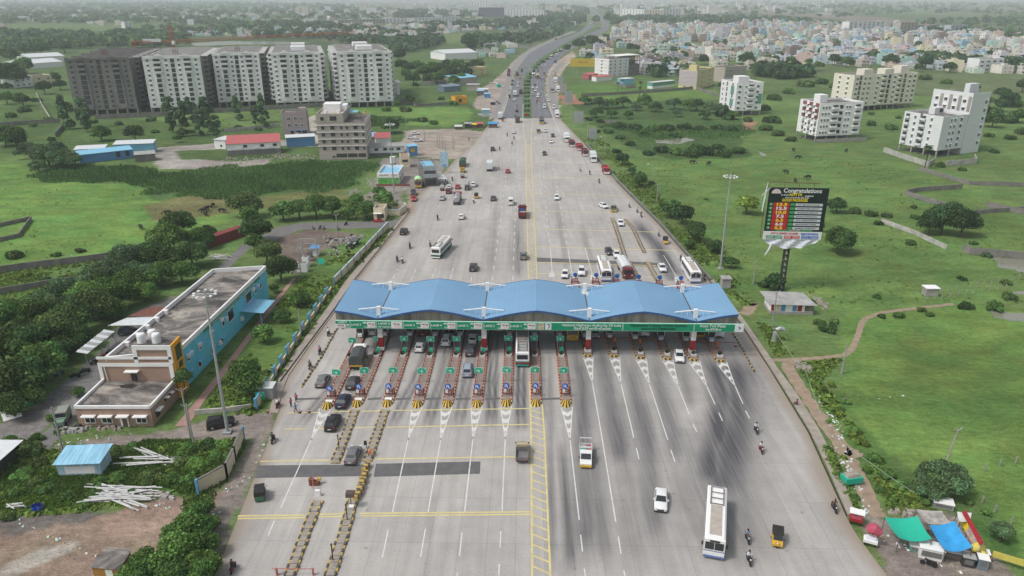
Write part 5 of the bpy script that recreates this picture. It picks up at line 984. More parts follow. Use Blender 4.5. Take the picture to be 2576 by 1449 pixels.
# ---------------------------------------------------------------- buildings
def frame_of(A,B):
    a,b=G(*A),G(*B);return a,math.hypot(b[0]-a[0],b[1]-a[1]),math.atan2(b[1]-a[1],b[0]-a[0])
_wm={}
def winmesh(w,h,kind='plain',wall='trim_white'):
    k=(round(w,2),round(h,2),kind,wall)
    if k in _wm:return _wm[k]
    b=MB()
    if kind=='plain':
        b.box(-w/2,w/2,-.03,.02,0,h,0);b.box(-w/2-.15,w/2+.15,-.5,.02,h+.05,h+.14,1);b.box(-.03,.03,-.05,-.02,0,h,1)
    elif kind=='tall':
        b.box(-w/2,w/2,-.03,.02,0,h,0)
        for z in(h*.5,):b.box(-w/2,w/2,-.06,0,z-.05,z+.05,1)
    elif kind=='dark':b.box(-w/2,w/2,-.04,.02,0,h,0)
    elif kind=='balcony':
        b.box(-w/2+.15,w/2-.15,-.03,.02,.1,h-.25,0);b.box(-w/2,w/2,-1.0,.02,-.12,.02,1);b.box(-w/2,w/2,-1.0,-.92,.02,.85,1)
        for s in(-1,1):b.box(s*w/2-.06,s*w/2+.06,-.95,.02,.02,.85,1)
    elif kind=='bay':
        b.box(-w/2,w/2,-.45,.02,-.1,h+.1,1);b.box(-w/2+.3,w/2-.3,-.49,-.44,.15,h-.2,0)
        b.box(-w/2-.12,w/2+.12,-.55,.02,h+.1,h+.25,1)
    elif kind=='grille':
        b.box(-w/2-.1,w/2+.1,-.05,.02,-.1,h+.1,1);b.box(-w/2,w/2,-.08,-.04,0,h,0);b.box(-.04,.04,-.1,-.06,0,h,1)
    elif kind=='shop':
        b.box(-w/2,w/2,-.05,.02,0,h,0);b.box(-w/2-.2,w/2+.2,-.9,.02,h+.05,h+.15,2)
    me=b.mesh('window',['win_dark',wall,'tin_blue']);_wm[k]=me;return me
mat('win_dark',(.055,.058,.062),rough=.35,var=.3,scale=.3,co='Generated')
def facade(par,L,zs,cols,side='f',D=0,off=0):
    """cols: (fraction, width, height, kind, wall[, floors]) along a face of length L"""
    for c in cols:
        fr,w,h,k,wl=c[:5];fl=c[5] if len(c)>5 else None
        nm={'balcony':'balcony','bay':'bay_window'}.get(k,'window')
        me=winmesh(w,h,k,wl)
        for i,z in enumerate(zs):
            if fl is not None and i not in fl:continue
            if side=='f':o=link(nm,me,par,(fr*L,-off,z))
            elif side=='r':o=link(nm,me,par,(D+off,fr*L,z),R(90))
            elif side=='l':o=link(nm,me,par,(-off,fr*L,z),R(-90))
            elif side=='b':o=link(nm,me,par,(fr*L,D+off,z),R(180))
def shell(t,w,d,h,wall,z0=0,roof='roof_conc',par=.9,x0=0,y0=0,n='wall'):
    b=MB().box(x0,x0+w,y0,y0+d,z0,h,0,1);k=.25
    for q in((x0,x0+w,y0,y0+k),(x0,x0+w,y0+d-k,y0+d),(x0,x0+k,y0+k,y0+d-k),(x0+w-k,x0+w,y0+k,y0+d-k)):b.box(*q,h,h+par,0)
    return part(n,b,[wall,roof],t)
# ---- five tower blocks
def tower(FL,w,d,h,rot,wall,win,label,arch=True,unfin=False,side_wall=None):
    t=thing('tower_block',label,'apartment block',(*FL,0),rot,'tower blocks behind the field');fh=3.05;n=10
    sw=side_wall or wall
    b=MB().box(.4,w-.4,.6,12,3,h,2,1).box(0,w,0,.6,3,h,0,1).box(-2.4,w+2.4,14,d,3,h-.4,2,1);
    b.box(0,w,-.15,.8,h-.05,h+1.0,0);b.box(-.15,w+.15,-.35,.7,h-.5,h-.25,0)
    part('wall',b,[wall,'roof_pale' if not unfin else 'grey_unfin',sw],t)
    c=MB()
    cm=c.box(0,.8,.1,.9,0,3).mesh('stilt_column',['conc'])
    for i in range(7):link('stilt_column',cm,t,(i*(w-.8)/6,0,0))
    for j in range(5):
        for i in(0,6):link('stilt_column',cm,t,(i*(w-.8)/6,6+j*(d-8)/4,0))
    ped=MB()
    for x in(.27,.73):ped.add([(w*x-2.6,-.3,h+.9),(w*x+2.6,-.3,h+.9),(w*x,-.3,h+2.3),(w*x-2.6,.4,h+.9),(w*x+2.6,.4,h+.9),(w*x,.4,h+2.3)],[(0,1,2),(5,4,3),(1,4,5,2),(0,2,5,3)]).box(w*x-3,w*x+3,-.45,.3,h+.75,h+.95)
    part('pediment',ped,wall,t)
    zs=[3.4+i*(h-3.6)/n+.9 for i in range(n)];zb=[z-.75 for z in zs]
    facade(t,w,zs,[(.08,1.2,1.15,'plain',wall),(.40,1.2,1.15,'plain',wall),(.62,1.2,1.15,'plain',wall),(.92,1.2,1.15,'plain',wall)])
    facade(t,w,zb,[(.51,2.1,2.3,'tall' if unfin else 'dark',wall)])
    for x in(.24,.77):
        part('bay_pier',MB().box(w*x-2.5,w*x+2.5,-.5,0,4,h-.2*h),wall,t)
        facade(t,w,zb,[(x,3.9,2.5,'balcony',wall,range(7,10)),(x,3.0,2.25,'bay' if not unfin else 'tall',wall,range(1,7))],off=.5)
    facade(t,d,zb,[(.2+j*.11,3.4,2.3,'balcony',sw) for j in range(7)],'l',0,2.4);facade(t,d,zb,[(.2+j*.11,3.4,2.3,'balcony',sw) for j in range(7)],'r',w,2.4)
    for x in(-1.1,w+1.1):
        for z in zb:link('balcony',winmesh(2.2,2.3,'balcony',sw),t,(x,13.98,z))
    r=MB()
    for j in range(9):r.box(.6,w-.6,2+j*d/9,2.25+j*d/9,h,h+.7+(.5 if j%2 else 0))
    part('roof_beam',r,'roof_pale' if not unfin else 'grey_unfin',t)
    st=MB()
    if unfin or not arch:
        for i in range(9):st.box(w*.45+i%3*1.2,w*.45+i%3*1.2+.15,d*.2+i//3*2,d*.2+i//3*2+.15,h,h+3+i%2)
        part('starter_bars',st,'rust',t)
    else:[part('stair_head',MB().box(w*.4,w*.7,d*q,d*q+10,h,h+3.2),sw,t) for q in(.2,.6)]
    return t
for FLp,w,d,h,wall,unf,lab,sw in (((-250,428.6),33,93,31,'grey_unfin',True,'bare grey unfinished tower block at the left end of the row','grey_unfin'),((-212,440),31,92,31,'tower_white',False,'white fronted tower block with grey unpainted sides, next to the bare grey one','grey_unfin'),
    ((-181,464),27,80,31,'tower_white',False,'middle tower block of the row, white front behind tall thin trees','grey_unfin'),((-145,462),29,85,31.5,'tower_white',False,'white tower block second from the right, above the mauve house','tower_white'),((-105,462),32,88,32,'tower_white',False,'white tower block at right end of the row with a curved roof screen','tower_white')):
    t=tower(FLp,w,d,h,R(15),wall,None,lab,not unf and sw!='grey_unfin',unf,sw)
    if FLp[0]==-104:
        b=MB();n=8
        for i in range(n):
            a0,a1=math.pi*.5*i/n,math.pi*.5*(i+1)/n;b.add([(w-.3,d*.55+math.sin(a)*d*.0+ (14-14*math.cos(a)),h+9*math.cos(a)*.9+.5) for a in(a0,a1)]+[(w-.3,d*.55+(14-14*math.cos(a)),h-.2) for a in(a1,a0)],[(0,1,2,3),(3,2,1,0)])
            b.add([(w-1.6,d*.55+(14-14*math.cos(a)),h+9*math.cos(a)*.9+.5) for a in(a0,a1)]+[(w-.3,d*.55+(14-14*math.cos(a)),h+9*math.cos(a)*.9+.5) for a in(a1,a0)],[(0,1,2,3)])
        part('roof_screen',b,'tower_white',t)
# crane
cx,cy=-246,560
t=thing('tower_crane','orange red tower crane standing behind the bare grey tower block','crane',(cx,cy,0))
def truss(b,p,q,s):
    p,q=Vector(p),Vector(q);d=(q-p);n=max(2,int(d.length/s/1.3));a=d.cross(Vector((0,0,1)) if abs(d.normalized().z)<.9 else Vector((1,0,0))).normalized()*s/2;c=d.normalized().cross(a)
    off=[a+c,a-c,-a-c,-a+c]
    for o in off:b.tube([p+o,q+o],.16,4)
    for i in range(n):
        for k in range(4):b.tube([p+d*i/n+off[k],p+d*(i+1)/n+off[(k+1)%4]],.09,3,cap=False)
b=MB();truss(b,(0,0,0),(0,0,44),2);part('mast',b,'crane_red',t)
b=MB();truss(b,(3,0,33.5),(120,60,37),1.6);part('jib',b,'crane_red',t);b=MB();truss(b,(-2,0,33.5),(-24,-11,33.2),1.6);part('counter_jib',b,'crane_red',t)
part('counterweight',MB().cbox(-22,-10,31,4,2,3),'rust',t);part('name_board',MB().box(-18,-5,-6.2,-6,33.5,35.6),'tin_white',t);part('operator_cab',MB().cbox(1.6,-1,31.5,2,2,2.4),'white_paint',t)
# ---- plain blocks: A front-left ground pixel, B front-right ground pixel
def block(name,label,cat,A,B,d,h,wall,fronts,rights=(),lefts=(),nf=3,z0=0,roof='roof_conc',gnd=1.0,group=None,bands=None,col=None,fh=None):
    a,w,r=frame_of(A,B);t=thing(name,label,cat,(*a,0),r,group);shell(t,w,d,h,wall,z0,roof)
    if col:
        for c in t.children:c.color=(*col,1)
    fh=fh or (h-z0)/nf;zs=[z0+i*fh+gnd for i in range(nf)]
    facade(t,w,zs,fronts);facade(t,d,zs,rights,'r',w);facade(t,d,zs,lefts,'l')
    if bands:
        b=MB()
        for i in range(nf):b.box(-.25,w+.25,-.25,d+.1,z0+(i+1)*fh-.22,z0+(i+1)*fh-.05)
        part('storey_band',b,bands,t)
    if z0>0:
        n=max(2,int(w/5));cm=MB().box(0,.5,0,.5,0,z0).mesh('stilt_column',['conc'])
        for i in range(n+1):
            for y in(.2,d*.5,d-.7):link('stilt_column',cm,t,(i*(w-.5)/n,y,0))
        part('parking_floor',MB().box(.6,w-.6,1.2,d-.5,0.01,.1),'conc_dark',t)
    return t,w
W1=lambda f,wl='trim_white',w=1.3,h=1.3:(f,w,h,'plain',wl)
t,w=block('beige_building','beige five storey house with dark window sunshades beside the red roofed shed','building',(805,402),(924,400),24,14.4,'bldg_beige',[W1(.12,'conc_dark'),W1(.32,'conc_dark',1.8,1.4),W1(.5,'conc_dark',.9,1.1),W1(.62,'conc_dark',.9,1.1),W1(.8,'conc_dark',1.7,1.4),W1(.95,'conc_dark',.8,1)],(),[W1(.2,'conc_dark',1,1.2),W1(.6,'conc_dark',1,1.2)],4,3,bands='trim_white')
part('upper_storey',MB().box(0,w*.56,0,24,15.4,18.2).box(0,w*.56,0,.25,18.2,19).box(0,.25,0,24,18.2,19).box(w*.56-.25,w*.56,0,24,18.2,19),['bldg_beige'],t);part('ground_storey',MB().box(-.05,w+.1,-.1,23.9,0,3.1),'bldg_beige',t)
facade(t,w,[.9],[(.3,1.1,.6,'plain','conc_dark'),(.47,4.4,1.6,'dark','conc_dark'),(.7,4,1.6,'dark','conc_dark'),(.9,3.2,1.6,'dark','conc_dark')],off=.1);facade(t,w,[16.2],[(.12,1.3,1.4,'plain','conc_dark'),(.35,2.6,1.7,'grille','conc_dark')])
part('penthouse',MB().box(1.5,8.5,11,19,18.2,21.4).box(4,11,13,20,18.2,20.6),'white_paint',t);part('terrace_roof',MB().box(w*.57,w*.57+4,14,20,17.3,17.5),'tin_sky',t)
for x in(3.5,8.8):part('water_tank',MB().tube([(x,5,18.2),(x,5,19.6)],.7,10),'tank_white',t)
t,w=block('mauve_building','mauve grey three storey house with small framed windows and blue shop shutters','building',(713,342),(776,340),11,10.5,'bldg_mauve',[(.28,1.3,1.4,'grille','trim_white'),(.55,1.2,1.4,'grille','trim_white'),(.78,1.1,1.2,'grille','trim_white')],(),[(.4,1,1.2,'plain','trim_white'),(.8,1,1.2,'plain','trim_white')],2,0,gnd=4.4,fh=3.2)
part('stair_head',MB().box(w-3.5,w-.1,.1,4,10.5,13.2),'bldg_mauve',t);facade(t,w,[.3],[(.36,1.3,2.2,'shop','tin_blue'),(.62,2.2,2.2,'shop','tin_blue'),(.86,2.2,2.2,'shop','tin_blue')])
def shed(name,label,A,B,d,h,wall,roof,cat='shed',rise=1.0,base=None,wins=(),gable=False,group=None):
    a,w,r=frame_of(A,B);t=thing(name,label,cat,(*a,0),r,group);part('wall',MB().box(0,w,0,d,0,h),wall,t)
    if gable:
        b=MB().add([(-.3,-.3,h),(w+.3,-.3,h),(w+.3,d/2,h+rise),(-.3,d/2,h+rise),(-.3,d+.3,h),(w+.3,d+.3,h)],[(0,1,2,3),(3,2,5,4),(0,3,4),(1,5,2)])
    else:b=MB().add([(-.3,-.4,h+.05),(w+.3,-.4,h+.05),(w+.3,d+.3,h+rise),(-.3,d+.3,h+rise),(-.3,-.4,h-.05),(w+.3,-.4,h-.05),(w+.3,d+.3,h+rise-.1),(-.3,d+.3,h+rise-.1)],[(0,1,2,3),(7,6,5,4),(0,4,5,1),(1,5,6,2),(3,2,6,7),(0,3,7,4)])
    part('roof',b,roof,t)
    if base:part('plinth',MB().box(-.1,w+.1,-.12,d,0,base),'conc_dark',t)
    facade(t,w,[base+1 if base else 1],wins);return t,w
shed('long_shed','long white shed with a faded red roof on grey plinth','',0,0,0) if False else None
t,w=shed('long_shed','long white shed with a faded red roof on grey plinth',(574,392),(707,385),9,5.0,'white_paint','tin_red','shed',2.2,2.2,[(.34,1.6,1.1,'dark','trim_white'),(.66,1.6,1.1,'dark','trim_white'),(.9,1.6,1.1,'dark','trim_white')])
for f in(.2,.26,.52,.57,.76,.82):part('air_conditioner',MB().cbox(w*f,-.3,2.6,.8,.4,.6),'trim_white',t)
shed('white_hut','small white hut at the left end of the red roofed shed',(541,374),(569,376),8,4.2,'white_paint','tin_white','hut',.3,0,[(.6,1,1,'dark','trim_white')])
shed('blue_shed','shed with a bright blue sheet front between the red roof and beige house',(722,371),(794,367),5,4.4,'tin_blue','tin_white','shed',.5)
shed('white_annex','low white annex with dark windows right of the beige house',(930,391),(1018,388),8,3.6,'white_paint','tin_grey','building',.2,.9,[(.2,1.6,1.1,'dark','trim_white'),(.45,1.6,1.1,'dark','trim_white'),(.63,1.6,1.1,'dark','trim_white'),(.83,1.6,1.1,'dark','trim_white')])
shed('red_hut','small hut with brick red pitched roof behind the white annex',(946,364),(984,362),7,3,'white_paint','tin_red','hut',2,gable=True)
shed('sky_roof_hut','hut with pale blue sheet roof against the beige house',(921,362),(948,361),7,3.2,'tin_grey','tin_sky','hut',1.0)
t,w=shed('blue_kiosk','bright blue painted kiosk at the edge of the sandy lot',(1029,393),(1051,391),3.2,4.2,'tin_blue','tin_sky','kiosk',.4);part('poster',MB().cbox(w*.45,-.05,1.6,w*.5,.05,1.6),'yellow_paint',t)
shed('blue_wall_shed','long low workshop with blue walls and pale roof in the left field',(203,412),(336,397),6,3.6,'tin_blue','tin_sky','shed',.8,0,[(.72,1.6,2.2,'dark','trim_white'),(.9,1.4,2.2,'dark','trim_white')])
shed('grey_roof_shed','pale grey roofed shed behind the blue walled workshop',(190,394),(266,390),6,3,'tin_grey','tin_white','shed',.6);shed('pale_blue_shed','pale blue roofed shed at right behind the blue workshop',(290,388),(388,384),6,4.2,'tin_sky','tin_white','shed',.7);shed('dark_shed','dark walled shed with grey roof by the pale track',(342,408),(392,404),5,3,'conc_dark','tin_grey','shed',.5)
# gopuram
a=G(920,331);t=thing('temple_tower','small golden temple tower with pointed finial beside the beige house','temple',(*a,0));b=MB()
for i in range(7):b.cbox(0,0,i*1.25,3.6-i*.38,3.6-i*.38,1.3,0,tx=.12,ty=.12)
part('tower',b,'gold',t);part('finial',MB().tube([(0,0,8.7),(0,0,9.3),(0,0,9.6),(0,0,11)],[.5,.7,.4,.05],8),'gold',t)
# roadside amenity blocks
t,w=block('amenity_block','roadside toilet block with sky blue roof and green mural','building',(951,466),(1004,466),14,3.6,'white_paint',[],[W1(.3),W1(.7)],(),1,roof='tin_sky',group=None)
part('sign_band',MB().box(-.1,w+.1,-.15,-.02,2.9,4.4),'trim_white',t);part('mural',MB().box(.1,w-.1,-.05,-.01,.2,2.7),'mural_green',t);lettering(t,'PUBLIC AMENITY',.7,(w*.32,-.18,3.7),'dark_metal',w*.45);lettering(t,'TOILETS',.7,(w*.8,-.18,3.7),'red_paint',w*.3)
part('plinth_curb',MB().box(-.5,w+4,-1.0,-.7,0,.6),mat('curb_maroon',(.22,.06,.05),var=.2),t)
t,w=block('cream_hut','small cream hut with a brown flat roof behind the toilet block','hut',(1008,422),(1032,421),5,4,'wall_cream',[(.5,2.2,1,'dark','trim_white')],(),(),1,roof='tin_red',gnd=2.2)
t,w=block('snack_shop','two storey roadside shop with blue roof deck and glazed signs','shop',(1068,470),(1101,468),15,3.6,'conc_dark',[(.3,2,2.2,'dark','trim_white'),(.7,2,2.2,'dark','trim_white')],[(.3,2.5,2,'dark','trim_white'),(.7,2.5,2,'dark','trim_white')],(),1,gnd=.4)
part('shop_sign',MB().box(-.2,w+.2,-.8,-.5,3.4,4.6),mat('sign_grey',(.40,.45,.47),var=.25),t);part('upper_deck',MB().box(.3,w-.3,1,13,3.7,6.6,0,1),['conc_dark','tin_sky'],t);part('deck_sign',MB().box(.1,w-.1,.7,.95,5.6,7.4),'sign_grey',t)
r_=MB()
for x in(.3,w-.4):
    for y in(1,5,9,12.8):r_.box(x,x+.1,y,y+.1,6.6,8)
    r_.box(x,x+.1,1,12.9,7.9,8)
r_.box(.3,w-.3,12.8,12.9,7.9,8);part('railing',r_,'dark_metal',t);part('awning',MB().add([(w,-1,2.9),(w+3.5,-.5,2.5),(w+3.5,7,2.5),(w,7,2.9)],[(0,1,2,3)]),'tin_white',t)
t=thing('signboard','tall pale blue signboard on legs beside the roadside shop','sign',(*G(1118,436),0));part('board',MB().box(-1.6,1.6,-.1,.1,2.5,8.5),mat('board_blue',(.40,.56,.64),var=.25,scale=.6),t);part('legs_frame',MB().box(-1.2,-1.05,-.05,.05,0,2.5).box(1.05,1.2,-.05,.05,0,2.5),'galv',t);lettering(t,'LRS',1.0,(0,-.13,3.2),'blue_sign',1.8)
# gatehouse
t,w=block('gatehouse','small cream gatehouse with dark door and red steps by the compound entrance','hut',(941,556),(969,556),5,3.2,'wall_cream',[(.75,1.1,1.2,'dark','trim_white')],(),(),1);part('door',MB().box(w*.3,w*.3+1.2,-.06,0,.3,2.4),'wood',t);part('porch_step',MB().cbox(w*.38,-.7,0,2.6,1.3,.45),'red_paint',t);part('canopy_slab',MB().cbox(w*.38,-.5,2.5,2.6,1.2,.12),'trim_white',t)
# ---- toll office
OX,OY=-57.4,112.6
def office():
    t=thing('toll_office','flat roofed office with turquoise side wall, brown front and orange stair tower','building',(0,0,0))
    P=[(-68.1,110.2),(-57.3,112.6),(-55.3,155.0),(-66.2,152.8)]
    b=MB().prism(P,0,7.0,0,1);part('main_wall',b,['cyan_wall','roof_conc'],t)
    part('parapet',MB().wall(P+[P[0]],.85,.35,7.0),'white_paint',t)
    f=MB().box(-69.5,-57.1,110.15,110.4,0,7.0);part('front_wall',f,'brown_wall',t);part('white_band',MB().box(-69.6,-57.0,110.0,110.14,6.1,6.75).box(-69.6,-57.0,110.0,110.14,7.45,7.9).box(-69.6,-69.0,110.0,110.14,3.7,6.1).box(-57.7,-57.0,110.0,110.14,3.9,6.1),'trim_white',t)
    part('parapet_brown',MB().box(-69.4,-63,110.05,110.3,6.75,7.45),'brown_wall',t)
    part('stair_tower',MB().box(-63.2,-56.9,110.2,114.2,7.0,9.9,0,1),['brown_wall','roof_conc'],t);part('tower_trim',MB().box(-63.3,-56.8,110.0,110.19,9.2,10.0).box(-63.3,-62.6,110.0,110.19,6.75,9.2).box(-57.5,-56.8,110.0,110.19,6.75,9.2),'trim_white',t)
    o=part('orange_flank',MB().box(-57.0,-56.7,110.2,113.7,0,10.0),'orange_wall',t);part('window',MB().box(-56.72,-56.66,111.2,113.2,6.6,9.2),'dark_glass',t);part('window',MB().box(-56.72,-56.66,111.6,113.0,5.0,6.1),'dark_glass',t)
    for k,(x,y) in enumerate([(-62.2,111.6),(-61.0,113.0),(-59.7,111.6)]):part('water_tank',MB().tube([(x,y,9.9),(x,y,11.2),(x,y,11.5),(x,y,11.6)],[.72,.72,.6,.25],14),'tank_white',t)
    # low front wing
    L=[(-69.2,101.2),(-57.3,101.2),(-57.1,110.1),(-69.2,110.1)];part('low_wing',MB().prism(L,0,3.3,0,1),['brown_wall','roof_conc'],t);part('parapet',MB().wall([L[3],L[0],L[1],L[2]],.5,.3,3.3),'trim_white',t)
    for x in(-67.2,-64.5,-59.0):w_=part('window',MB().box(x-.75,x+.75,101.1,101.19,.75,1.75),'dark_glass',t);part('frame',MB().box(x-.85,x-.75,101.05,101.2,.65,1.85).box(x+.75,x+.85,101.05,101.2,.65,1.85).box(x-.75,x+.75,101.05,101.2,.65,.75).box(x-.04,x+.04,101.05,101.1,.75,1.75),'trim_white',w_);part('sunshade',MB().box(x-1.1,x+1.1,100.4,101.2,2.0,2.15),'trim_white',w_)
    d=part('door',MB().box(-62.1,-61.3,101.1,101.19,0,1.9),'wood',t);part('frame',MB().box(-62.35,-62.1,101.05,101.2,0,2).box(-61.3,-61.1,101.05,101.2,0,2),'trim_white',d);part('sunshade',MB().box(-62.7,-60.8,100.3,101.2,2.05,2.2),'trim_white',d)
    for y,z,s in((103.0,.9,1),(106,1.9,.5),(107.6,1.9,.5)):
        w_=part('window',MB().box(-57.18,-57.1,y-.6*s,y+.6*s,z,z+1.0*s+.1),'dark_glass',t);part('sunshade',MB().box(-57.2,-56.4,y-.8*s,y+.8*s,z+1.15*s+.1,z+1.27*s+.1),'trim_white',w_)
    part('roof_door',MB().box(-64.4,-63.5,110.0,110.14,3.3,5.2),'dark_metal',t);part('sunshade',MB().box(-65.1,-62.8,109.2,110.1,5.3,5.45),'trim_white',t);part('drain_pipe',MB().tube([(-68.6,110.0,6.2),(-68.4,110.0,3.4)],.08,6),'trim_white',t)
    # turquoise side
    e=lambda y:(-57.3+(y-112.6)*2.0/42.4)
    def sw(y,z,w,h,shade=True,n='window'):
        x=e(y);q=part(n,MB().box(x-.03,x+.05,y-w/2,y+w/2,z,z+h),'dark_glass',t);part('frame',MB().box(x,x+.08,y-w/2-.12,y+w/2+.12,z-.12,z).box(x,x+.08,y-w/2-.12,y+w/2+.12,z+h,z+h+.12).box(x,x+.08,y-w/2-.12,y-w/2,z,z+h).box(x,x+.08,y+w/2,y+w/2+.12,z,z+h),'trim_white',q)
        if shade:part('sunshade',MB().box(x,x+.8,y-w/2-.25,y+w/2+.25,z+h+.2,z+h+.3),'tin_sky',q)
    for y in(116.2,120.8,125.6,131,148,151):sw(y,4.1,1.0,1.0)
    for y in(115.6,119.6,125.2,129.4):sw(y,1.1,1.1,1.1)
    sw(135,3.7,3.6,2.2,False);sw(144.5,3.8,4.2,2.0,False)
    part('sign_band',MB().prism([(e(123)+.02,123),(e(151)+.02,151),(e(151)+.14,151),(e(123)+.14,123)],6.25,6.85),'sign_green',t)
    o=lettering(t,'VIJAYAWADA TOLLWAY PRIVATE LIMITED',.5,(e(137)+.18,137,6.55),'sign_white',22);o.rotation_euler=(R(90),0,R(87.3))
    for y,z in((115.8,5.4),(116.9,5.4),(120.2,5.4),(125.2,5.6),(130,6),(132,5.3),(139,2.2),(146.4,5.8),(149,5.5),(128,2.0)):part('air_conditioner',MB().box(e(y)+.05,e(y)+.55,y-.45,y+.45,z-.5,z+.15),'trim_white',t)
    po=part('porch_roof',MB().add([(e(139),139,3.6),(e(139)+4.6,139.5,3.0),(e(146)+4.6,146.5,3.0),(e(146),146,3.6)],[(0,1,2,3)]).box(e(139)+3.9,e(139)+4.0,139.6,139.7,0,3.05).box(e(145)+4,e(145)+4.1,146,146.1,0,3.05),['tin_sky'],t)
    for y in(116,119.5,123,126.5,130):part('roof_unit',MB().cbox(-67.6+(y-110)*.045,y,7.02,.8,.7,.8),'trim_white',t)
    part('puddle',MB().sheet([(-66,108.6),(-64,109.2),(-62.6,108.6),(-63.4,107.6),(-65.2,107.8)],3.312),'black_paint',t)
office()
# sheds and cars by the office
t=thing('car_shed','open car shed with a patched rusty and white tin roof left of the office','shed',(*G(290,850),0));part('roof',MB().add([(-1,0,2.7),(8.5,0,2.9),(10.5,4,2.9),(1,4,2.7)],[(0,1,2,3)]),'tin_white',t);part('roof_rust',MB().add([(1,4.05,2.95),(10.5,4.05,3.1),(13,9,3.1),(3.5,9,2.9)],[(0,1,2,3)]),'rust',t)
p=MB()
for x,y in((-.6,.2),(8.2,.2),(1.4,3.9),(10,3.9),(4,8.7),(12.5,8.7)):p.tube([(x,y,0),(x,y,2.8)],.06,5)
part('post',p,'dark_metal',t)
a=G(215,920);b_=G(285,862);t=thing('bike_shed','narrow bike shed with torn white tin roof along the dark trees','shed',(*a,0),math.atan2(b_[1]-a[1],b_[0]-a[0]));L=math.hypot(b_[0]-a[0],b_[1]-a[1]);rf=MB();ps=MB()
for i in range(9):
    x=i*L/9;rf.add([(x,-.9,2.5+.05*(i%3)),(x+L/9-.03,-.9,2.5+.06*(i%2)),(x+L/9-.03,1.3,2.9),(x,1.2,2.85)],[(0,1,2,3)],i%2)
for i in range(5):ps.tube([(i*L/4,-.5,0),(i*L/4,-.5,2.5)],.06,5)
part('roof',rf,['tin_white','tin_grey'],t);part('post',ps,'galv',t)
a=G(533,622);t=thing('red_container','faded red shipping container in the trees behind the office','container',(*a,0),R(62));part('box',MB().box(0,12,0,2.5,0,2.7),mat('container_red',(.22,.045,.045),var=.25,scale=3,stretch=(1,.02,.02)),t);part('door',MB().box(-.05,0,.1,2.4,.1,2.6),'rust',t)
t=thing('jeep','old green jeep with flat canvas roof parked by the brown office wing','car',(*G(160,1062),0),R(195));part('body',MB().box(-.85,.85,-1.9,1.0,.5,1.25).box(-.7,.7,1.0,2.1,.5,1.15),mat('jeep_green',(.17,.25,.20),var=.1),t);part('canvas_roof',MB().box(-.85,.85,-1.9,.55,1.25,2.05,tx=.05),mat('canvas',(.25,.27,.24),var=.1),t);part('windscreen',MB().box(-.7,.7,.6,.66,1.25,1.9),'dark_glass',t)
wm_,rm=wheelm(.38,.22)
for x in(-.75,.75):
    for y in(-1.2,1.4):link('wheel',wm_,t,(x,y,.38))
# ---- right-hand apartment blocks
GR=('trim_white',)
t,w=block('white_block','white five storey block with green glass panels and stacked balconies','apartment block',(1846,291),(1912,289),20,17.5,'tower_white',[W1(.12),(.55,3.4,1.9,'balcony','tower_white'),(.36,.8,.9,'plain','trim_white'),W1(.80),],[W1(.5)],[(.25,1.6,2.1,'tall','trim_white'),(.6,1.6,2.1,'tall','trim_white'),(.85,1.2,1.3,'plain','trim_white')],5,2.6)
part('glass_panel',MB().box(w*.82,w*.98,-.1,0,6.5,12),'seagreen',t);part('glass_panel',MB().box(-.1,0,3,7,5,9).box(-.1,0,3,7,11.5,16),'seagreen',t);part('stair_head',MB().box(w*.2,w*.6,5,12,17.5,21.2),'tower_white',t)
t,w=block('purple_block','white and maroon panelled apartment block with open balconies','apartment block',(2050,357),(2158,352),16,17.0,'tower_white',[W1(.08,'trim_white',.7,1.2),W1(.15,'trim_white',.7,1.2),W1(.22,'trim_white',.7,1.2),(.36,3.2,1.9,'balcony','tower_white'),(.49,1.9,1.6,'dark','trim_white'),W1(.62,'trim_white',.7,1.2),W1(.69,'trim_white',.7,1.2),(.88,3.0,1.9,'balcony','tower_white')],(),[(.12,1.8,2.0,'balcony','tower_white'),(.42,1.8,2.0,'balcony','tower_white'),(.72,1.8,2.0,'balcony','tower_white'),W1(.28),W1(.58)],5,2.6)
for y in(2,7,12):part('maroon_panel',MB().box(-.18,-.02,y-1.4,y+1.4,10.5,17.6),'purple_wall',t)
part('stair_head',MB().box(5,9,8,13,17,20.5),'tower_white',t);part('compound_plinth',MB().box(-1,w+3,-2.5,-2.2,0,1.6),'conc',t)
t,w=block('cream_block','large cream six storey block with rooftop stair towers','apartment block',(2136,281),(2293,270),16,20,mat('cream_white',(.72,.69,.59),var=.05),[W1(.05),W1(.17,'trim_white',1.2),(.10,1.6,2.2,'tall','cream_white'),W1(.24,'trim_white',1.2),W1(.37),(.47,3.6,2,'balcony','cream_white'),(.55,1.8,2.2,'dark','cream_white'),W1(.64),(.72,3,2,'balcony','cream_white'),(.80,1.8,2.2,'tall','cream_white'),W1(.88),(.96,1.5,1.4,'plain','cream_white')],[W1(.4)],[W1(.3),W1(.7)],6,2.8)
[part('stair_tower',MB().box(w*a,w*(a+.14),4,10,20,z),'cream_white',t) for a,z in((.22,23.5),(.55,23.2),(.8,24.5))]
t,w=block('paired_block','bright white twin apartment block, lower wing before a taller rear wing','apartment block',(2258,377),(2353,396),16,16.2,mat('cool_white',(.70,.72,.73),var=.04),[(.10,2.2,2.0,'balcony','cool_white'),W1(.3,'trim_white',.8,1.3),(.52,2.2,2.0,'balcony','cool_white'),W1(.72,'trim_white',.8,1.3)],[W1(.35,'trim_white',.8,1.3),W1(.5,'trim_white',.8,1.3),W1(.75,'trim_white',1.2,1.4)],[W1(.5)],5,2.8)
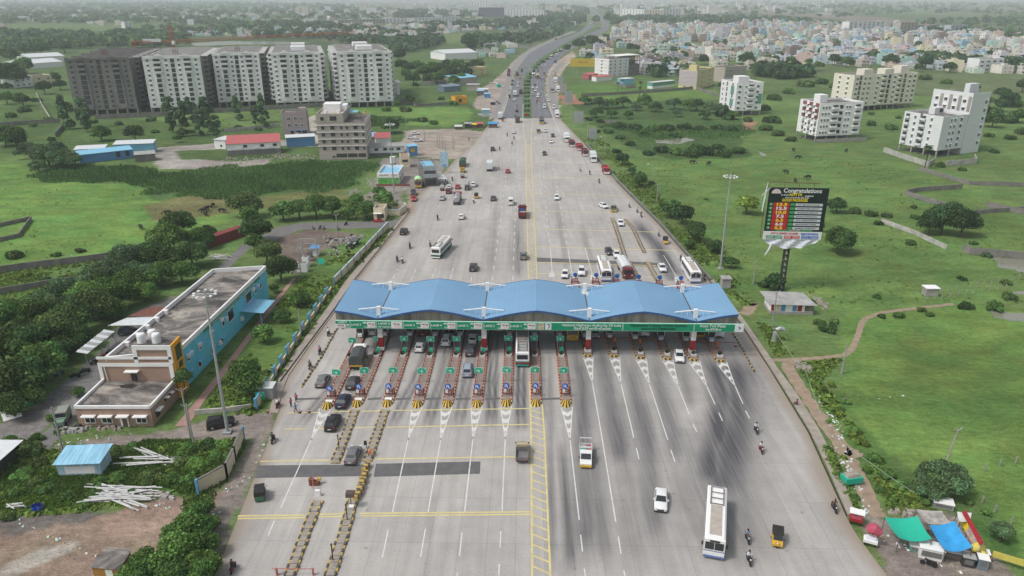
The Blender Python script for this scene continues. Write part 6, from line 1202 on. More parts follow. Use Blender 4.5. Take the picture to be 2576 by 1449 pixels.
part('rear_wing',MB().box(0,w,16.3,28,0,25,0,1).box(0,w,16.3,16.6,25,25.8).box(w-.3,w,16.6,28,25,25.8),['cool_white','roof_conc'],t);part('recess_shade',MB().box(w*.42,w*.48,-.06,.05,2.8,17.4),'conc_dark',t)  # flat dark strip on the front wall, shade of a recess put into its colour
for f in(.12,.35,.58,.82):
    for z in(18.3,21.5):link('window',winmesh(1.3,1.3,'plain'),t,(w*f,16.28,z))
    part('recess_shade',MB().box(w*f+1.6,w*f+3.0,16.2,16.3,18,24.3),'kerb_grey',t)  # grey strip between windows, painted shade in place of a real recess
for z in(3.5,7,10.5,14,17.5,21):link('window',winmesh(1.2,1.4,'plain'),t,(w,26,z),R(90))
part('stair_head',MB().box(w*.62,w*.75,20,26,25,29),'cool_white',t);part('stair_head',MB().box(w*.3,w*.45,8,14,16.2,19),'cool_white',t)
for x in(w*.35,w*.45):part('water_tank',MB().tube([(x,12,17),(x,12,18.4)],.8,8),'black_paint',t)
t,w=block('yellow_house','tall narrow yellow house with a lavender end wall','building',(1751,225),(1793,214),14,12.5,mat('pale_yellow',(.66,.58,.30),var=.05),[W1(.3),(.5,.6,.6,'plain','trim_white'),W1(.75)],(),[(.3,1.2,1.3,'plain','trim_white'),(.65,1.2,1.3,'plain','trim_white')],4,0,bands=None);part('lavender_wall',MB().box(-.12,-.01,0,14,2.5,13),mat('lavender',(.50,.44,.46),var=.05),t);part('stair_head',MB().box(.2,5,1,7,12.5,17),'pale_yellow',t)
t,w=block('half_finished_block','five storey block, left half white and right half bare grey frame','building',(1530,195),(1580,190),16,14,'tower_white',[W1(.1),W1(.32),W1(.58),W1(.85,'trim_white',.9)],(),[W1(.5)],5,0,bands='trim_white')
fr=MB()
for z in(3,6,9,12,15):fr.box(w+.3,w+15,0,14,z-.3,z)
for i in range(5):
    for y in(0,6.5,13.4):fr.box(w+.4+i*3.5,w+.8+i*3.5,y+.05,y+.5,0,15)
part('bare_frame',fr,'conc_dark',t);part('infill',MB().box(w+.5,w+14.8,.3,13,0,8.6),'grey_unfin',t);part('roof_slab',MB().box(w*.5,w+15,-.3,14.3,16.5,16.8),'white_paint',t)
t,w=shed('green_cabin','long low cabin, green above and white below, in the grass',(1641,224),(1697,218),5,4.6,'white_paint','tin_white','cabin',.1);part('green_band',MB().box(-.06,w+.06,-.06,5.06,1.9,4.5),'seagreen',t)
block('grey_house','pale grey three storey house behind the white green glass block','building',(1821,207),(1876,201),12,10.5,'bldg_beige',[(.1,.9,1.2,'plain','trim_white'),(.2,.9,1.2,'plain','trim_white'),(.3,.9,1.2,'plain','trim_white'),(.6,1,1,'plain','trim_white'),(.85,1,1,'plain','trim_white')],(),(),3)
# hut by the right verge, vendor stall, site shed
t=thing('painted_hut','low hut with grey sheet roof and blue, red and white striped walls','hut',(*G(1937,790),0),R(-3));part('wall',MB().box(0,9,0,5,0,2.4),'white_paint',t);part('roof',MB().add([(-.4,-.6,2.5),(9.6,-.6,2.4),(8.2,5.6,3.0),(-1.2,5.6,3.1)],[(0,1,2,3)]),'tin_grey',t)
for x,m_ in((.1,'red_paint'),(1.2,'wall_cream'),(2.2,'tin_blue'),(4.6,'tin_blue'),(5.7,'red_paint'),(7.2,'wood'),(8.1,'conc_dark')):part('painted_panel',MB().box(x,x+.9,-.05,0,.8,2.3),m_,t)
part('plinth',MB().box(-.1,9.1,-.1,5.1,0,.7),'conc',t)
t=thing('blue_tin_shed','small tin shed with streaked pale blue roof and walls in scrub','shed',(*G(149,1200),0),R(3));b=MB().box(0,6.0,0,3.2,0,2.3);part('wall',b,mat('tin_pale',(.35,.5,.58),var=.3,scale=2.5,stretch=(1,1,.1)),t);part('roof',MB().add([(-.3,-.4,2.3),(6.3,-.4,2.35),(6.6,3.5,3.1),(-.1,3.5,3.0)],[(0,1,2,3)]),mat('tin_streak',(.26,.50,.66),var=.35,scale=1.2,stretch=(1.5,.1,1)),t);part('white_patch',MB().prism([(1.2+1.9*math.cos(k*.63)+1,0) for k in range(1)]+[(1,-.04),(5.2,-.04),(5.2,-.01),(1,-.01)],.5,1.7),'white_paint',t)
shed('white_tin_shed','white tin roofed shed cut by the left photo edge','',0,0,0) if False else None
t=thing('white_tin_shed','white tin roofed shed cut off by the left photo edge','shed',(*G(-92,1215),0));part('roof',MB().add([(-2,-1,2.5),(4.3,-1,2.3),(5.6,6,3.2),(-2,6,3.3)],[(0,1,2,3)]),'tin_white',t);part('wall',MB().box(-2,4.2,-.5,5.5,0,2.2),'dark_metal',t)
t=thing('orange_shanty','small orange shanty with mouldy concrete roof at the bottom left','hut',(*G(240,1462),0),R(-6));part('wall',MB().box(0,3.2,0,2.6,0,2.2),mat('shanty_orange',(.42,.2,.06),var=.2),t);part('roof',MB().add([(-.2,-.2,2.2),(3.5,-.2,2.2),(3.3,2.9,2.5),(-.1,2.9,2.6)],[(0,1,2,3)]),'roof_conc',t);part('door',MB().box(1.6,2.5,-.05,0,0,1.9),'white_paint',t)
# ---- town houses
PAST=[('white',(.70,.70,.69)),('white',(.66,.65,.62)),('cream',(.66,.60,.48)),('pale yellow',(.68,.62,.38)),('pink',(.62,.42,.40)),('pale green',(.48,.62,.50)),('pale blue',(.48,.60,.66)),('grey',(.40,.40,.39)),('lavender',(.52,.48,.58)),('peach',(.64,.46,.36)),('white',(.72,.72,.72)),('beige',(.50,.44,.37)),('mint',(.36,.62,.54)),('cream',(.7,.65,.55)),('sky blue',(.25,.50,.66)),('brown',(.27,.19,.16))]
def house_mesh(k,st,mats=('wall_tint','win_dark','roof_conc','trim_white')):
    r=random.Random(k*7+st);w,d=r.uniform(8,12.5),r.uniform(8,13);h=st*3.1;b=MB().box(-w/2,w/2,-d/2,d/2,0,h,0,2)
    for q in((-w/2,w/2,-d/2,-d/2+.25),(-w/2,w/2,d/2-.25,d/2),(-w/2,-w/2+.25,-d/2,d/2),(w/2-.25,w/2,-d/2,d/2)):b.box(*q,h,h+.8,0)
    sx=r.choice((-1,1))*w*.22;b.box(sx-1.8,sx+1.8,-.5,3.4,h,h+2.5,0,2)
    if r.random()<.6:b.box(-sx-.7,-sx+.7,1,2.4,h+.1,h+1.4,3 if r.random()<.6 else 1)
    for s in range(st):
        z=s*3.1;b.box(-w/2-.2,w/2+.2,-d/2-.5,-d/2,z+2.85,z+3.0,3)
        n=r.choice((2,3));
        for i in range(n):
            x=-w/2+(i+.5)*w/n;b.box(x-.6,x+.6,-d/2-.05,-d/2,z+.9,z+2.1,1)
        for sd in(-1,1):
            for y in(-d*.22,d*.2):b.box(sd*w/2-.04,sd*w/2+.04,y-.5,y+.5,z+1,z+2.1,1)
    if r.random()<.5 and st>1:b.box(-w/2+.3,-w/2+w*.5,-d/2-1.1,-d/2,3.0,3.15,3).box(-w/2+.3,-w/2+w*.5,-d/2-1.1,-d/2-1.0,3.15,3.9,0)
    return b,list(mats)
HM={}
def hmesh(k,st):
    if (k,st) not in HM:b,m=house_mesh(k,st);HM[k,st]=b.mesh('house',m)
    return HM[k,st]
TOWN=[[(1500,175),(1455,150),(1490,128),(1540,105),(1545,72),(1580,60),(1700,66),(1840,66),(1900,55),(2060,62),(2200,62),(2330,75),(2420,85),(2590,95),(2590,150),(2480,160),(2400,150),(2250,140),(2160,148),(2100,166),(1930,172),(1830,190),(1740,196),(1640,188),(1590,196)],
 [(470,90),(560,92),(760,95),(980,100),(1120,85),(1200,76),(1300,74),(1420,70),(1400,60),(1220,64),(1100,66),(960,72),(780,80),(560,84)],[(1180,118),(1300,100),(1290,140),(1240,150),(1200,148)],[(2020,150),(2200,150),(2400,152),(2590,150),(2590,186),(2470,186),(2300,172),(2150,168)],[(-20,24),(300,20),(700,22),(960,28),(960,52),(600,56),(200,60),(-20,66)]]
rh=random.Random(11);HS=[]
KEEP=[(1530,1615,120,197),(1725,1795,150,228),(1815,1880,160,212),(1120,1215,115,165)]
def inside(x,y,P):
    c=False
    for i in range(len(P)):
        (x0,y0),(x1,y1)=P[i],P[(i+1)%len(P)]
        if (y0>y)!=(y1>y) and x<(x1-x0)*(y-y0)/(y1-y0)+x0:c=not c
    return c
grid={}
def free(x,y,r):
    gx,gy=int(x//20),int(y//20)
    for i in(-1,0,1):
        for j in(-1,0,1):
            for (a,b) in grid.get((gx+i,gy+j),()):
                if (a-x)**2+(b-y)**2<r*r:return False
    grid.setdefault((gx,gy),[]).append((x,y));return True
for pi,(P,want,rr) in enumerate(((TOWN[0],900,13.6),(TOWN[1],330,15),(TOWN[2],14,16),(TOWN[3],64,15),(TOWN[4],90,34))):
    Q=[G(*p) for p in P];x0,x1=min(q[0] for q in Q),max(q[0] for q in Q);y0,y1=min(q[1] for q in Q),max(q[1] for q in Q);k=0;tr=0
    while k<want and tr<60000:
        tr+=1;x,y=rh.uniform(x0,x1),y0+(y1-y0)*rh.random()**1.35
        if not inside(x,y,Q):continue
        u,v=PX(x,y)
        if any(a<u<b and c<v<e for a,b,c,e in KEEP) or (pi==1 and rh.random()<.12):continue
        if free(x,y,rr):k+=1;HS.append((x,y,pi))
HS.sort(key=lambda q:q[1]);big=[q for q in HS if -20<PX(*q[:2])[0]<2600]
AREA=lambda x,y,pi:(['in the right hand town','in the left village by the pond','by the left roadside','on the near right town fringe','scattered in the far left woods'][pi] if pi else 'in the nearest row of the right town' if PX(x,y)[1]>150 else ('in the right town, nearer half' if PX(x,y)[1]>112 else 'in the right town, farther half'))
stuff=MB();scol=[]
for i,(x,y,pi) in enumerate(HS):
    st=rh.choices((1,2,3,4),(26,44,24,6) if pi==0 else (55,35,8,2))[0];cn,c=rh.choice(PAST);k=rh.randrange(4);rz=R(rh.choice((0,0,90,180))+rh.uniform(-14,14));v=rh.uniform(.85,1.08);g_=sum(c)/3;c=tuple((g_+(q-g_)*.78+.04)*v for q in c)
    if i<296:thing('house','%s %s house %s'%(cn,('single storey','two storey','three storey','four storey')[st-1],AREA(x,y,pi)),'house',(x,y,0),rz,'houses of the far town',hmesh(k,st),c,(rh.uniform(.8,1.5),rh.uniform(.8,1.35),1))
    else:
        b,_=house_mesh(k,st);ca,sa=math.cos(rz),math.sin(rz);o=len(stuff.v);stuff.v+=[(x+p[0]*ca-p[1]*sa,y+p[0]*sa+p[1]*ca,p[2]) for p in b.v];stuff.f+=[tuple(q+o for q in f) for f in b.f];stuff.m+=b.m;scol+=[c]*len(b.v)
# hazy city at the horizon
rc=random.Random(5)
for i in range(560):
    u=rc.gauss(1380,260) if i%3 else rc.uniform(700,2100);vv=rc.uniform(3,36)
    if i>=330:u=rc.uniform(-20,1440) if i<470 else rc.uniform(700,1440);vv=rc.uniform(8,62)
    if 1440<u<1530 and vv>20:continue
    x,y=G(u,vv+2);w,d,h=rc.uniform(14,40),rc.uniform(14,30),rc.choice((9,12,15,18,24,30))*(1.0 if vv>14 else 1.3);cn,c=rc.choice(PAST[:3]+PAST[-6:-5]*2);o=len(stuff.v)
    if i>=330:w,d,h=rc.uniform(9,22),rc.uniform(9,14),rc.choice((4,6,6,9,12))
    b=MB().box(x-w/2,x+w/2,y-d/2,y+d/2,0,h,0,2)
    for z in range(int(h/3)):
        for q in range(int(w/4)):b.box(x-w/2+q*4+1,x-w/2+q*4+2.6,y-d/2-.06,y-d/2,z*3+1,z*3+2.2,1)
    stuff.v+=b.v;stuff.f+=[tuple(q+o for q in f) for f in b.f];stuff.m+=b.m;scol+=[c]*len(b.v)
me=stuff.mesh('distant_town',['tint_attr','win_dark','roof_conc','trim_white']);at=me.color_attributes.new('Col','FLOAT_COLOR','POINT');at.data.foreach_set('color',[q for c in scol for q in (*c,1)]);o=link('distant_town',me);o['kind']='stuff'
# larger far buildings
def far_block(label,A,B,d,h,wall,nf,nc,kind='dark',name='apartment_block'):
    a,w,r=frame_of(A,B);t=thing(name,label,'building',(*a,0),r);shell(t,w,d,h,wall,0,'roof_conc',1)
    facade(t,w,[i*h/nf+1 for i in range(nf)],[((i+.5)/nc,w/nc*.45,1.5,kind,wall) for i in range(nc)])
far_block('long white six storey block near the horizon, right of the dark unfinished tower',(1275,42),(1368,42),25,20,'tower_white',6,12)
far_block('dark unfinished tower wrapped in blue netting near the horizon',(1205,43),(1268,43),30,28,mat('netting',(.10,.11,.16),var=.3,scale=.3),9,9,'dark')
far_block('tall pale tower behind the dark unfinished tower',(1185,27),(1228,27),30,42,'tower_white',10,6)
far_block('long white row of terraces before the horizon forest, left of the highway',(970,58),(1160,52),14,10,'tower_white',3,22);far_block('grey terraces in a row left of the white ones',(850,62),(970,58),14,9,'bldg_beige',3,14)
far_block('small white block alone amid the far left trees',(830,49),(858,48),10,9,'tower_white',3,4,name='house');far_block('white cube house alone in the far left field',(315,71),(334,70),9,12,'tower_white',3,2,name='house')
far_block('white apartment row beyond the town, left of three',(1560,40),(1620,42),18,22,'tower_white',7,8);far_block('cream apartment row beyond the town, middle of three',(1625,41),(1668,41),18,20,'wall_cream',7,6);far_block('white apartment row beyond the town, right of three',(1668,40),(1713,39),18,22,'tower_white',7,6)
far_block('white long block at the far edge of the right hand town',(2133,82),(2222,79),16,18,'tower_white',6,8);far_block('beige tower block at the far edge of the right hand town',(2262,84),(2306,82),16,18,'bldg_beige',6,5);far_block('pale blue grey block at the far right edge of the town',(2389,85),(2430,84),14,14,mat('pale_steel',(.45,.50,.55),var=.05),5,4)
far_block('white two storey block at the right end of the town field',(2458,181),(2520,178),12,10.5,'tower_white',3,4,'plain','house');far_block('yellow house alone before the far right town',(1979,178),(2022,180),9,6.5,'wall_cream',2,3,'plain','house')
t,w=shed('warehouse','white gabled warehouse left of the highway bend',(1120,152),(1200,148),34,7,'white_paint','tin_white','warehouse',3,gable=True)
for A,B,h,l in (((60,175),(160,168),5,'long white roofed factory left of the bare grey tower, nearer roof'),((75,160),(165,155),6,'long white roofed factory left of the bare grey tower, farther roof')):shed('factory',l,A,B,40,h,'white_paint','tin_white','factory',2.5,gable=True)
block('cream_house','cream house with a water tank tower left of the bare grey tower','house',(88,216),(134,212),14,6.5,'wall_cream',[W1(.3),W1(.8)],(),(),2);block('white_house','white two storey house at the far left behind trees','house',(38,222),(85,216),12,7,'tower_white',[W1(.2),W1(.5),W1(.8)],(),(),2)
block('roadside_house','pale yellow roadside house left of the highway','house',(1160,196),(1225,188),12,6,'pale_yellow',[W1(.2),W1(.5),W1(.8)],(),(),2);block('orange_shop','small orange shop with pale roof left of the highway','shop',(1146,262),(1176,260),7,3.6,'orange_wall',[(.4,2,2,'dark','trim_white')],(),(),1,roof='tin_sky');shed('blue_roof_house','house with pale blue roof left of the highway',(1145,215),(1200,209),12,5,'bldg_beige','tin_sky','house',1.5);shed('grey_shed','slate blue low shed left of the highway',(1117,232),(1160,228),8,3.6,mat('slate',(.17,.23,.29),var=.1),'slate','shed',.8)
shed('blue_sheet_shed','long blue roofed shed in front of the town',(1636,178),(1700,172),7,4,'tin_blue','tin_sky','shed',.8);shed('maroon_shed','maroon roofed shed in the grass before the town',(1481,200),(1505,197),7,3.6,'tin_red','tin_red','shed',.8);shed('crimson_shed','pale walled shed with crimson roof before the town',(1500,205),(1540,202),6,3.4,'white_paint','tin_red','shed',.8);shed('cyan_hut','small pale cyan house behind a grey wall before the town',(1567,214),(1594,212),7,4.5,'tin_sky','tin_white','house',.2)
# ---------------------------------------------------------------- trees, scrub, reeds
rp=np.random.default_rng(3)
def cards(P,Nn,size,tone,aspect=1.0,jit=.75):
    """leaf clumps: one small quad per point, facing roughly along Nn"""
    n=len(P);Nn=Nn+rp.normal(0,jit,(n,3));Nn/=np.linalg.norm(Nn,axis=1)[:,None]+1e-9
    a=np.cross(Nn,rp.normal(0,1,(n,3)));a/=np.linalg.norm(a,axis=1)[:,None]+1e-9;b=np.cross(Nn,a)
    s=size*rp.uniform(.6,1.35,n)[:,None];a=a*s;b=b*s*aspect
    V=np.stack([P-a-b*.6,P+a-b*.6,P+a*.7+b,P-a*.7+b],1).reshape(-1,3);return V,np.repeat(tone,4,0)
def leafmesh(n,V,T,mats=('leaf',),extra=None):
    nq=len(V)//4;me=bpy.data.meshes.new(n);ev,ef=extra if extra else (np.zeros((0,3)),[])
    me.vertices.add(len(V)+len(ev));me.vertices.foreach_set('co',np.concatenate([V,ev]).astype(np.float32).ravel())
    me.loops.add(nq*4);me.loops.foreach_set('vertex_index',np.arange(nq*4,dtype=np.int32));me.polygons.add(nq);me.polygons.foreach_set('loop_start',np.arange(0,nq*4,4,dtype=np.int32))
    at=me.color_attributes.new('Col','FLOAT_COLOR','POINT');at.data.foreach_set('color',np.concatenate([T,np.ones((len(T),1))],1).astype(np.float32).ravel())
    for m in mats:me.materials.append(M(m))
    me.update();return me
def crown(kind,n,size,seed):
    global rp
    rp=np.random.default_rng(seed);lob=[]
    if kind=='round':
        for i in range(15):
            v=rp.normal(0,1,3);v/=np.linalg.norm(v);v[2]=abs(v[2])*.9-.25;lob.append((v*rp.uniform(.4,.62),rp.uniform(.3,.46)))
        lob.append((np.array((0,0,.05)),.6))
    elif kind=='tall':
        for i in range(15):
            z=rp.uniform(-.9,1.0);a=rp.uniform(0,6.28);r=.36*(1-abs(z)*.5);lob.append((np.array((r*math.cos(a),r*math.sin(a),z*1.25)),rp.uniform(.2,.32)))
    elif kind=='feather':
        for i in range(18):
            a=rp.uniform(0,6.28);r=rp.uniform(.15,.85);lob.append((np.array((r*math.cos(a),r*math.sin(a),.3-.5*r*r+rp.uniform(-.12,.12))),rp.uniform(.2,.34)))
    else:
        for i in range(12):
            a=rp.uniform(0,6.28);r=rp.uniform(.1,.68);lob.append((np.array((r*math.cos(a),r*math.sin(a),.22-.3*r+rp.uniform(-.06,.1))),rp.uniform(.24,.4)))
    w=np.array([l[1]**2 for l in lob]);w/=w.sum();pick=rp.choice(len(lob),n,p=w);C_=np.array([l[0] for l in lob])[pick];Rr=np.array([l[1] for l in lob])[pick]
    d=rp.normal(0,1,(n,3));d/=np.linalg.norm(d,axis=1)[:,None];d[:,2]=np.where(d[:,2]<-.35,-d[:,2],d[:,2])
    P=C_+d*(Rr*rp.uniform(.58,1.16,n))[:,None]
    tl=rp.uniform(.62,1.3,len(lob))[pick];tw=rp.uniform(-.12,.14,len(lob))[pick]
    tone=np.stack([tl*(1+tw),tl,tl*(1-tw*.5)],1)*rp.uniform(.8,1.2,n)[:,None]
    V,T=cards(P,d,size,tone,1.0 if kind!='feather' else .55);return leafmesh('crown',V,T)
def trunk_mesh(h,r,lean=.1,seed=0):
    q=random.Random(seed);b=MB();top=(lean,.05,h)
    b.tube([(0,0,0),(lean*.3,0,h*.5),top],[r,r*.75,r*.5],6)
    for i in range(4):
        a=q.uniform(0,6.28)+i*1.6;b.tube([(lean*.4,0,h*.6),(lean+.35*math.cos(a),.35*math.sin(a),h*1.15+.2)],[r*.5,r*.18],5)
    return b.mesh('trunk',['bark'])
CR={}
def getcrown(kind,lod,k):
    key=(kind,lod,k)
    if key not in CR:
        n,s={3:(9500,.040),2:(3600,.060),1:(900,.105)}[lod];CR[key]=crown(kind,n,s,hash(kind)%1000*0+{'round':1,'tall':2,'feather':3,'bush':4}[kind]*100+k*7+lod)
    return CR[key]
TRK={k:trunk_mesh(1.0,.07 if k!='tall' else .04,.06,1) for k in('round','tall')}
GC={'dark':(.052,.098,.031),'mid':(.072,.138,.037),'light':(.10,.185,.048),'olive':(.086,.135,.044),'grey':(.080,.135,.062),'yellow':(.15,.215,.045),'deep':(.040,.080,.031)}
CNAME={'dark':'dark green','mid':'mid green','light':'light green','olive':'olive green','grey':'grey green','yellow':'yellow green','deep':'deep green'}
rt=random.Random(21)
def plant(kind,tone,cx,cy,r,where,lab=None,zf=None,grp=None):
    zf=zf if zf is not None else {'round':.76,'tall':1.4,'feather':.55,'bush':.3}[kind]
    x,y=G(cx,cy);
    for _ in range(4):
        R_=r*(y*cT+H*sT)/F;x,y=G(cx,cy,min(R_*zf,40))
    lod=3 if r>=34 else (2 if r>=17 else 1);k=rt.randrange(3);v=rt.uniform(1.25,1.85);c=tuple(q*v for q in GC[tone]);rz=rt.uniform(0,6.28)
    dn={'round':'round crowned tree','tall':'tall thin tree','feather':'spreading feathery thorn tree','bush':'low bush'}[kind];nm={'round':'tree','tall':'slender_tree','feather':'thorn_tree','bush':'bush'}[kind]
    lb=lab or '%s %s %s'%(CNAME[tone],dn,where);g=grp or ('bushes' if kind=='bush' else 'trees')+' '+where
    if lod==1 or kind=='bush':
        t=thing(nm,lb,'bush' if kind=='bush' else 'tree',(x,y,R_*zf if kind!='bush' else R_*.12),rz,g,getcrown(kind,lod,k),c,(R_,R_,R_*rt.uniform(.85,1.1)));return
    t=thing(nm,lb,'tree',(x,y,0),rz,g);link('crown',getcrown(kind,lod,k),t,(0,0,R_*zf),0,c,(R_,R_,R_*rt.uniform(.9,1.1)));
    h=R_*zf;link('trunk',TRK['tall' if kind=='tall' else 'round'],t,(0,0,0),0,None,(R_,R_,h))
T=lambda kind,tone,where,L,**kw:[plant(kind,tone if isinstance(tone,str) else tone[i%len(tone)],*p,where,**kw) for i,p in enumerate(L)]
T('round',('dark','mid','dark','olive'),'in the dark grove left of the office',[(40,955,78),(100,915,66),(55,855,76),(130,835,62),(190,800,64),(15,790,56),(30,1020,46),(240,765,56),(5,880,66),(85,990,40),(150,880,44),(-10,980,60),(200,845,40),(90,790,50)])
T('round',('mid','light','mid'),'behind the office car sheds',[(290,745,50),(215,745,50),(330,712,46),(285,780,36),(360,735,34),(250,720,44)]);T('feather','grey','behind the office car sheds',[(160,740,66),(260,695,64),(320,655,62),(110,775,54),(225,720,54),(370,690,46),(300,690,50),(180,770,46)])
T('round',('dark','mid','dark','mid'),'between the left field and the office',[(380,640,50),(425,600,56),(445,565,48),(455,685,42),(480,640,46),(410,690,42),(520,585,28),(500,600,36),(430,650,44)])
T('round',('olive','dark','mid'),'right of the red container',[(612,515,44),(638,575,46),(625,540,30),(668,632,40),(704,676,44),(640,610,28)])
T('round','mid','in the row behind the motorcycles',[(711,530,33),(751,525,36),(794,520,38),(834,520,36)]);T('round',('mid','light','mid','light','olive','mid'),'around the gatehouse',[(919,527,32),(896,500,20),(876,537,20),(966,500,28),(991,516,13),(955,480,18)])
T('round',('light','mid','light'),'on the office lawn',[(751,748,30),(709,794,23),(662,838,31),(195,985,17),(688,725,16)]);plant('round','mid',459,948,27,'','dense green tree against the orange flank of the office',zf=2.2);plant('round','mid',620,952,58,'','large white flowering tree on the lawn behind the left mast')
T('round',('light','mid','light','mid','mid'),'at the bottom left roadside',[(490,1280,48),(470,1335,60),(440,1395,68),(360,1425,56),(505,1370,46),(500,1430,56),(430,1450,60),(330,1455,44),(520,1320,34)])
T('bush',('light','mid','light','olive'),'in the scrub yard with white pipes',[(475,1130,34),(520,1120,30),(565,1115,28),(600,1112,22),(545,1150,32),(590,1135,22),(500,1165,34),(450,1160,26),(560,1180,24),(330,1240,20),(190,1128,24),(290,1135,26),(330,1125,24),(255,1210,26),(60,1190,34),(100,1160,28),(40,1240,30),(170,1245,26),(300,1200,30),(380,1200,34),(430,1200,30),(120,1230,30),(210,1270,20),(20,1300,22),(475,1205,30),(350,1160,14),(240,1240,24),(85,1215,26)])
T('bush',('mid','olive','light'),'along the left gravel road',[(20,1120,40),(75,1130,34),(130,1050,20),(90,1100,22),(15,1165,26),(150,1085,16),(350,1065,10),(295,1068,10)])
T('bush',('light','mid','olive'),'by the compound wall foot',[(790,815,9),(765,838,12),(745,868,10),(720,900,10),(695,930,14),(668,935,12),(640,905,10),(822,745,9),(850,715,9),(600,1010,10),(780,770,12),(955,605,9),(985,578,8)])
T('bush',('olive','grey','yellow','light'),'around the ruined walls in the left field',[(20,800,24),(60,790,22),(110,805,34),(40,830,26),(150,790,20),(180,830,24),(30,860,20),(90,845,22),(30,640,26),(115,700,12),(60,690,20),(140,640,14),(200,630,14),(75,870,20),(190,880,20),(140,870,16)])
T('feather','grey','at the left field edge',[(120,395,46),(75,380,34),(165,402,36),(140,372,26),(95,420,24)])
T('round',('dark','deep','mid'),'at the far left before the tower blocks',[(37,350,38),(10,345,30),(252,335,26),(337,335,27),(60,372,18),(445,348,14),(130,352,12)]);T('tall','grey','before the tower blocks',[(165,282,30),(207,285,26),(425,278,28),(455,300,30),(520,285,32),(597,272,22),(542,325,26),(480,275,24),(655,275,24),(215,300,22),(500,310,22),(640,290,18),(430,305,20),(670,300,16)])
T('bush',('mid','olive','light','grey'),'in the field before the tower blocks',[(25,290,16),(60,275,20),(40,240,16),(90,250,14),(20,215,20),(120,300,16),(230,305,14),(300,310,12),(390,330,12),(380,300,14),(480,330,12),(600,320,12),(650,325,10),(15,320,18),(80,315,12),(560,350,10),(850,310,14),(900,290,18),(970,275,14),(1060,300,18),(1090,308,14),(1020,275,16),(1140,260,14),(1000,300,14),(930,300,14)])
plant('round','dark',980,315,26,'','dark tree beside the middle mast');T('round',('deep','dark','mid'),'between the tower blocks and the highway',[(1003,140,22),(1010,165,20),(1020,187,18),(1040,197,20),(1065,182,22),(1085,177,26),(1110,172,22),(1130,182,24),(1150,167,22),(1170,182,22),(1100,198,20),(1140,202,18),(1190,167,20),(1205,162,16),(1050,165,20),(1075,200,16),(1120,190,22),(1160,195,18),(1030,170,18),(1180,105,26),(1030,250,16),(1045,215,10),(1110,250,10),(1000,260,12),(1125,160,14)])
T('round',('deep','dark','mid'),'left of the bare grey tower block',[(30,190,40),(25,140,28),(60,165,26),(110,220,22),(150,212,18),(100,120,28),(160,118,20),(60,125,22),(15,245,22),(140,195,16),(55,250,22)])
# right side
T('round',('deep','dark','dark'),'along the right verge beyond the canopy',[(1566,400,20),(1610,452,26),(1690,525,30),(1718,540,32),(1752,582,34),(1735,615,18),(1590,430,14),(1800,620,22),(1840,660,20),(1640,462,10)]);plant('round','yellow',1880,515,32,'','pale yellow green tree standing alone in the right field')
T('round','dark','behind the black billboard',[(2110,605,44),(2107,515,27),(2060,570,16)]);T('round','deep','in the walled plots at right',[(2375,552,50),(2425,562,46),(2340,565,34),(2400,535,36)]);plant('round','deep',1949,708,30,'','dark tree at the foot of the billboard pole')
T('bush',('dark','mid','olive'),'around the painted hut',[(2082,826,26),(2060,808,18),(2100,810,16),(1945,770,12),(2264,793,17),(2320,779,14),(2429,768,22),(2500,770,28),(2540,745,22),(2220,795,12),(2340,790,12),(2040,760,14),(1920,715,16),(2205,745,12)])
T('bush',('mid','olive','dark','grey'),'in the right field',[(2294,610,17),(2150,530,18),(2190,535,20),(2230,540,16),(2300,545,14),(1775,500,6),(1980,480,12),(1800,630,14),(1830,650,16),(2300,520,10),(2210,560,14),(2480,640,16),(2450,610,12),(2530,710,16),(2420,700,14)])
plant('feather','grey',2365,1205,66,'','wide feathery thorn tree above the vendor stall');plant('feather','grey',2330,1225,44,'','smaller feathery thorn tree left of the leaning pole');plant('feather','grey',2520,1345,40,'','feathery thorn tree behind the yellow banner')
T('bush',('light','yellow','light','mid'),'along the right dirt path',[(2150,1080,18),(2170,1110,22),(2200,1150,24),(2230,1190,24),(2265,1220,24),(2300,1245,22),(2180,1180,16),(2215,1230,18),(2330,1262,18),(2110,1040,14),(2130,1010,12),(2070,1010,8),(2085,1060,9),(2125,1150,10),(2150,1250,14),(2360,1290,14),(2250,1265,16),(2090,965,14),(2480,1290,14),(2440,1265,14)])
T('feather',('dark','grey','mid'),'in the thicket right of the highway',[(1473,252,18),(1508,260,24),(1540,262,20),(1568,258,24),(1600,268,18),(1623,252,20),(1650,270,20),(1698,262,24),(1735,265,24),(1753,265,26),(1785,272,22),(1538,287,18),(1500,285,18),(1813,280,26),(1845,290,18),(1770,290,18),(1700,285,16),(1580,290,16)])
T('bush',('dark','deep','mid'),'in the marsh right of the highway',[(1560,315,20),(1600,320,20),(1640,322,22),(1680,322,22),(1720,318,22),(1760,322,20),(1800,320,20),(1840,325,18),(1620,335,16),(1700,340,18),(1660,375,24),(1700,380,26),(1740,385,28),(1780,380,28),(1820,385,26),(1860,378,22),(1630,385,18),(1585,360,16),(1560,345,14),(1550,380,14),(1750,370,20),(1810,370,20),(1500,330,12),(1530,330,14),(1480,300,12),(1510,305,12)])
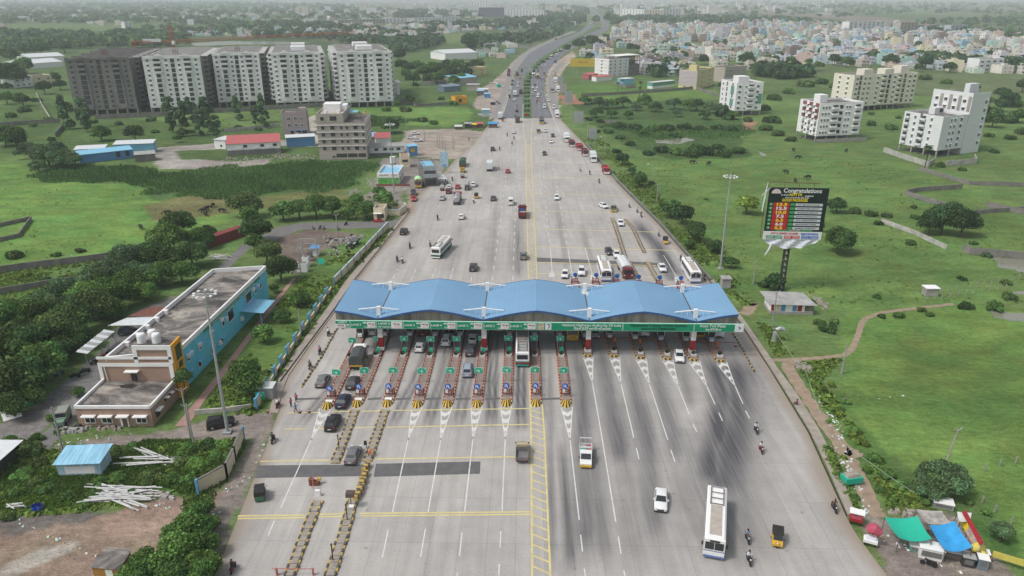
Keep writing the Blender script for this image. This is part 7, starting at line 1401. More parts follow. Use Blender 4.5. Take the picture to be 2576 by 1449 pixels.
T('bush',('dark','mid','olive'),'around the right hand apartment blocks',[(1810,285,20),(1830,295,18),(1880,300,16),(1945,300,26),(1930,320,22),(1960,335,20),(1990,350,16),(2205,268,18),(2190,285,10),(2190,310,16),(2240,320,18),(2262,295,10),(1950,245,20),(1985,230,18),(2030,210,24),(2070,205,20),(2100,215,20),(1900,240,18),(1920,270,20),(2130,190,14),(2010,190,14),(2330,360,10),(2365,415,14),(2420,425,12),(2500,380,14),(2470,300,20),(2500,280,26),(2540,300,28),(2560,260,22),(2480,250,22),(2520,230,22),(2450,215,20),(2570,330,20),(2540,345,16),(2380,205,18),(2330,195,18),(2420,240,14),(2490,340,14),(2250,210,12)])
T('round',('dark','deep'),'in the far right orchard',[(2500,300,26),(2540,250,26),(2565,290,24),(2470,270,22),(2575,215,22),(2520,265,20)])
T('round',('deep','dark','deep','mid'),'among the town houses',[(1458,110,20),(1490,105,22),(1520,98,18),(1470,130,12),(1510,112,16),(1425,122,12),(1590,120,16),(1650,150,20),(1680,155,14),(1720,140,16),(1770,150,16),(1815,115,14),(1880,148,22),(1850,130,14),(2100,150,18),(2130,155,18),(2180,145,16),(2200,140,14),(2240,150,22),(2280,150,16),(2330,158,22),(2390,150,14),(2070,130,14),(1990,155,16),(1930,150,16),(1960,165,14),(2000,165,18),(2030,165,14),(1755,180,18),(1820,215,16),(2490,140,16),(1640,120,10),(2570,150,14),(1905,110,8),(1620,90,10),(1500,50,14),(1530,45,14),(1560,55,14),(1855,90,10),(2160,120,8),(2310,110,10),(1710,165,12),(1580,170,10)])
rq_=random.Random(31)
for tone,n_ in(('deep',26),('dark',26),('mid',20)):
    L=[]
    while len(L)<n_:
        x,y=rq_.uniform(1450,2576),rq_.uniform(62,172)
        if inside(x,y,TOWN[0]) or inside(x,y,TOWN[3]):L.append((x,y,(y+12)*rq_.uniform(.055,.1)))
    T('round',tone,'rising between roofs of the right town',L)
# planted median: countable bushes
ml=[(1326,290),(1325,278),(1326,266),(1325,254),(1325,243),(1325,232),(1325,222),(1326,213),(1327,204),(1331,195),(1336,186),(1341,178),(1348,170),(1357,162),(1366,155),(1376,148),(1387,141),(1398,134),(1409,128),(1421,121),(1433,115),(1445,108),(1456,102),(1467,95)]
T('bush',('dark','mid','deep'),'in the highway median',[(x,y,7.5-.1*i+ (1 if i%3 else 0)) for i,(x,y) in enumerate(ml)],grp='bushes in the highway median')
# palms
def palm_mesh(fan):
    V=[];
    for i in range(22):
        a=i*2.4;dr=random.Random(i).uniform(-.5,.7);prev=None
        for j in range(5):
            t=j/4;L=1.0 if not fan else .75;p=Vector((math.cos(a)*t*L,math.sin(a)*t*L,(dr*t-.55*t*t)*L));w=Vector((-math.sin(a),math.cos(a),0))*(.13 if not fan else .2)*(1-abs(t-.45)*1.1)
            if prev is not None:V+=[prev[0]-prev[1],prev[0]+prev[1],p+w,p-w]
            prev=(p,w)
    V=np.array([tuple(v) for v in V]);tn=np.repeat(np.random.default_rng(4).uniform(.7,1.2,(len(V)//4,1)),4,0)*np.ones(3);return leafmesh('crown',V,tn)
PM=[palm_mesh(0),palm_mesh(1)]
def palm(cx,cy,r,h,where,fan=0):
    x,y=G(cx,cy,h);R_=r*(y*cT+(H-h)*sT)/F;t=thing('palm_tree','%s palm %s'%('stout fan' if fan else 'feathery coconut',where),'palm tree',(x,y,0),0,'palms '+where);link('crown',PM[fan],t,(0,0,h),rt.uniform(0,6),GC['dark'],R_)
    part('trunk',MB().tube([(0,0,0),(.15,0,h*.5),(0,0,h)],[.25,.2,.16],6),'bark',t)
palm(2337,368,17,9,'before the bright white twin block',1)
for q in((1150,158,9),(1162,150,8),(1175,158,9),(1195,150,9),(1210,155,8),(1185,165,8),(1140,165,8)):palm(*q,9,'behind the roadside houses left of the highway')
for q in((1555,207,8),(1565,200,7),(1612,205,8),(1610,218,7)):palm(*q,7,'by the pale cyan house')
for q in((1860,140,7),(1930,130,7),(2080,130,6)):palm(*q,8,'among the town houses')
# far woods: masses nobody could count, one object each
def wood(n,zones,tone,sc=1.0):
    rw=np.random.default_rng(len(zones)*5+n);V=[];TT=[]
    for P,cnt in zones:
        Q=[G(*p) for p in P];x0,x1=min(q[0] for q in Q),max(q[0] for q in Q);y0,y1=min(q[1] for q in Q),max(q[1] for q in Q);k=0;tr=0
        while k<cnt and tr<cnt*30:
            tr+=1;x=rw.uniform(x0,x1);y=y0+(y1-y0)*rw.random()**1.5
            if not inside(x,y,Q):continue
            if math.sin(x/90+1)+math.sin(y/150)+math.sin((x+y)/60)<-1.15:continue
            k+=1;R_=rw.uniform(3,6.5)*sc*(1+min(y,5000)/3500);m=34 if y<900 else 20;d=rw.normal(0,1,(m,3));d/=np.linalg.norm(d,axis=1)[:,None];d[:,2]=np.abs(d[:,2])
            c=np.array((x,y,R_*.55));Pp=c+d*np.array((1,1,.8))*R_*rw.uniform(.7,1.05,(m,1));tn=rw.uniform(.6,1.35);hu=rw.uniform(-.15,.15)
            a=np.cross(d+rw.normal(0,.5,(m,3)),rw.normal(0,1,(m,3)));a/=np.linalg.norm(a,axis=1)[:,None]+1e-9;b=np.cross(d,a);s=R_*.34;a*=s;b*=s
            V.append(np.stack([Pp-a-b,Pp+a-b,Pp+a*.8+b,Pp-a*.8+b],1).reshape(-1,3));TT.append(np.tile(np.array([[tn*(1+hu),tn,tn*(1-hu)]])*1.0,(m*4,1)))
    me=leafmesh(n if isinstance(n,str) else 'far_woodland',np.concatenate(V),np.concatenate(TT));o=link('far_woodland',me,None,(0,0,0),0,tuple(q*1.5 for q in GC[tone]));o['kind']='stuff'
wood(1,[([(0,40),(120,34),(420,36),(620,60),(760,58),(760,88),(560,92),(480,88),(380,78),(330,62),(160,60),(0,62)],620),([(0,82),(120,84),(330,82),(480,92),(470,118),(380,120),(160,124),(0,122)],420),([(0,12),(600,10),(850,14),(980,26),(960,50),(620,50),(420,34),(0,34)],900)],'dark')
wood(2,[([(640,62),(1000,66),(1220,58),(1400,44),(1470,40),(1470,60),(1400,76),(1240,74),(1100,84),(960,96),(760,98),(640,96)],640),([(980,30),(1200,28),(1240,42),(1000,52)],240),([(1360,14),(1480,22),(1480,42),(1380,44)],160),([(830,100),(1000,104),(1100,95),(1120,110),(1050,130),(990,135),(985,112),(840,112)],140),([(1200,95),(1290,98),(1300,112),(1240,126),(1180,125)],60),([(1290,94),(1400,84),(1420,88),(1330,112),(1290,110)],70)],'deep')
wood(3,[([(1520,44),(1720,48),(1720,62),(1580,60),(1540,66)],170),([(1720,46),(1850,44),(2060,56),(2060,66),(1900,58),(1740,64)],190),([(2060,64),(2340,78),(2576,92),(2576,100),(2400,90),(2200,66),(2070,72)],110),([(1740,22),(2100,16),(2576,26),(2576,40),(2300,34),(2100,46),(1760,36)],200),([(1500,20),(1740,18),(1740,36),(1530,38)],220),([(2090,160),(2250,150),(2576,165),(2576,185),(2440,185),(2300,175),(2090,180)],70),([(1900,160),(2090,165),(2090,190),(1960,200),(1900,190)],60),([(1620,176),(1720,172),(1740,190),(1640,196)],26)],'deep')
wood(4,[([(2180,70),(2576,40),(2576,90),(2350,78)],70),([(1720,5),(2576,8),(2576,24),(1740,16)],220),([(0,4),(700,4),(700,10),(0,12)],260)],'dark',1.1)
# reeds and rough grass
def blades(name,zones,tone,h,w):
    rw=np.random.default_rng(9);V=[];TT=[]
    for P,cnt in zones:
        Q=np.array([G(*p) for p in P]);lo=Q.min(0);hi=Q.max(0);x=rw.uniform(lo[0],hi[0],cnt*4);y=rw.uniform(lo[1],hi[1],cnt*4);x2=x+wob(x,y,5)*8+rw.normal(0,1,len(x))*1.2;y2=y+wob(y,x,6)*11;k=inpoly(x2,y2,[tuple(q) for q in Q]);x=x[k][:cnt];y=y[k][:cnt];n=len(x)
        a=rw.uniform(0,6.28,n);hh=h*rw.uniform(.5,1.3,n)*(1+.4*wob(x,y,8));ww=w*rw.uniform(.7,1.3,n);lx=rw.normal(0,.25,n)*h;ly=rw.normal(0,.25,n)*h;dx=np.cos(a)*ww;dy=np.sin(a)*ww;z=np.zeros(n)-.05
        V.append(np.stack([np.stack([x-dx,y-dy,z],-1),np.stack([x+dx,y+dy,z],-1),np.stack([x+dx*.5+lx,y+dy*.5+ly,hh],-1),np.stack([x-dx*.5+lx,y-dy*.5+ly,hh],-1)],1).reshape(-1,3))
        t=1+.3*wob(x,y,11)+.15*wob(x,y,3);TT.append(np.repeat(np.stack([t,t,t],-1),4,0))
    me=leafmesh(name,np.concatenate(V),np.concatenate(TT),('grass_blade',));o=link(name,me,None,(0,0,0),0,tone);o['kind']='stuff'
blades('reeds',[([(110,412),(330,428),(560,430),(680,408),(800,410),(925,404),(950,425),(880,468),(800,488),(640,498),(380,502),(365,470),(300,462),(120,450)],24000),([(1480,300),(1600,318),(1760,322),(1880,318),(1890,345),(1700,352),(1600,340)],5000),([(860,300),(1000,290),(1080,305),(1000,315),(880,318)],5000)],(.105,.20,.06),.85,.17)
blades('ground_cover',[([(0,1165),(430,1120),(612,1108),(568,1205),(500,1235),(400,1235),(250,1280),(40,1265),(-20,1285)],30000),([(-20,800),(60,770),(230,760),(220,830),(100,900),(-20,850)],9000)],(.13,.22,.05),.4,.16)

PATHS=[([G(*p) for p in P],w) for P,w in (([(1932,905),(1975,905),(2060,900),(2125,893),(2145,875),(2158,845),(2168,812),(2178,800),(2220,785),(2330,772),(2400,764)],1.4),([(1985,905),(1982,925),(2020,985),(2070,1060),(2110,1110),(2140,1160),(2170,1220),(2195,1275),(2210,1300)],2.3),([(456,1072),(510,1000),(570,925),(632,840),(696,755),(740,700)],1.8))]
def weeds(name,zones,tone,n_,r0,r1):
    rw=np.random.default_rng(17);V=[];TT=[]
    for P,cnt in zones:
        Q=np.array([G(*p) for p in P]);lo=Q.min(0);hi=Q.max(0);m=cnt*7;x=rw.uniform(lo[0],hi[0],m);y=rw.uniform(lo[1],hi[1],m);k=inpoly(x,y,[tuple(q) for q in Q])&((wob(x,y,7)+wob(x,y,2.6,3)*.7+rw.normal(0,.25,m))>.12);x=x[k];y=y[k];k=np.ones(len(x),bool)
        for Z,w_ in PATHS:
            for (ax,ay),(bx,by) in zip(Z,Z[1:]):
                t=np.clip(((x-ax)*(bx-ax)+(y-ay)*(by-ay))/((bx-ax)**2+(by-ay)**2+1e-9),0,1);k&=np.hypot(x-ax-(bx-ax)*t,y-ay-(by-ay)*t)>w_
        x=x[k][:cnt];y=y[k][:cnt];n=len(x)
        rr=rw.uniform(r0,r1,n)*(1+.5*wob(x,y,9));t=rw.uniform(.6,1.35,n);h=rw.uniform(-.1,.22,n)
        for j in range(n_):
            a=rw.uniform(0,6.28,n);q=rw.uniform(0,1,n)**.5*rr;z=rr*.55*(1-(q/rr)**2)*rw.uniform(.4,1.1,n);c=np.stack([x+np.cos(a)*q,y+np.sin(a)*q,z],-1);d=np.stack([np.cos(a)*.6,np.sin(a)*.6,np.ones(n)],-1)+rw.normal(0,.45,(n,3));d/=np.linalg.norm(d,axis=1)[:,None]
            u=np.cross(d,rw.normal(0,1,(n,3)));u/=np.linalg.norm(u,axis=1)[:,None]+1e-9;w=np.cross(d,u);s=(rr*.42)[:,None];u=u*s;w=w*s
            V.append(np.stack([c-u-w*.6,c+u-w*.6,c+u*.5+w,c-u*.5+w],1).reshape(-1,3));tt=t*rw.uniform(.85,1.15,n);TT.append(np.repeat(np.stack([tt*(1+h),tt,tt*.8],-1),4,0))
    me=leafmesh(name,np.concatenate(V),np.concatenate(TT),('grass_blade',));o=link(name,me,None,(0,0,0),0,tone);o['kind']='stuff'
weeds('rough_grass',[([(0,420),(190,430),(420,475),(560,510),(565,560),(430,600),(380,630),(150,655),(-20,668)],250),([(1480,330),(1560,400),(1660,560),(1800,700),(2100,800),(2576,760),(2576,540),(2240,405),(1900,400),(1800,330)],1500),([(-20,690),(60,685),(240,700),(210,745),(60,790),(-20,800)],700),([(0,250),(240,300),(560,290),(800,330),(560,345),(400,350),(190,395),(0,380)],1800)],(.15,.245,.06),7,.15,.42)
weeds('verge_scrub',[([(1900,800),(1960,905),(2060,1100),(2130,1260),(2180,1300),(2330,1280),(2240,1190),(2140,1060),(2060,960),(2110,905),(2000,908),(1960,840)],1700),([(1470,355),(1550,450),(1660,556),(1790,700),(1870,770),(1900,760),(1800,640),(1700,540),(1600,420),(1500,340)],2200),([(430,1075),(560,900),(640,800),(760,700),(840,650),(985,585),(850,725),(780,835),(700,960),(640,1040)],700),([(-20,690),(385,640),(400,660),(240,710),(60,730),(-20,750)],900),([(870,480),(1000,500),(1000,545),(880,560),(700,520)],500),([(70,1135),(430,1118),(612,1105),(560,1210),(260,1280),(0,1300),(-10,1165)],2200)],(.14,.23,.058),9,.3,.85)
# ---------------------------------------------------------------- masts, poles, boards, walls, clutter
def mast(x,y,label):
    t=thing('high_mast_light',label,'light mast',(*G(x,y),0),0,'high mast lights');part('pole',MB().tube([(0,0,0),(0,0,12),(0,0,24)],[.27,.19,.10],10).cbox(0,0,0,1.2,1.2,.3),'galv',t)
    r=MB();n=16
    r.tube([(1.5*math.cos(k*math.tau/n),1.5*math.sin(k*math.tau/n),23.6) for k in range(n+1)],.05,5)
    for k in range(6):r.tube([(0,0,23.6),(1.5*math.cos(k*1.047),1.5*math.sin(k*1.047),23.6)],.04,4)
    part('ring',r,'galv',t)
    for k in range(10):
        a=k*.628;l=MB().box(-.2,.2,-.15,.25,-.08,.13,tx=.05);o=part('floodlight',l,'white_paint',t,(1.5*math.cos(a),1.55*math.sin(a),23.6),a-math.pi/2)
    part('lightning_rod',MB().tube([(0,0,24),(0,0,25.4)],.03,4),'galv',t)
mast(573,1088,'high mast light with a ring of white lamps, nearest, before the office');mast(991,485,'high mast light with a ring of white lamps beside the toilet block');mast(1812,676,'high mast light standing alone in the right field')
def pole(x,y,h,label,top=True,lean=0,n='utility_pole'):
    t=thing(n,label,'pole',(*G(x,y),0),R(20),'concrete poles');part('shaft',MB().tube([(0,0,0),(lean,0,h)],[.17,.11],6),'conc',t)
    if top:part('crossarm',MB().tube([(lean-.8,0,h+.1),(lean,0,h-.5),(lean+.8,0,h+.1)],.06,5),'galv',t)
for a in((490,1132,8,'grey concrete pole in the scrub yard by the cream wall'),(160,1140,8,'dark pole behind the pale blue tin shed',0),(2117,940,6.2,'short concrete pole with a white insulator beside the dirt path',0),(2375,1178,6.5,'concrete pole leaning over the thorn tree at right',1,.8),(1942,823,8,'concrete pole before the painted hut'),(480,1105,9,'concrete pole at the foot of the pink walk'),(852,618,9,'concrete pole behind the tractor'),(758,845,6,'slim pole on the lawn edge',0),(1895,715,6,'pole in the grass left of the billboard',0),(1652,508,6,'pole by the right verge trees'),(1022,325,9,'pole in the green field beside the sandy lot',0),(1068,355,8,'pole standing in the sandy lot'),(757,690,7,'pole beside the white generators'),(940,490,6,'y shaped pole on the dirt strip by the toilet block'),(2330,432,7,'pole beside the fan palm',0),(110,300,7,'pole in the far left field',0),(1797,235,8,'pole right of the yellow house',0),(1450,200,8,'pole behind the signboard backs',0),(2160,330,7,'pole before the cream block',0)):pole(*a)
def street(x,y,label,h=9,dbl=True):
    t=thing('street_lamp',label,'street lamp',(*G(x,y),0),-PSI,'street lamps');b=MB().tube([(0,0,0),(0,0,h)],[.12,.07],6)
    for s in((-1,1) if dbl else (-1,)):b.tube([(0,0,h),(s*1.9,0,h+.35)],.05,4);part('lamp_head',MB().box(s*1.9-.4,s*1.9+.4,-.16,.16,h+.28,h+.42),'trim_white',t)
    part('pole',b,'galv',t)
for i,(x,y) in enumerate([(1326,287),(1325,255),(1325,228),(1330,203),(1346,178)]):street(x,y,'double armed street lamp in the planted median, %s'%('nearest' if i==0 else ORD[i]+' from the near end'))
for i,(x,y) in enumerate([(1520,393),(1478,345),(1436,300),(1640,470)]):street(x,y,'single armed street lamp on the right verge, %s'%('farthest','second nearest to the grey boards','middle','nearest')[(2,1,0,3)[i]] if False else 'single armed street lamp on the right verge '+('behind the container lorry','behind the parked lorries','by the last grey board','opposite the red parked lorry')[i],8,False)
# grey board backs
for i,(x0,x1,y0,y1,yb) in enumerate([(1401.5,1416,192,210,216),(1408,1425,210.5,233,240),(1421,1440.5,230,259.5,266),(1443,1466.5,280,308.5,318),(1481.5,1500.5,322,348,360)]):
    x,y=G((x0+x1)/2,yb);D=y;dpt=y*cT+(H-3)*sT;w=(x1-x0)*dpt/F;z1=zat(y0,D);z0=max(1.2,zat(y1,D));t=thing('signboard','large grey sign board seen from behind on the right shoulder, %s'%('farthest','second farthest','middle','second nearest','nearest')[i],'sign',(x,y,0),0,'sign boards seen from behind')
    part('board',MB().box(-w/2,w/2,-.05,.05,z0,z1),mat('board_back',(.36,.38,.38),var=.08),t);b=MB()
    for k in range(1,4):b.box(-w/2+k*w/4-.06,-w/2+k*w/4+.06,-.14,-.05,z0,z1)
    for k in range(1,4):b.box(-w/2,w/2,-.12,-.05,z0+k*(z1-z0)/4-.05,z0+k*(z1-z0)/4+.05)
    part('rear_frame',b,'galv',t);part('legs_frame',MB().box(-w*.3-.1,-w*.3+.1,-.2,0,0,z0).box(w*.3-.1,w*.3+.1,-.2,0,0,z0),'galv',t)
t=thing('median_gantry','grey sign board back on a tall post in the median','sign',(*G(1328,198),0));part('board',MB().box(-4,4,-.1,.1,5.5,8.2),'board_back',t);part('post',MB().tube([(-3,0,0),(-3,0,5.5)],.2,6),'galv',t)
t=thing('median_sign','round red sign at the near end of the planted median','sign',(*G(1325,299),0));part('disc',MB().tube([(0,-.1,2.2),(0,0,2.2)],.8,12),'red_paint',t);part('post',MB().tube([(0,.05,0),(0,.05,2.2)],.06,5),'galv',t)
# yellow hoarding before the town
t=thing('yellow_hoarding','wide yellow hoarding with red lettering before the town','billboard',(*G(1466,172),0));part('board',MB().box(-12,12,-.15,.15,1.5,9),mat('hoard_yellow',(.62,.45,.04),var=.1),t);part('legs_frame',MB().box(-9,-8.7,-.1,.1,0,1.5).box(8.7,9,-.1,.1,0,1.5),'galv',t);lettering(t,'OFFER SALE',2.2,(0,-.18,5.5),'red_paint',10)
# main billboard
BX,BY=G(1966,731);bd=BY;wB=12.9;zb,zt=zat(601,bd),zat(472,bd)
t=thing('billboard','black congratulations billboard on a lattice column with torn white sheet below','billboard',(BX,BY,0),R(-4));ox=.6
hB=zt-zb
def fx(u):return ox-wB/2+u*wB
def fz(v):return zt-v*hB
part('board',MB().box(fx(0),fx(1),-.3,.0,fz(1),fz(0)),'board_black',t)
fp=part('footer_panel',MB().box(fx(0)-.15,fx(1)-.1,-.36,-.3,fz(1.0),fz(.845)),'sign_white',t)
def bt(s,size,u,v,m,wd=None,par=t,bold=.01,y=-.32):return lettering(par,s,size,(fx(u),y,fz(v)),m,wd,bold)
bt('Congratulations',1.35,.56,.055,'sign_white',8.3,bold=.03);bt('to all the',.5,.27,.135,'sign_white',1.7);bt('ADITYA',.85,.45,.13,'gold_text',2.9,bold=.03);bt('students',.5,.68,.15,'sign_white',1.9);bt('who secured the jobs with',.5,.48,.185,'sign_white',5.2);bt('GOOD PACKAGES',.85,.45,.237,'gold_text',5.6,bold=.03)
e=MB();n=14
for i in range(n):
    a0,a1=math.pi*i/n,math.pi*(i+1)/n;e.add([(fx(.12),-.34,fz(.11)),(fx(.12)+1.05*math.cos(a0),-.34,fz(.11)+1.05*math.sin(a0)),(fx(.12)+1.05*math.cos(a1),-.34,fz(.11)+1.05*math.sin(a1))],[(0,1,2)],i%2)
part('emblem',e,[mat('emblem_pale',(.62,.60,.66),var=0),mat('emblem_pink',(.66,.50,.46),var=0)],t)
for i,(s,gold) in enumerate((('13.5',1),('12.5',0),('10.0',1),('7.5',0),('6.5',1),('6.0',0),('5.5',1))):
    v=.285+i*.0765;sk=-.004*i
    part('row_panel',MB().box(fx(.10),fx(.37),-.345,-.31,fz(v+.07),fz(v)),mat('row_red',(.50,.02,.03),var=0),t);bt(s,.95,.235,v+.035,'gold_text' if gold else 'sign_white',2.3 if i<3 else 1.7,bold=.04,y=-.36)
    [part('row_tag',MB().box(fx(a),fx(b),-.345,-.31,fz(v+.058),fz(v+.008)),mat('row_green',(.05,.33,.09),var=0),t) for a,b in((.03,.085),(.385,.465))];bt('₹',.5,.06,v+.033,'sign_white',None,y=-.36)
    part('row_strip',MB().box(fx(.475),fx(.93),-.345,-.31,fz(v+.058),fz(v+.01)),mat('row_pale',(.60,.63,.66),var=.05),t);bt(('E.Y. (Ernst & Young)','COMPUTER ASSOC','TECHNICAL RESULTS','FUNCTIONAL','G.S. INFOTECH','INNOVATION WORKS','GENERAL INTERVIEW')[i],.33,.69,v+.034,'dark_metal',4.6,y=-.36)
for u0,u1,m in((.2,.40,'row_green'),(.41,.62,'kerb_grey'),(.63,.82,'row_green')):part('row_tag',MB().box(fx(u0),fx(u1),-.345,-.31,fz(.835),fz(.808)),m,t)
bt('ADITYA DEGREE COLLEGES -',.62,.36,.885,'row_red',6.4,bold=.02,y=-.38);bt('VIJAYAWADA',.68,.78,.89,'blue_sign',4.0,bold=.03,y=-.38)
for u0,u1,m in((.04,.32,'sign_green'),(.35,.62,'row_red'),(.65,.94,'blue_sign')):
    p=part('address_panel',MB().box(fx(u0),fx(u1),-.40,-.36,fz(.985),fz(.925)),m,fp);part('text_line',MB().box(fx(u0)+.15,fx(u0)+1.6,-.41,-.4,fz(.946),fz(.938)).box(fx(u0)+1.9,fx(u1)-.15,-.41,-.4,fz(.946),fz(.938)).box(fx(u0)+.15,fx(u0)+1.6,-.41,-.4,fz(.972),fz(.964)).box(fx(u0)+1.9,fx(u1)-.15,-.41,-.4,fz(.972),fz(.964)),'sign_white',p)
s=MB();nx=18
for i in range(nx):
    def dr(k):u=k/nx;return 2.2*math.sin(u*math.pi)**.6+.12*math.sin(k*1.1)
    for j in range(4):s.add([(fx(i/nx*.95),-.3-.35*math.sin(i*1.3+j)*.6,fz(1)-dr(i)*j/4),(fx((i+1)/nx*.95),-.3-.35*math.sin((i+1)*1.3+j)*.6,fz(1)-dr(i+1)*j/4),(fx((i+1)/nx*.95),-.3-.35*math.sin((i+1)*1.3+j+1)*.6,fz(1)-dr(i+1)*(j+1)/4),(fx(i/nx*.95),-.3-.35*math.sin(i*1.3+j+1)*.6,fz(1)-dr(i)*(j+1)/4)],[(0,1,2,3)])
s.tube([(fx(.16),-.4,fz(1.08)),(fx(.12),-.5,fz(1.2)),(fx(.06),-.5,fz(1.33))],[.3,.2,.08],6)
part('torn_sheet',s,mat('cloth_white',(.68,.70,.76),var=.08),t)
c=MB();
for sx in(-.45,.45):
    for sy in(-.45,.45):c.box(ox-.6+sx-.12,ox-.6+sx+.12,sy+.5-.12,sy+.5+.12,0,zb+1)
for i in range(9):c.box(ox-1.05,ox-.15,.0,.06,i*1.4,i*1.4+.5);c.box(ox-1.1,ox-1.04,.05,.95,i*1.4,i*1.4+.5)
part('column',c,'dark_metal',t);pl=MB().cbox(0,0,0,.32,.05,.34).mesh('column_plate',[mat('plate_tan',(.4,.33,.28),var=.1)])
for i in range(9):link('column_plate',pl,t,(ox-.6,-.08,.6+i*1.4))
b=MB().tube([(fx(0)-.6,0,zt+1.2),(fx(.85),0,zt+1.0)],.06,5)
for u in(0,.25,.5,.75):b.tube([(fx(u),0,zt),(fx(u),.1,zt+1.1)],.05,4)
b.tube([(fx(0)-.6,.1,zb),(fx(0)-.6,.1,zt+1.2)],.08,5);part('rear_frame',b,'rust',t);part('torn_strip',MB().tube([(fx(0)-.5,-.1,zt+1.2),(fx(0)-.8,-.2,zt-2.5),(fx(0)-1.0,-.2,zt-5.5)],[.06,.2,.12],6).tube([(fx(0)+.2,-.3,zt),(fx(0)-1.6,-.3,zt-1.9)],.06,5),'cloth_white',t)
# ---- walls and fences
def wallthing(n,label,P,h,t_,m,cat='wall',cap=None,piers=None,pm=None):
    Q=[G(*p) for p in P];t=thing(n,label,cat,(*Q[0],0));q=[(a-Q[0][0],b-Q[0][1]) for a,b in Q];part('panel',MB().wall(q,h,t_),m,t)
    if cap:part('coping',MB().wall(q,.14,t_+.12,h),cap,t)
    if piers:
        k=MB()
        for (ax,ay),(bx,by) in zip(q,q[1:]):
            L=math.hypot(bx-ax,by-ay);n_=max(1,round(L/piers))
            for i in range(n_+1):k.cbox(ax+(bx-ax)*i/n_,ay+(by-ay)*i/n_,0,t_+.16,t_+.16,h+.2)
        part('pier',k,pm,t)
    return t
wallthing('boundary_wall','cream panelled boundary wall with blue coping along the left footway, upper part',[(976,574),(920,635),(841,718)],1.9,.2,'wall_cream','wall',mat('coping_pale',(.42,.56,.60),var=.1),5.2,mat('pier_grey',(.16,.25,.33),var=.1))
Q=[(834,730),(776,815),(721,900),(689,952),(645,1032)];a=[G(*q) for q in Q];k=0
for (p,q) in zip(a,a[1:]):
    L=math.hypot(q[0]-p[0],q[1]-p[1]);n=max(1,round(L/5.2))
    for i in range(n):
        c0=(p[0]+(q[0]-p[0])*i/n,p[1]+(q[1]-p[1])*i/n);c1=(p[0]+(q[0]-p[0])*(i+.55)/n,p[1]+(q[1]-p[1])*(i+.55)/n);c2=(p[0]+(q[0]-p[0])*(i+.98)/n,p[1]+(q[1]-p[1])*(i+.98)/n)
        t=thing('wall_panel','stepped cream wall segment with blue pier along the office lawn','wall',(*c0,0),0,'stepped wall along the office lawn');z=lambda c:(c[0]-c0[0],c[1]-c0[1])
        part('low_panel',MB().wall([z(c0),z(c1)],.9,.22),'wall_cream',t);part('high_panel',MB().wall([z(c1),z(c2)],1.9,.22),'wall_cream',t);part('coping',MB().wall([z(c1),z(c2)],.14,.34,1.9),'pillar_blue',t);part('pier',MB().cbox(*z(c2),0,.42,.42,2.2),'pillar_blue',t)
wallthing('boundary_wall','cream boundary wall with blue piers around the scrub yard corner',[(614,1108),(592,1160),(571,1204),(500,1244)],2.3,.2,'wall_cream','wall','conc_dark',4.5,'pillar_blue')
wallthing('boundary_wall','cream and white wall with blue coping around the gatehouse corner',[(955,545),(1005,543),(1022,530),(1018,524),(985,526)],2.0,.2,'wall_cream','wall','coping_pale')
for l,P,h in(('grey wall across the left field, nearer line',[(-20,690),(60,678),(250,655),(385,634)],1.8),('grey ruined wall in the left field, second line',[(-20,745),(110,722),(235,705)],1.6),('short grey wall corner in the far left field',[(-20,575),(80,553),(48,597),(-20,612)],1.2),('grey wall at the foot of the tower blocks',[(240,300),(400,293),(560,283),(700,275),(830,268),(1020,258)],2.6),('pale grey wall at the far left',[(-20,320),(60,314),(155,308),(158,325),(140,345)],2.2),('concrete wall running up the far left field',[(128,302),(108,270),(92,238)],1.6),('white grey wall before the mauve house',[(565,332),(640,325),(704,318)],1.6),('grey wall around the right field by the green cabin',[(1462,243),(1560,238),(1680,230),(1748,224),(1815,246)],2.0),
  ('grey plot wall at far right, nearest edge',[(2276,490),(2310,482),(2420,474)],1.6),('grey plot wall running down from the corner',[(2276,490),(2330,508),(2385,522)],1.6),('long grey wall right of the twin block',[(2310,428),(2400,455),(2440,465),(2600,470)],1.5),('grey wall ruin at the far right edge',[(2420,632),(2440,640),(2600,655)],2.0),('broken pale wall in the right field',[(2216,560),(2250,572),(2300,590),(2380,628)],1.3),('grey wall of the far right plots',[(2480,520),(2600,545)],1.8),('grey wall of the yellow pond plot',[(2440,540),(2500,535),(2600,528)],1.4),('white stained compound wall before the twin block',[(2222,382),(2260,396),(2335,420),(2350,410)],2.2),('white stained compound wall right of the twin block',[(2378,418),(2455,412),(2450,400)],2.2),('grey wall beside the pale cyan house',[(1543,212),(1575,222),(1600,221)],2),('low white retaining wall behind the left lawn tree',[(490,1043),(560,1038),(632,1028)],.9),('pale grey wall by the marsh',[(1503,308),(1560,310)],1.3),('brick wall left of the highway shops',[(1060,215),(1125,212)],3.0),('grey wall by the orange shop',[(1030,255),(1045,268),(1145,262)],1.6)):wallthing('boundary_wall',l,P,h,.25,'plot_wall' if 'grey' in l and 'white' not in l else mat('wall_pale',(.42,.41,.38),var=.35,scale=.6),'wall')
t=thing('post_fence','row of short white posts with wire crossing the right field','fence',(*G(2370,735),0));o=G(2370,735);b=MB()
for i in range(13):
    x,y=G(2370+i*17.5,735-i*2.6-(4 if i>9 else 0));b.box(x-o[0]-.07,x-o[0]+.07,y-o[1]-.07,y-o[1]+.07,0,1.5)
part('post',b,'kerb_grey',t);t=thing('post_fence','second line of white posts below the first in the right field','fence',(*G(2330,757),0));o=G(2330,757);b=MB()
for i in range(12):
    x,y=G(2330+i*20,757-i*3);b.box(x-o[0]-.07,x-o[0]+.07,y-o[1]-.07,y-o[1]+.07,0,1.3)
part('post',b,'kerb_grey',t)
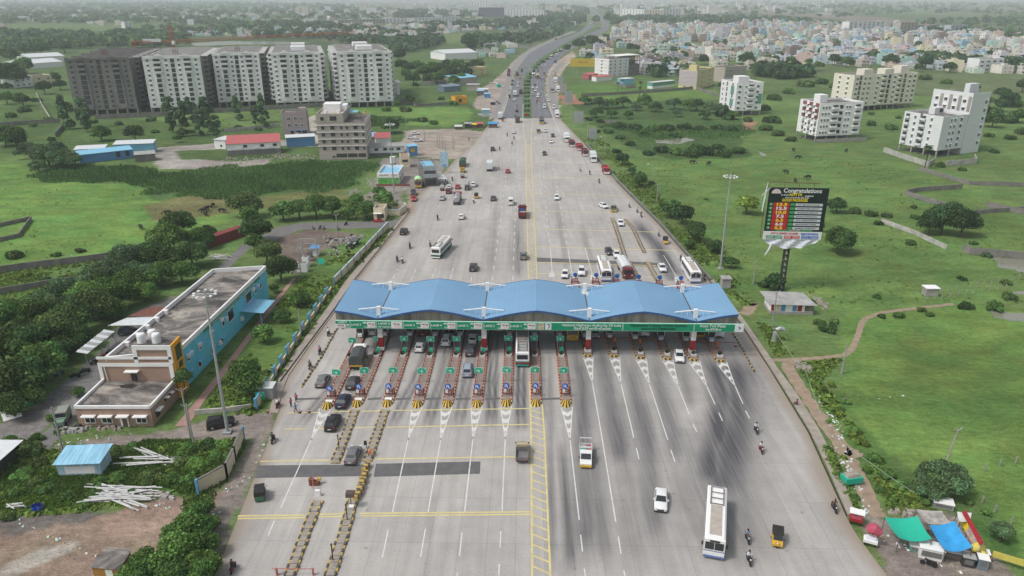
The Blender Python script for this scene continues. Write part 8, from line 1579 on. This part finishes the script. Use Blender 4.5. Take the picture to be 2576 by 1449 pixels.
for i,(x,y) in enumerate([(2470,1265),(2502,1288),(2544,1318),(2476,1185),(2515,1172),(2555,1165)]):solo('fence_post',MB().box(-.08,.08,-.08,.08,0,1.1),'conc','short pale post in the grass behind the vendor stall, %s'%nth(sorted(range(6),key=lambda k:[2470,2502,2544,2476,2515,2555][k]).index(i),6),'post',(*G(x,y),0),0,'white posts behind the stall')
t=thing('stone_hut','small ruined stone hut among the white posts','hut',(*G(2338,742),0));part('wall',MB().box(-1.4,1.4,-1,1,0,1.9),'conc',t);part('slab_roof',MB().box(-1.6,1.6,-1.2,1.2,1.9,2.05),'trim_white',t)
t=thing('vent_pipe','bent grey steel pipe rising from the ground by the right verge','pipe',(*G(1947,858),0));part('pipe',MB().tube([(0,0,0),(0,0,2.0),(.2,0,2.5),(.8,0,2.8),(1.5,0,2.6),(1.7,0,2.3)],.42,10),'galv',t);part('base',MB().cbox(0,0,0,1.6,1.4,.25),'conc',t)
# ---- pipe piles: every pipe its own
def pipe_pile(P0,P1,n,spread,L,label,grp,seed):
    r=random.Random(seed);a,b=G(*P0),G(*P1);me=MB().tube([(-.5,0,0),(.5,0,0)],.075,6).mesh('pole',['pole_white'])
    for i in range(n):
        t=r.random();x=a[0]+(b[0]-a[0])*t+r.uniform(-.5,.5)*spread;y=a[1]+(b[1]-a[1])*t+r.uniform(-.5,.5)*spread*.4;l=L*r.uniform(.75,1.05)
        thing('white_pole',label,'pipe',(x,y,.12+.16*(i%4)),R(r.gauss(3,7) if r.random()<.75 else r.uniform(-32,-20)),grp,me,None,(l,1.25,1.25))
pipe_pile((312,1228),(300,1268),40,2.6,8.6,'long white steel pole in the larger pile by the dirt yard','white poles in the larger pile',3);pipe_pile((372,1145),(372,1172),20,3.0,7.0,'long white steel pole in the pile between bushes behind the tin shed','white poles in the farther pile',5)
pipe_pile((545,655),(560,645),12,3,4.5,'grey white steel pole in the pile by the compound road','white poles by the compound road',8);pipe_pile((38,1275),(44,1285),12,1.6,1.8,'short white rod in the heap beside the blue drums','short white rods',9)
for i,x in enumerate((91,102)):
    t=thing('drum','open blue plastic drum, %s of two in the dirt yard'%('left','right')[i],'drum',(*G(x,1287-i*2),0));part('barrel',MB().tube([(0,0,0),(0,0,.5),(0,0,1.05)],[.36,.42,.38],12,cap=False).tube([(0,0,.02),(0,0,.04)],.36,12),'plastic_blue' if i==0 else mat('plastic_pale',(.05,.10,.40),var=.1),t)
# transformer yard, generators, tractor
t=thing('transformer','transformer on a two legged steel frame in the compound','transformer',(*G(781,655),0));b=MB()
for x in(-1.9,1.9):b.box(x-.12,x+.12,-.12,.12,0,6)
for z in(3.2,4.6,5.9):b.box(-2.1,2.1,-.08,.08,z-.08,z+.08)
part('frame',b,'galv',t);part('tank',MB().box(-.6,.6,-.5,.5,1.0,2.4).box(-.8,.8,-.6,.6,.9,1.0),'conc_dark',t);part('insulator',MB().tube([(-.4,0,2.4),(-.4,0,2.9)],.08,6).tube([(0,0,2.4),(0,0,2.9)],.08,6).tube([(.4,0,2.4),(.4,0,2.9)],.08,6),'wood',t)
shed('meter_hut','small white meter hut with blue roof beside the transformer',(783,645),(800,645),2.2,2.2,'white_paint','tin_blue','hut',.2)
for i,(x,y,w,h) in enumerate([(748,678,1.3,1.6),(762,682,2.6,2.2),(771,670,1.5,2.6)]):
    t=thing('generator','white generator cabinet in the compound, %s'%nth(i,3),'generator',(*G(x,y),0));part('cabinet',MB().box(-w/2,w/2,-.8,.8,0,h),'white_paint',t);part('top_grille',MB().box(-w/2+.2,w/2-.2,-.6,.6,h,h+.12),'conc_dark',t)
t=thing('tractor','dark tractor with white fenders parked among scrap in the compound','tractor',(*G(884,622),0),R(170));part('hood',MB().box(-.4,.4,.2,1.9,.7,1.35),'dark_metal',t);part('fender',MB().box(-1.0,-.55,-.9,.1,1.0,1.25).box(.55,1.0,-.9,.1,1.0,1.25),'trim_white',t);part('trailer',MB().box(-1,1,-4.2,-1.2,.9,1.5),mat('trailer',(.12,.12,.13),var=.2),t)
w1,_=wheelm(.65,.4);w2,_=wheelm(.4,.25)
for x in(-.75,.75):link('wheel',w1,t,(x,-.4,.65));link('wheel',w2,t,(x,1.5,.4));link('wheel',w2,t,(x,-2.8,.45))
t=thing('green_signboard','green direction sign leaning by the compound road','sign',(*G(63,1025),0),R(40));part('panel',MB().add([(-2,0,.2),(2,0,.2),(2,1.2,1.9),(-2,1.2,1.9)],[(0,1,2,3)]).add([(-2,.05,.15),(2,.05,.15),(2,1.25,1.85),(-2,1.25,1.85)],[(3,2,1,0)]),'sign_green',t);part('text_line',MB().add([(-1.7,.28,.7),(1.7,.28,.7),(1.7,.38,.85),(-1.7,.38,.85)],[(0,1,2,3)]).add([(-1.7,.63,1.2),(1.2,.63,1.2),(1.2,.73,1.35),(-1.7,.73,1.35)],[(0,1,2,3)]),'sign_white',t)
solo('propped_sign',MB().add([(-1.3,0,.1),(1.3,0,.1),(1.3,1.5,1.2),(-1.3,1.5,1.2)],[(0,1,2,3)]),'white_paint','white panel propped beside the green direction sign','panel',G(33,1055),R(40))
t=thing('green_signboard','small green sign on a post by the left entrance','sign',(*G(657,1012),0));part('panel',MB().box(-.8,.8,-.05,.05,.6,2.0),'sign_emerald',t);part('symbol',MB().tube([(0,-.07,1.4),(0,-.06,1.4)],.35,12),'sign_white',t);part('post',MB().tube([(0,.06,0),(0,.06,.6)],.06,5),'galv',t)
t=thing('guard_kiosk','small grey guard kiosk behind the green entrance sign','kiosk',(*G(674,998),0));part('cabin',MB().box(-1.2,1.2,-1,1,0,2.2),'tin_grey',t);part('roof',MB().box(-1.4,1.4,-1.2,1.2,2.2,2.35),'tin_white',t)
solo('fallen_sign',MB().add([(-.8,0,0),(.8,0,0),(.8,.9,1.3),(-.8,.9,1.3)],[(0,1,2,3)]),'tarp_green','small green panel lying in the compound grass','panel',G(810,665),R(30))
solo('watch_cabin',MB().box(-1,1,-1,1,0,2.3).box(-1.2,1.2,-1.2,1.2,2.3,2.5),'tin_grey','small grey cabin on the right kerb behind the canopy end','cabin',G(1824,722))
t=thing('tank_tower','white water tank on a dark stand behind the toilet block','water tank',(*G(990,432),0));part('tank',MB().tube([(0,0,3.4),(0,0,6)],1.1,12),'tank_white',t);part('stand',MB().box(-1,1,-1,1,0,3.3),'dark_metal',t)
t=thing('guard_tower','small white domed watch tower at the end of the tower block wall','tower',(*G(1000,238),0));part('shaft',MB().tube([(0,0,0),(0,0,8)],1.6,8),'tower_white',t);part('dome',MB().tube([(0,0,8),(0,0,8.6),(0,0,9.6),(0,0,10.4)],[2.8,2.6,1.4,.2],10),'tower_white',t)
# ---- vendor stall
def tarp(n,label,Pz,m,sag=.5,cat='tarpaulin'):
    Q=[(*G(x,y,z),z) for x,y,z in Pz];N=8;b=MB();o=Q[0]
    for i in range(N+1):
        for j in range(N+1):
            u,v=i/N,j/N;p=[(Q[0][k]*(1-u)+Q[1][k]*u)*(1-v)+(Q[3][k]*(1-u)+Q[2][k]*u)*v for k in range(3)];p[2]-=sag*4*u*(1-u)*(.6+.4*v)+.25*4*v*(1-v);b.v.append((p[0]-o[0],p[1]-o[1],p[2]))
    for i in range(N):
        for j in range(N):q=i*(N+1)+j;b.f.append((q,q+N+1,q+N+2,q+1));b.m.append(0)
    t=thing(n,label,cat,(o[0],o[1],0));part('sheet',b,m,t,smooth=True);ps=MB()
    for x,y,z in Q:ps.tube([(x-o[0],y-o[1],0),(x-o[0],y-o[1],z)],.05,5)
    part('prop',ps,'wood',t)
tarp('tarp_awning','green tarpaulin awning stretched over the vendor stall',[(2226,1300,2.6),(2309,1298,2.8),(2345,1355,2.6),(2262,1353,2.2)],'tarp_green');tarp('tarp_awning','blue tarpaulin awning with dark stain beside the green one',[(2338,1320,2.9),(2402,1310,3.0),(2447,1375,2.8),(2378,1383,2.3)],'tarp_blue');tarp('tarp_awning','grey cloth roof behind the blue tarpaulin',[(2305,1280,2.7),(2370,1285,2.7),(2395,1315,2.8),(2335,1318,2.7)],mat('cloth_grey',(.36,.34,.31),var=.5,scale=1.0),.2)
tarp('white_sheet_roof','white sheet roof at the back of the vendor stall',[(2408,1287,2.6),(2445,1290,2.6),(2440,1312,2.4),(2415,1312,2.4)],'tin_white',.05,'roof')
t=thing('stall_banner','long red and white printed banner along the stall side','banner',(*G(2410,1345),0));q0,q1=G(2408,1330),G(2452,1415);o=G(2410,1345);b=MB()
for i,(m_,f0,f1) in enumerate(((0,0,.35),(1,.35,1))):
    p=[(q0[0]+(q1[0]-q0[0])*f-o[0],q0[1]+(q1[1]-q0[1])*f-o[1]) for f in(f0,f1)];b.add([(*p[0],1.3),(*p[1],1.3),(p[1][0]+.4,p[1][1],2.9),(p[0][0]+.4,p[0][1],2.9)],[(0,1,2,3)],m_);b.add([(p[0][0]+.05,p[0][1],1.28),(p[1][0]+.05,p[1][1],1.28),(p[1][0]+.45,p[1][1],2.88),(p[0][0]+.45,p[0][1],2.88)],[(3,2,1,0)],m_)
part('printed_sheet',b,['gold_text',mat('banner_pale',(.55,.42,.38),var=.5,scale=1.2)],t);part('red_edge',MB().add([(q1[0]-o[0],q1[1]-o[1],2.6),(q0[0]-o[0],q0[1]-o[1],2.6),(q0[0]-o[0]+.42,q0[1]-o[1],2.98),(q1[0]-o[0]+.42,q1[1]-o[1],2.98)],[(0,1,2,3)]),'red_paint',t)
solo('yellow_banner',MB().wall([(0,0),(4.2,-2.4)],.9,.06,.7).tube([(0,0,0),(0,0,1.6)],.04,4),mat('banner_yellow',(.62,.55,.12),var=.15),'long yellow banner at the right photo edge','banner',G(2492,1412))
for n,lb,x,y,dims,m in(('food_counter','white food counter with a window below the tarpaulins',2338,1398,(2.6,1.6,1.5),'white_paint'),('side_table','pale green table under the green tarpaulin',2308,1385,(1.9,.9,.8),'seagreen'),('cold_box','dark cold drink box with pale label at the stall front',2432,1420,(1.3,1.0,1.3),'dark_metal'),('water_drum','grey blue drum at the stall corner',2468,1425,(1.1,1.1,1.4),'slate'),('red_counter','faded red counter behind the yellow bags',2460,1405,(2.0,.9,1.2),'tin_red'),('front_counter','long low counter under the blue tarpaulin',2395,1402,(3.6,.9,1.0),'wood'),('broken_cabinet','grey broken cabinet lying behind the stall',2370,1272,(2.4,1.6,.8),'tin_grey')):
    w,d,h=dims;t=thing(n,lb,'counter',(*G(x,y),0),R(-20));part('body',MB().box(-w/2,w/2,-d/2,d/2,0,h),m,t);part('top',MB().box(-w/2-.08,w/2+.08,-d/2-.08,d/2+.08,h,h+.08),'trim_white' if n!='cold_box' else 'tin_grey',t);part('front_panel',MB().box(-w/2+.2,w/2-.2,-d/2-.04,-d/2,h*.3,h*.8),'conc_dark',t)
solo('bag_bundle',MB().tube([(-.6,0,1.5),(.2,.1,1.8),(.9,0,1.6)],[.4,.6,.45],8).tube([(.6,-.3,1.0),(.8,-.3,1.5)],[.4,.45],8),'banner_yellow','bundle of yellow snack bags hanging at the stall','bag',G(2448,1406),0,smooth=True)
def cart(x,y,label,c1,umb):
    t=thing('vendor_cart',label,'cart',(*G(x,y),0),R(-25));part('tray',MB().box(-.8,.8,-.5,.5,.65,1.05),c1,t);wa,_=wheelm(.3,.08)
    for px in(-.6,.6):link('wheel',wa,t,(px,0,.3))
    if umb:part('umbrella',MB().tube([(-.5,.3,2.0),(.0,.3,2.35),(.1,.3,2.35),(.9,.3,1.95)],[.5,.75,.75,.5],10),'pink_cloth',t);part('pole',MB().tube([(.1,.3,1.0),(.1,.3,2.4)],.03,4),'galv',t);part('goods',MB().box(-.6,.6,-.3,.3,1.05,1.35),'cloth_white',t)
    else:part('canopy',MB().box(-.9,.9,-.6,.6,1.9,2.0),'trim_white',t);part('goods',MB().box(-.7,.7,-.4,.4,1.05,1.7),'pink_cloth',t)
cart(2187,1372,'ice cart under a pink spotted umbrella at the road edge','white_paint',True);cart(2151,1318,'small red pushcart at the end of the kerb path','red_paint',False)
t=thing('waste_cart','green waste cart loaded with rubbish by the dirt path','cart',(*G(2140,1214),0),R(10));part('bin',MB().box(-1.2,1.2,-.8,.8,.3,1.2,tx=-.1),'tarp_green',t);part('rubbish',MB().box(-1,1,-.6,.6,1.2,1.6,tx=.2,ty=.15),'rubble',t);wa,_=wheelm(.35,.1)
for px in(-.9,.9):link('wheel',wa,t,(px,0,.35))
place('bike',bike_spec,'motorcycle','black scooter parked before the vendor stall','motorcycle',(*G(2335,1423),0),R(60),'parked motorcycles',COL['black']);person('stand',*G(2332,1345),0,R(90),COL['white'],'person in white standing between the two tarpaulins')
# ---- buffaloes
def buffalo():
    J=[(0,-.75,1.05,.36),(0,-.25,1.08,.42),(0,.35,1.1,.4),(0,.75,1.12,.28),(0,1.1,.95,.17),(0,1.4,.62,.15),(0,1.62,.35,.1),(-.2,-.8,.85,.2),(-.2,-.88,.5,.1),(-.2,-.82,.05,.08),(.2,-.8,.85,.2),(.2,-.7,.5,.1),(.2,-.66,.05,.08),(-.2,.55,.8,.17),(-.2,.6,.45,.09),(-.2,.58,.05,.08),(.2,.55,.8,.17),(.2,.48,.45,.09),(.2,.45,.05,.08),(0,-1.1,1.05,.05),(.05,-1.2,.5,.03)]
    E=[(0,1),(1,2),(2,3),(3,4),(4,5),(5,6),(0,7),(7,8),(8,9),(0,10),(10,11),(11,12),(2,13),(13,14),(14,15),(2,16),(16,17),(17,18),(0,19),(19,20)];h=MB()
    for s in(-1,1):h.tube([(s*.12,1.25,.82),(s*.4,1.2,.85),(s*.5,1.0,1.0)],[.06,.045,.015],6)
    return [('body',skin_mesh('body',J,E,1,('hide',)),(0,0,0),None),('horn',h.mesh('horn',['dark_metal']),(0,0,0),0)]
for i,(x,y) in enumerate([(355,577),(422,541),(536,522),(559,535),(520,530),(517,543),(513,535),(1996,381),(2007,400),(2128,383),(1977,437),(2032,450),(2000,459),(1742,412),(1782,415)]):
    lf=x<1000;k=i if lf else i-7;place('buf',buffalo,'buffalo','dark buffalo grazing in the %s field, %s'%('left' if lf else 'right',nth(sorted([355,422,536,559,520,517,513]).index(x) if lf else sorted([1996,2007,2128,1977,2032,2000,1742,1782]).index(x),7 if lf else 8)),'buffalo',(*G(x,y),0),R(i*71+40),'buffaloes in the fields',None,1.15)
# ---- rubble and litter (uncountable bits)
rl=random.Random(4)
def litter(n,zones,m,s0,s1):
    b=MB()
    for (x0,y0,x1,y1,cnt) in zones:
        for i in range(cnt):
            t=rl.random();x,y=G(x0+(x1-x0)*t+rl.gauss(0,6),y0+(y1-y0)*t+rl.gauss(0,4));s=rl.uniform(s0,s1);b.cbox(x,y,-.05,s*rl.uniform(.6,1.6),s,s*rl.uniform(.3,.8),rl.randrange(len(m)),tx=s*.15,ty=s*.15)
    o=struct(n,b,m,'stuff')
litter('rubble',[(685,392,790,398,120),(560,405,680,400,90),(930,455,955,470,90),(880,495,900,480,60),(990,510,1015,525,60),(2005,915,2040,935,70),(2400,1300,2470,1400,80),(225,1075,330,1068,60),(2240,1285,2300,1290,40),(2045,745,2080,780,40),(390,1245,430,1250,60)],['rubble','conc','rubble','kerb_grey'],.2,.65)
litter('litter',[(840,640,900,655,40),(820,610,900,620,40),(2090,1020,2180,1290,90),(2060,1000,2110,1100,30),(300,1260,560,1290,40),(20,1300,330,1440,40),(2180,1330,2420,1440,45),(2095,1120,2160,1230,60),(120,1120,330,1090,30),(560,1240,620,1200,20),(640,1180,680,1090,14),(2000,1000,2300,1000,10),(60,640,1000,640,10)],['trim_white','cloth_white','cardboard','conc','sign_pale'],.08,.28)
litter('scrap_metal',[(840,605,905,595,40),(150,1085,230,1078,50),(820,600,850,640,25)],['dark_metal','tin_grey','conc'],.25,.9)
# cable drooping over the right path
a=[(*G(1942,823,7.5),7.5),(*G(2000,905,4.5),4.5),(*G(2020,913,4.2),4.2),(*G(2080,1088,5),5),(*G(2240,1200,5.5),5.5),(*G(2300,1240,6),6)]
solo('cable',MB().tube(a,.035,4),mat('cable',(.30,.36,.30),var=0),'thin pale cable drooping along the right dirt path','cable')
# roadside stalls on the sandy lot and the left shoulder
for x,y,w,h,c,r,lb in((1240,322,4.5,2.2,'wood','tarp_blue','roadside stall under a sagging blue sheet at the sandy lot corner'),(1206,321,3.5,2,'rust','tin_red','reddish roadside kiosk on the sandy lot edge'),(1178,322,3.5,2.2,'dark_metal','tin_grey','dark leaning kiosk on the sandy lot edge'),(1192,322,3,1.8,'wood','gold_text','roadside stall under a yellow sheet'),(1153,326,3.5,1.6,'wood','tin_white','pale roofed stall left of the kiosks'),(1226,246,4,2.6,'tin_blue','tin_sky','small blue kiosk left of the highway'),(1215,236,7,3,'rubble','tin_white','pale roadside eatery left of the highway'),(1190,228,9,4,'bldg_beige','tin_grey','grey roofed eatery before the pale yellow roadside house'),(1255,220,3,2,'tarp_green','tarp_green','green covered stall on the left shoulder'),(1208,240,5,3,'conc_dark','tin_sky','grey shop with a blue canopy left of the highway'),(1240,264,3,1.8,'dark_metal','tin_grey','dark stall by the parked motorcycles left of the highway'),(1222,284,4,1.8,'tin_sky','tin_white','pale blue fenced stall by the puddle left of the highway')):
    shed('roadside_stall',lb,(x-w*.5*(y+10)*.0145,y),(x+w*.5*(y+10)*.0145,y),w*.8,h,c,r,'stall',.4)
for i,(x,y) in enumerate([(1247,256),(1243,260),(1251,258),(1238,257),(1256,262),(1246,315),(1252,312),(1223,317)]):place('bike',bike_spec,'motorcycle','parked motorcycle at the left highway shops','motorcycle',(*G(x,y),0),R(40+i*50),'parked motorcycles',COL[('black','red','dark grey','blue')[i%4]])
for i,(x,y) in enumerate([(1101,372),(1106,375),(1113,374),(1120,378),(1138,372),(1142,376)]):pole(x,y,6,'bare post standing in the sandy lot',i%2==0)
# ---------------------------------------------------------------- labels: set like things apart by their place
TN=['','twenty','thirty','forty','fifty'];
while len(ORD)<55:n=len(ORD)+1;ORD.append(('twentieth','thirtieth','fortieth','fiftieth')[n//10-2] if n%10==0 else TN[n//10-1]+' '+ORD[n%10-1])
bpy.context.view_layer.update();BY={}
for o in ALL:BY.setdefault(o['label'],[]).append(o)
for lb,L in BY.items():
    if len(L)<2 or 'pole in the' in lb or 'rod in the' in lb or len(L)>54:
        if len(L)>1:
            for o in L:o['group']=o.get('group') or lb
        continue
    deep='median' in lb or 'stepped cream wall' in lb
    L.sort(key=lambda o:o.matrix_world.translation.y if deep else PX(*o.matrix_world.translation)[0])
    for i,o in enumerate(L):o['label']=lb+', '+(('nearest' if i==0 else ORD[i]+' nearest') if deep else nth(i,len(L)))
for o in ALL:
    if len(o['label'].split())>16:print('LONG',len(o['label'].split()),o['label'])
# ---------------------------------------------------------------- air
hz=MB().box(-19000,19000,-2500,24000,-1.1,72)
m=bpy.data.materials.new('haze_air');m.use_nodes=True;N=m.node_tree.nodes;N.remove(N['Principled BSDF'])
v=N.new('ShaderNodeVolumePrincipled');v.inputs['Color'].default_value=(.87,.94,1,1);v.inputs['Density'].default_value=1.75e-4
m.node_tree.links.new(v.outputs[0],N['Material Output'].inputs['Volume'])
o=link('haze',hz.mesh('haze',[m]));o['kind']='stuff'
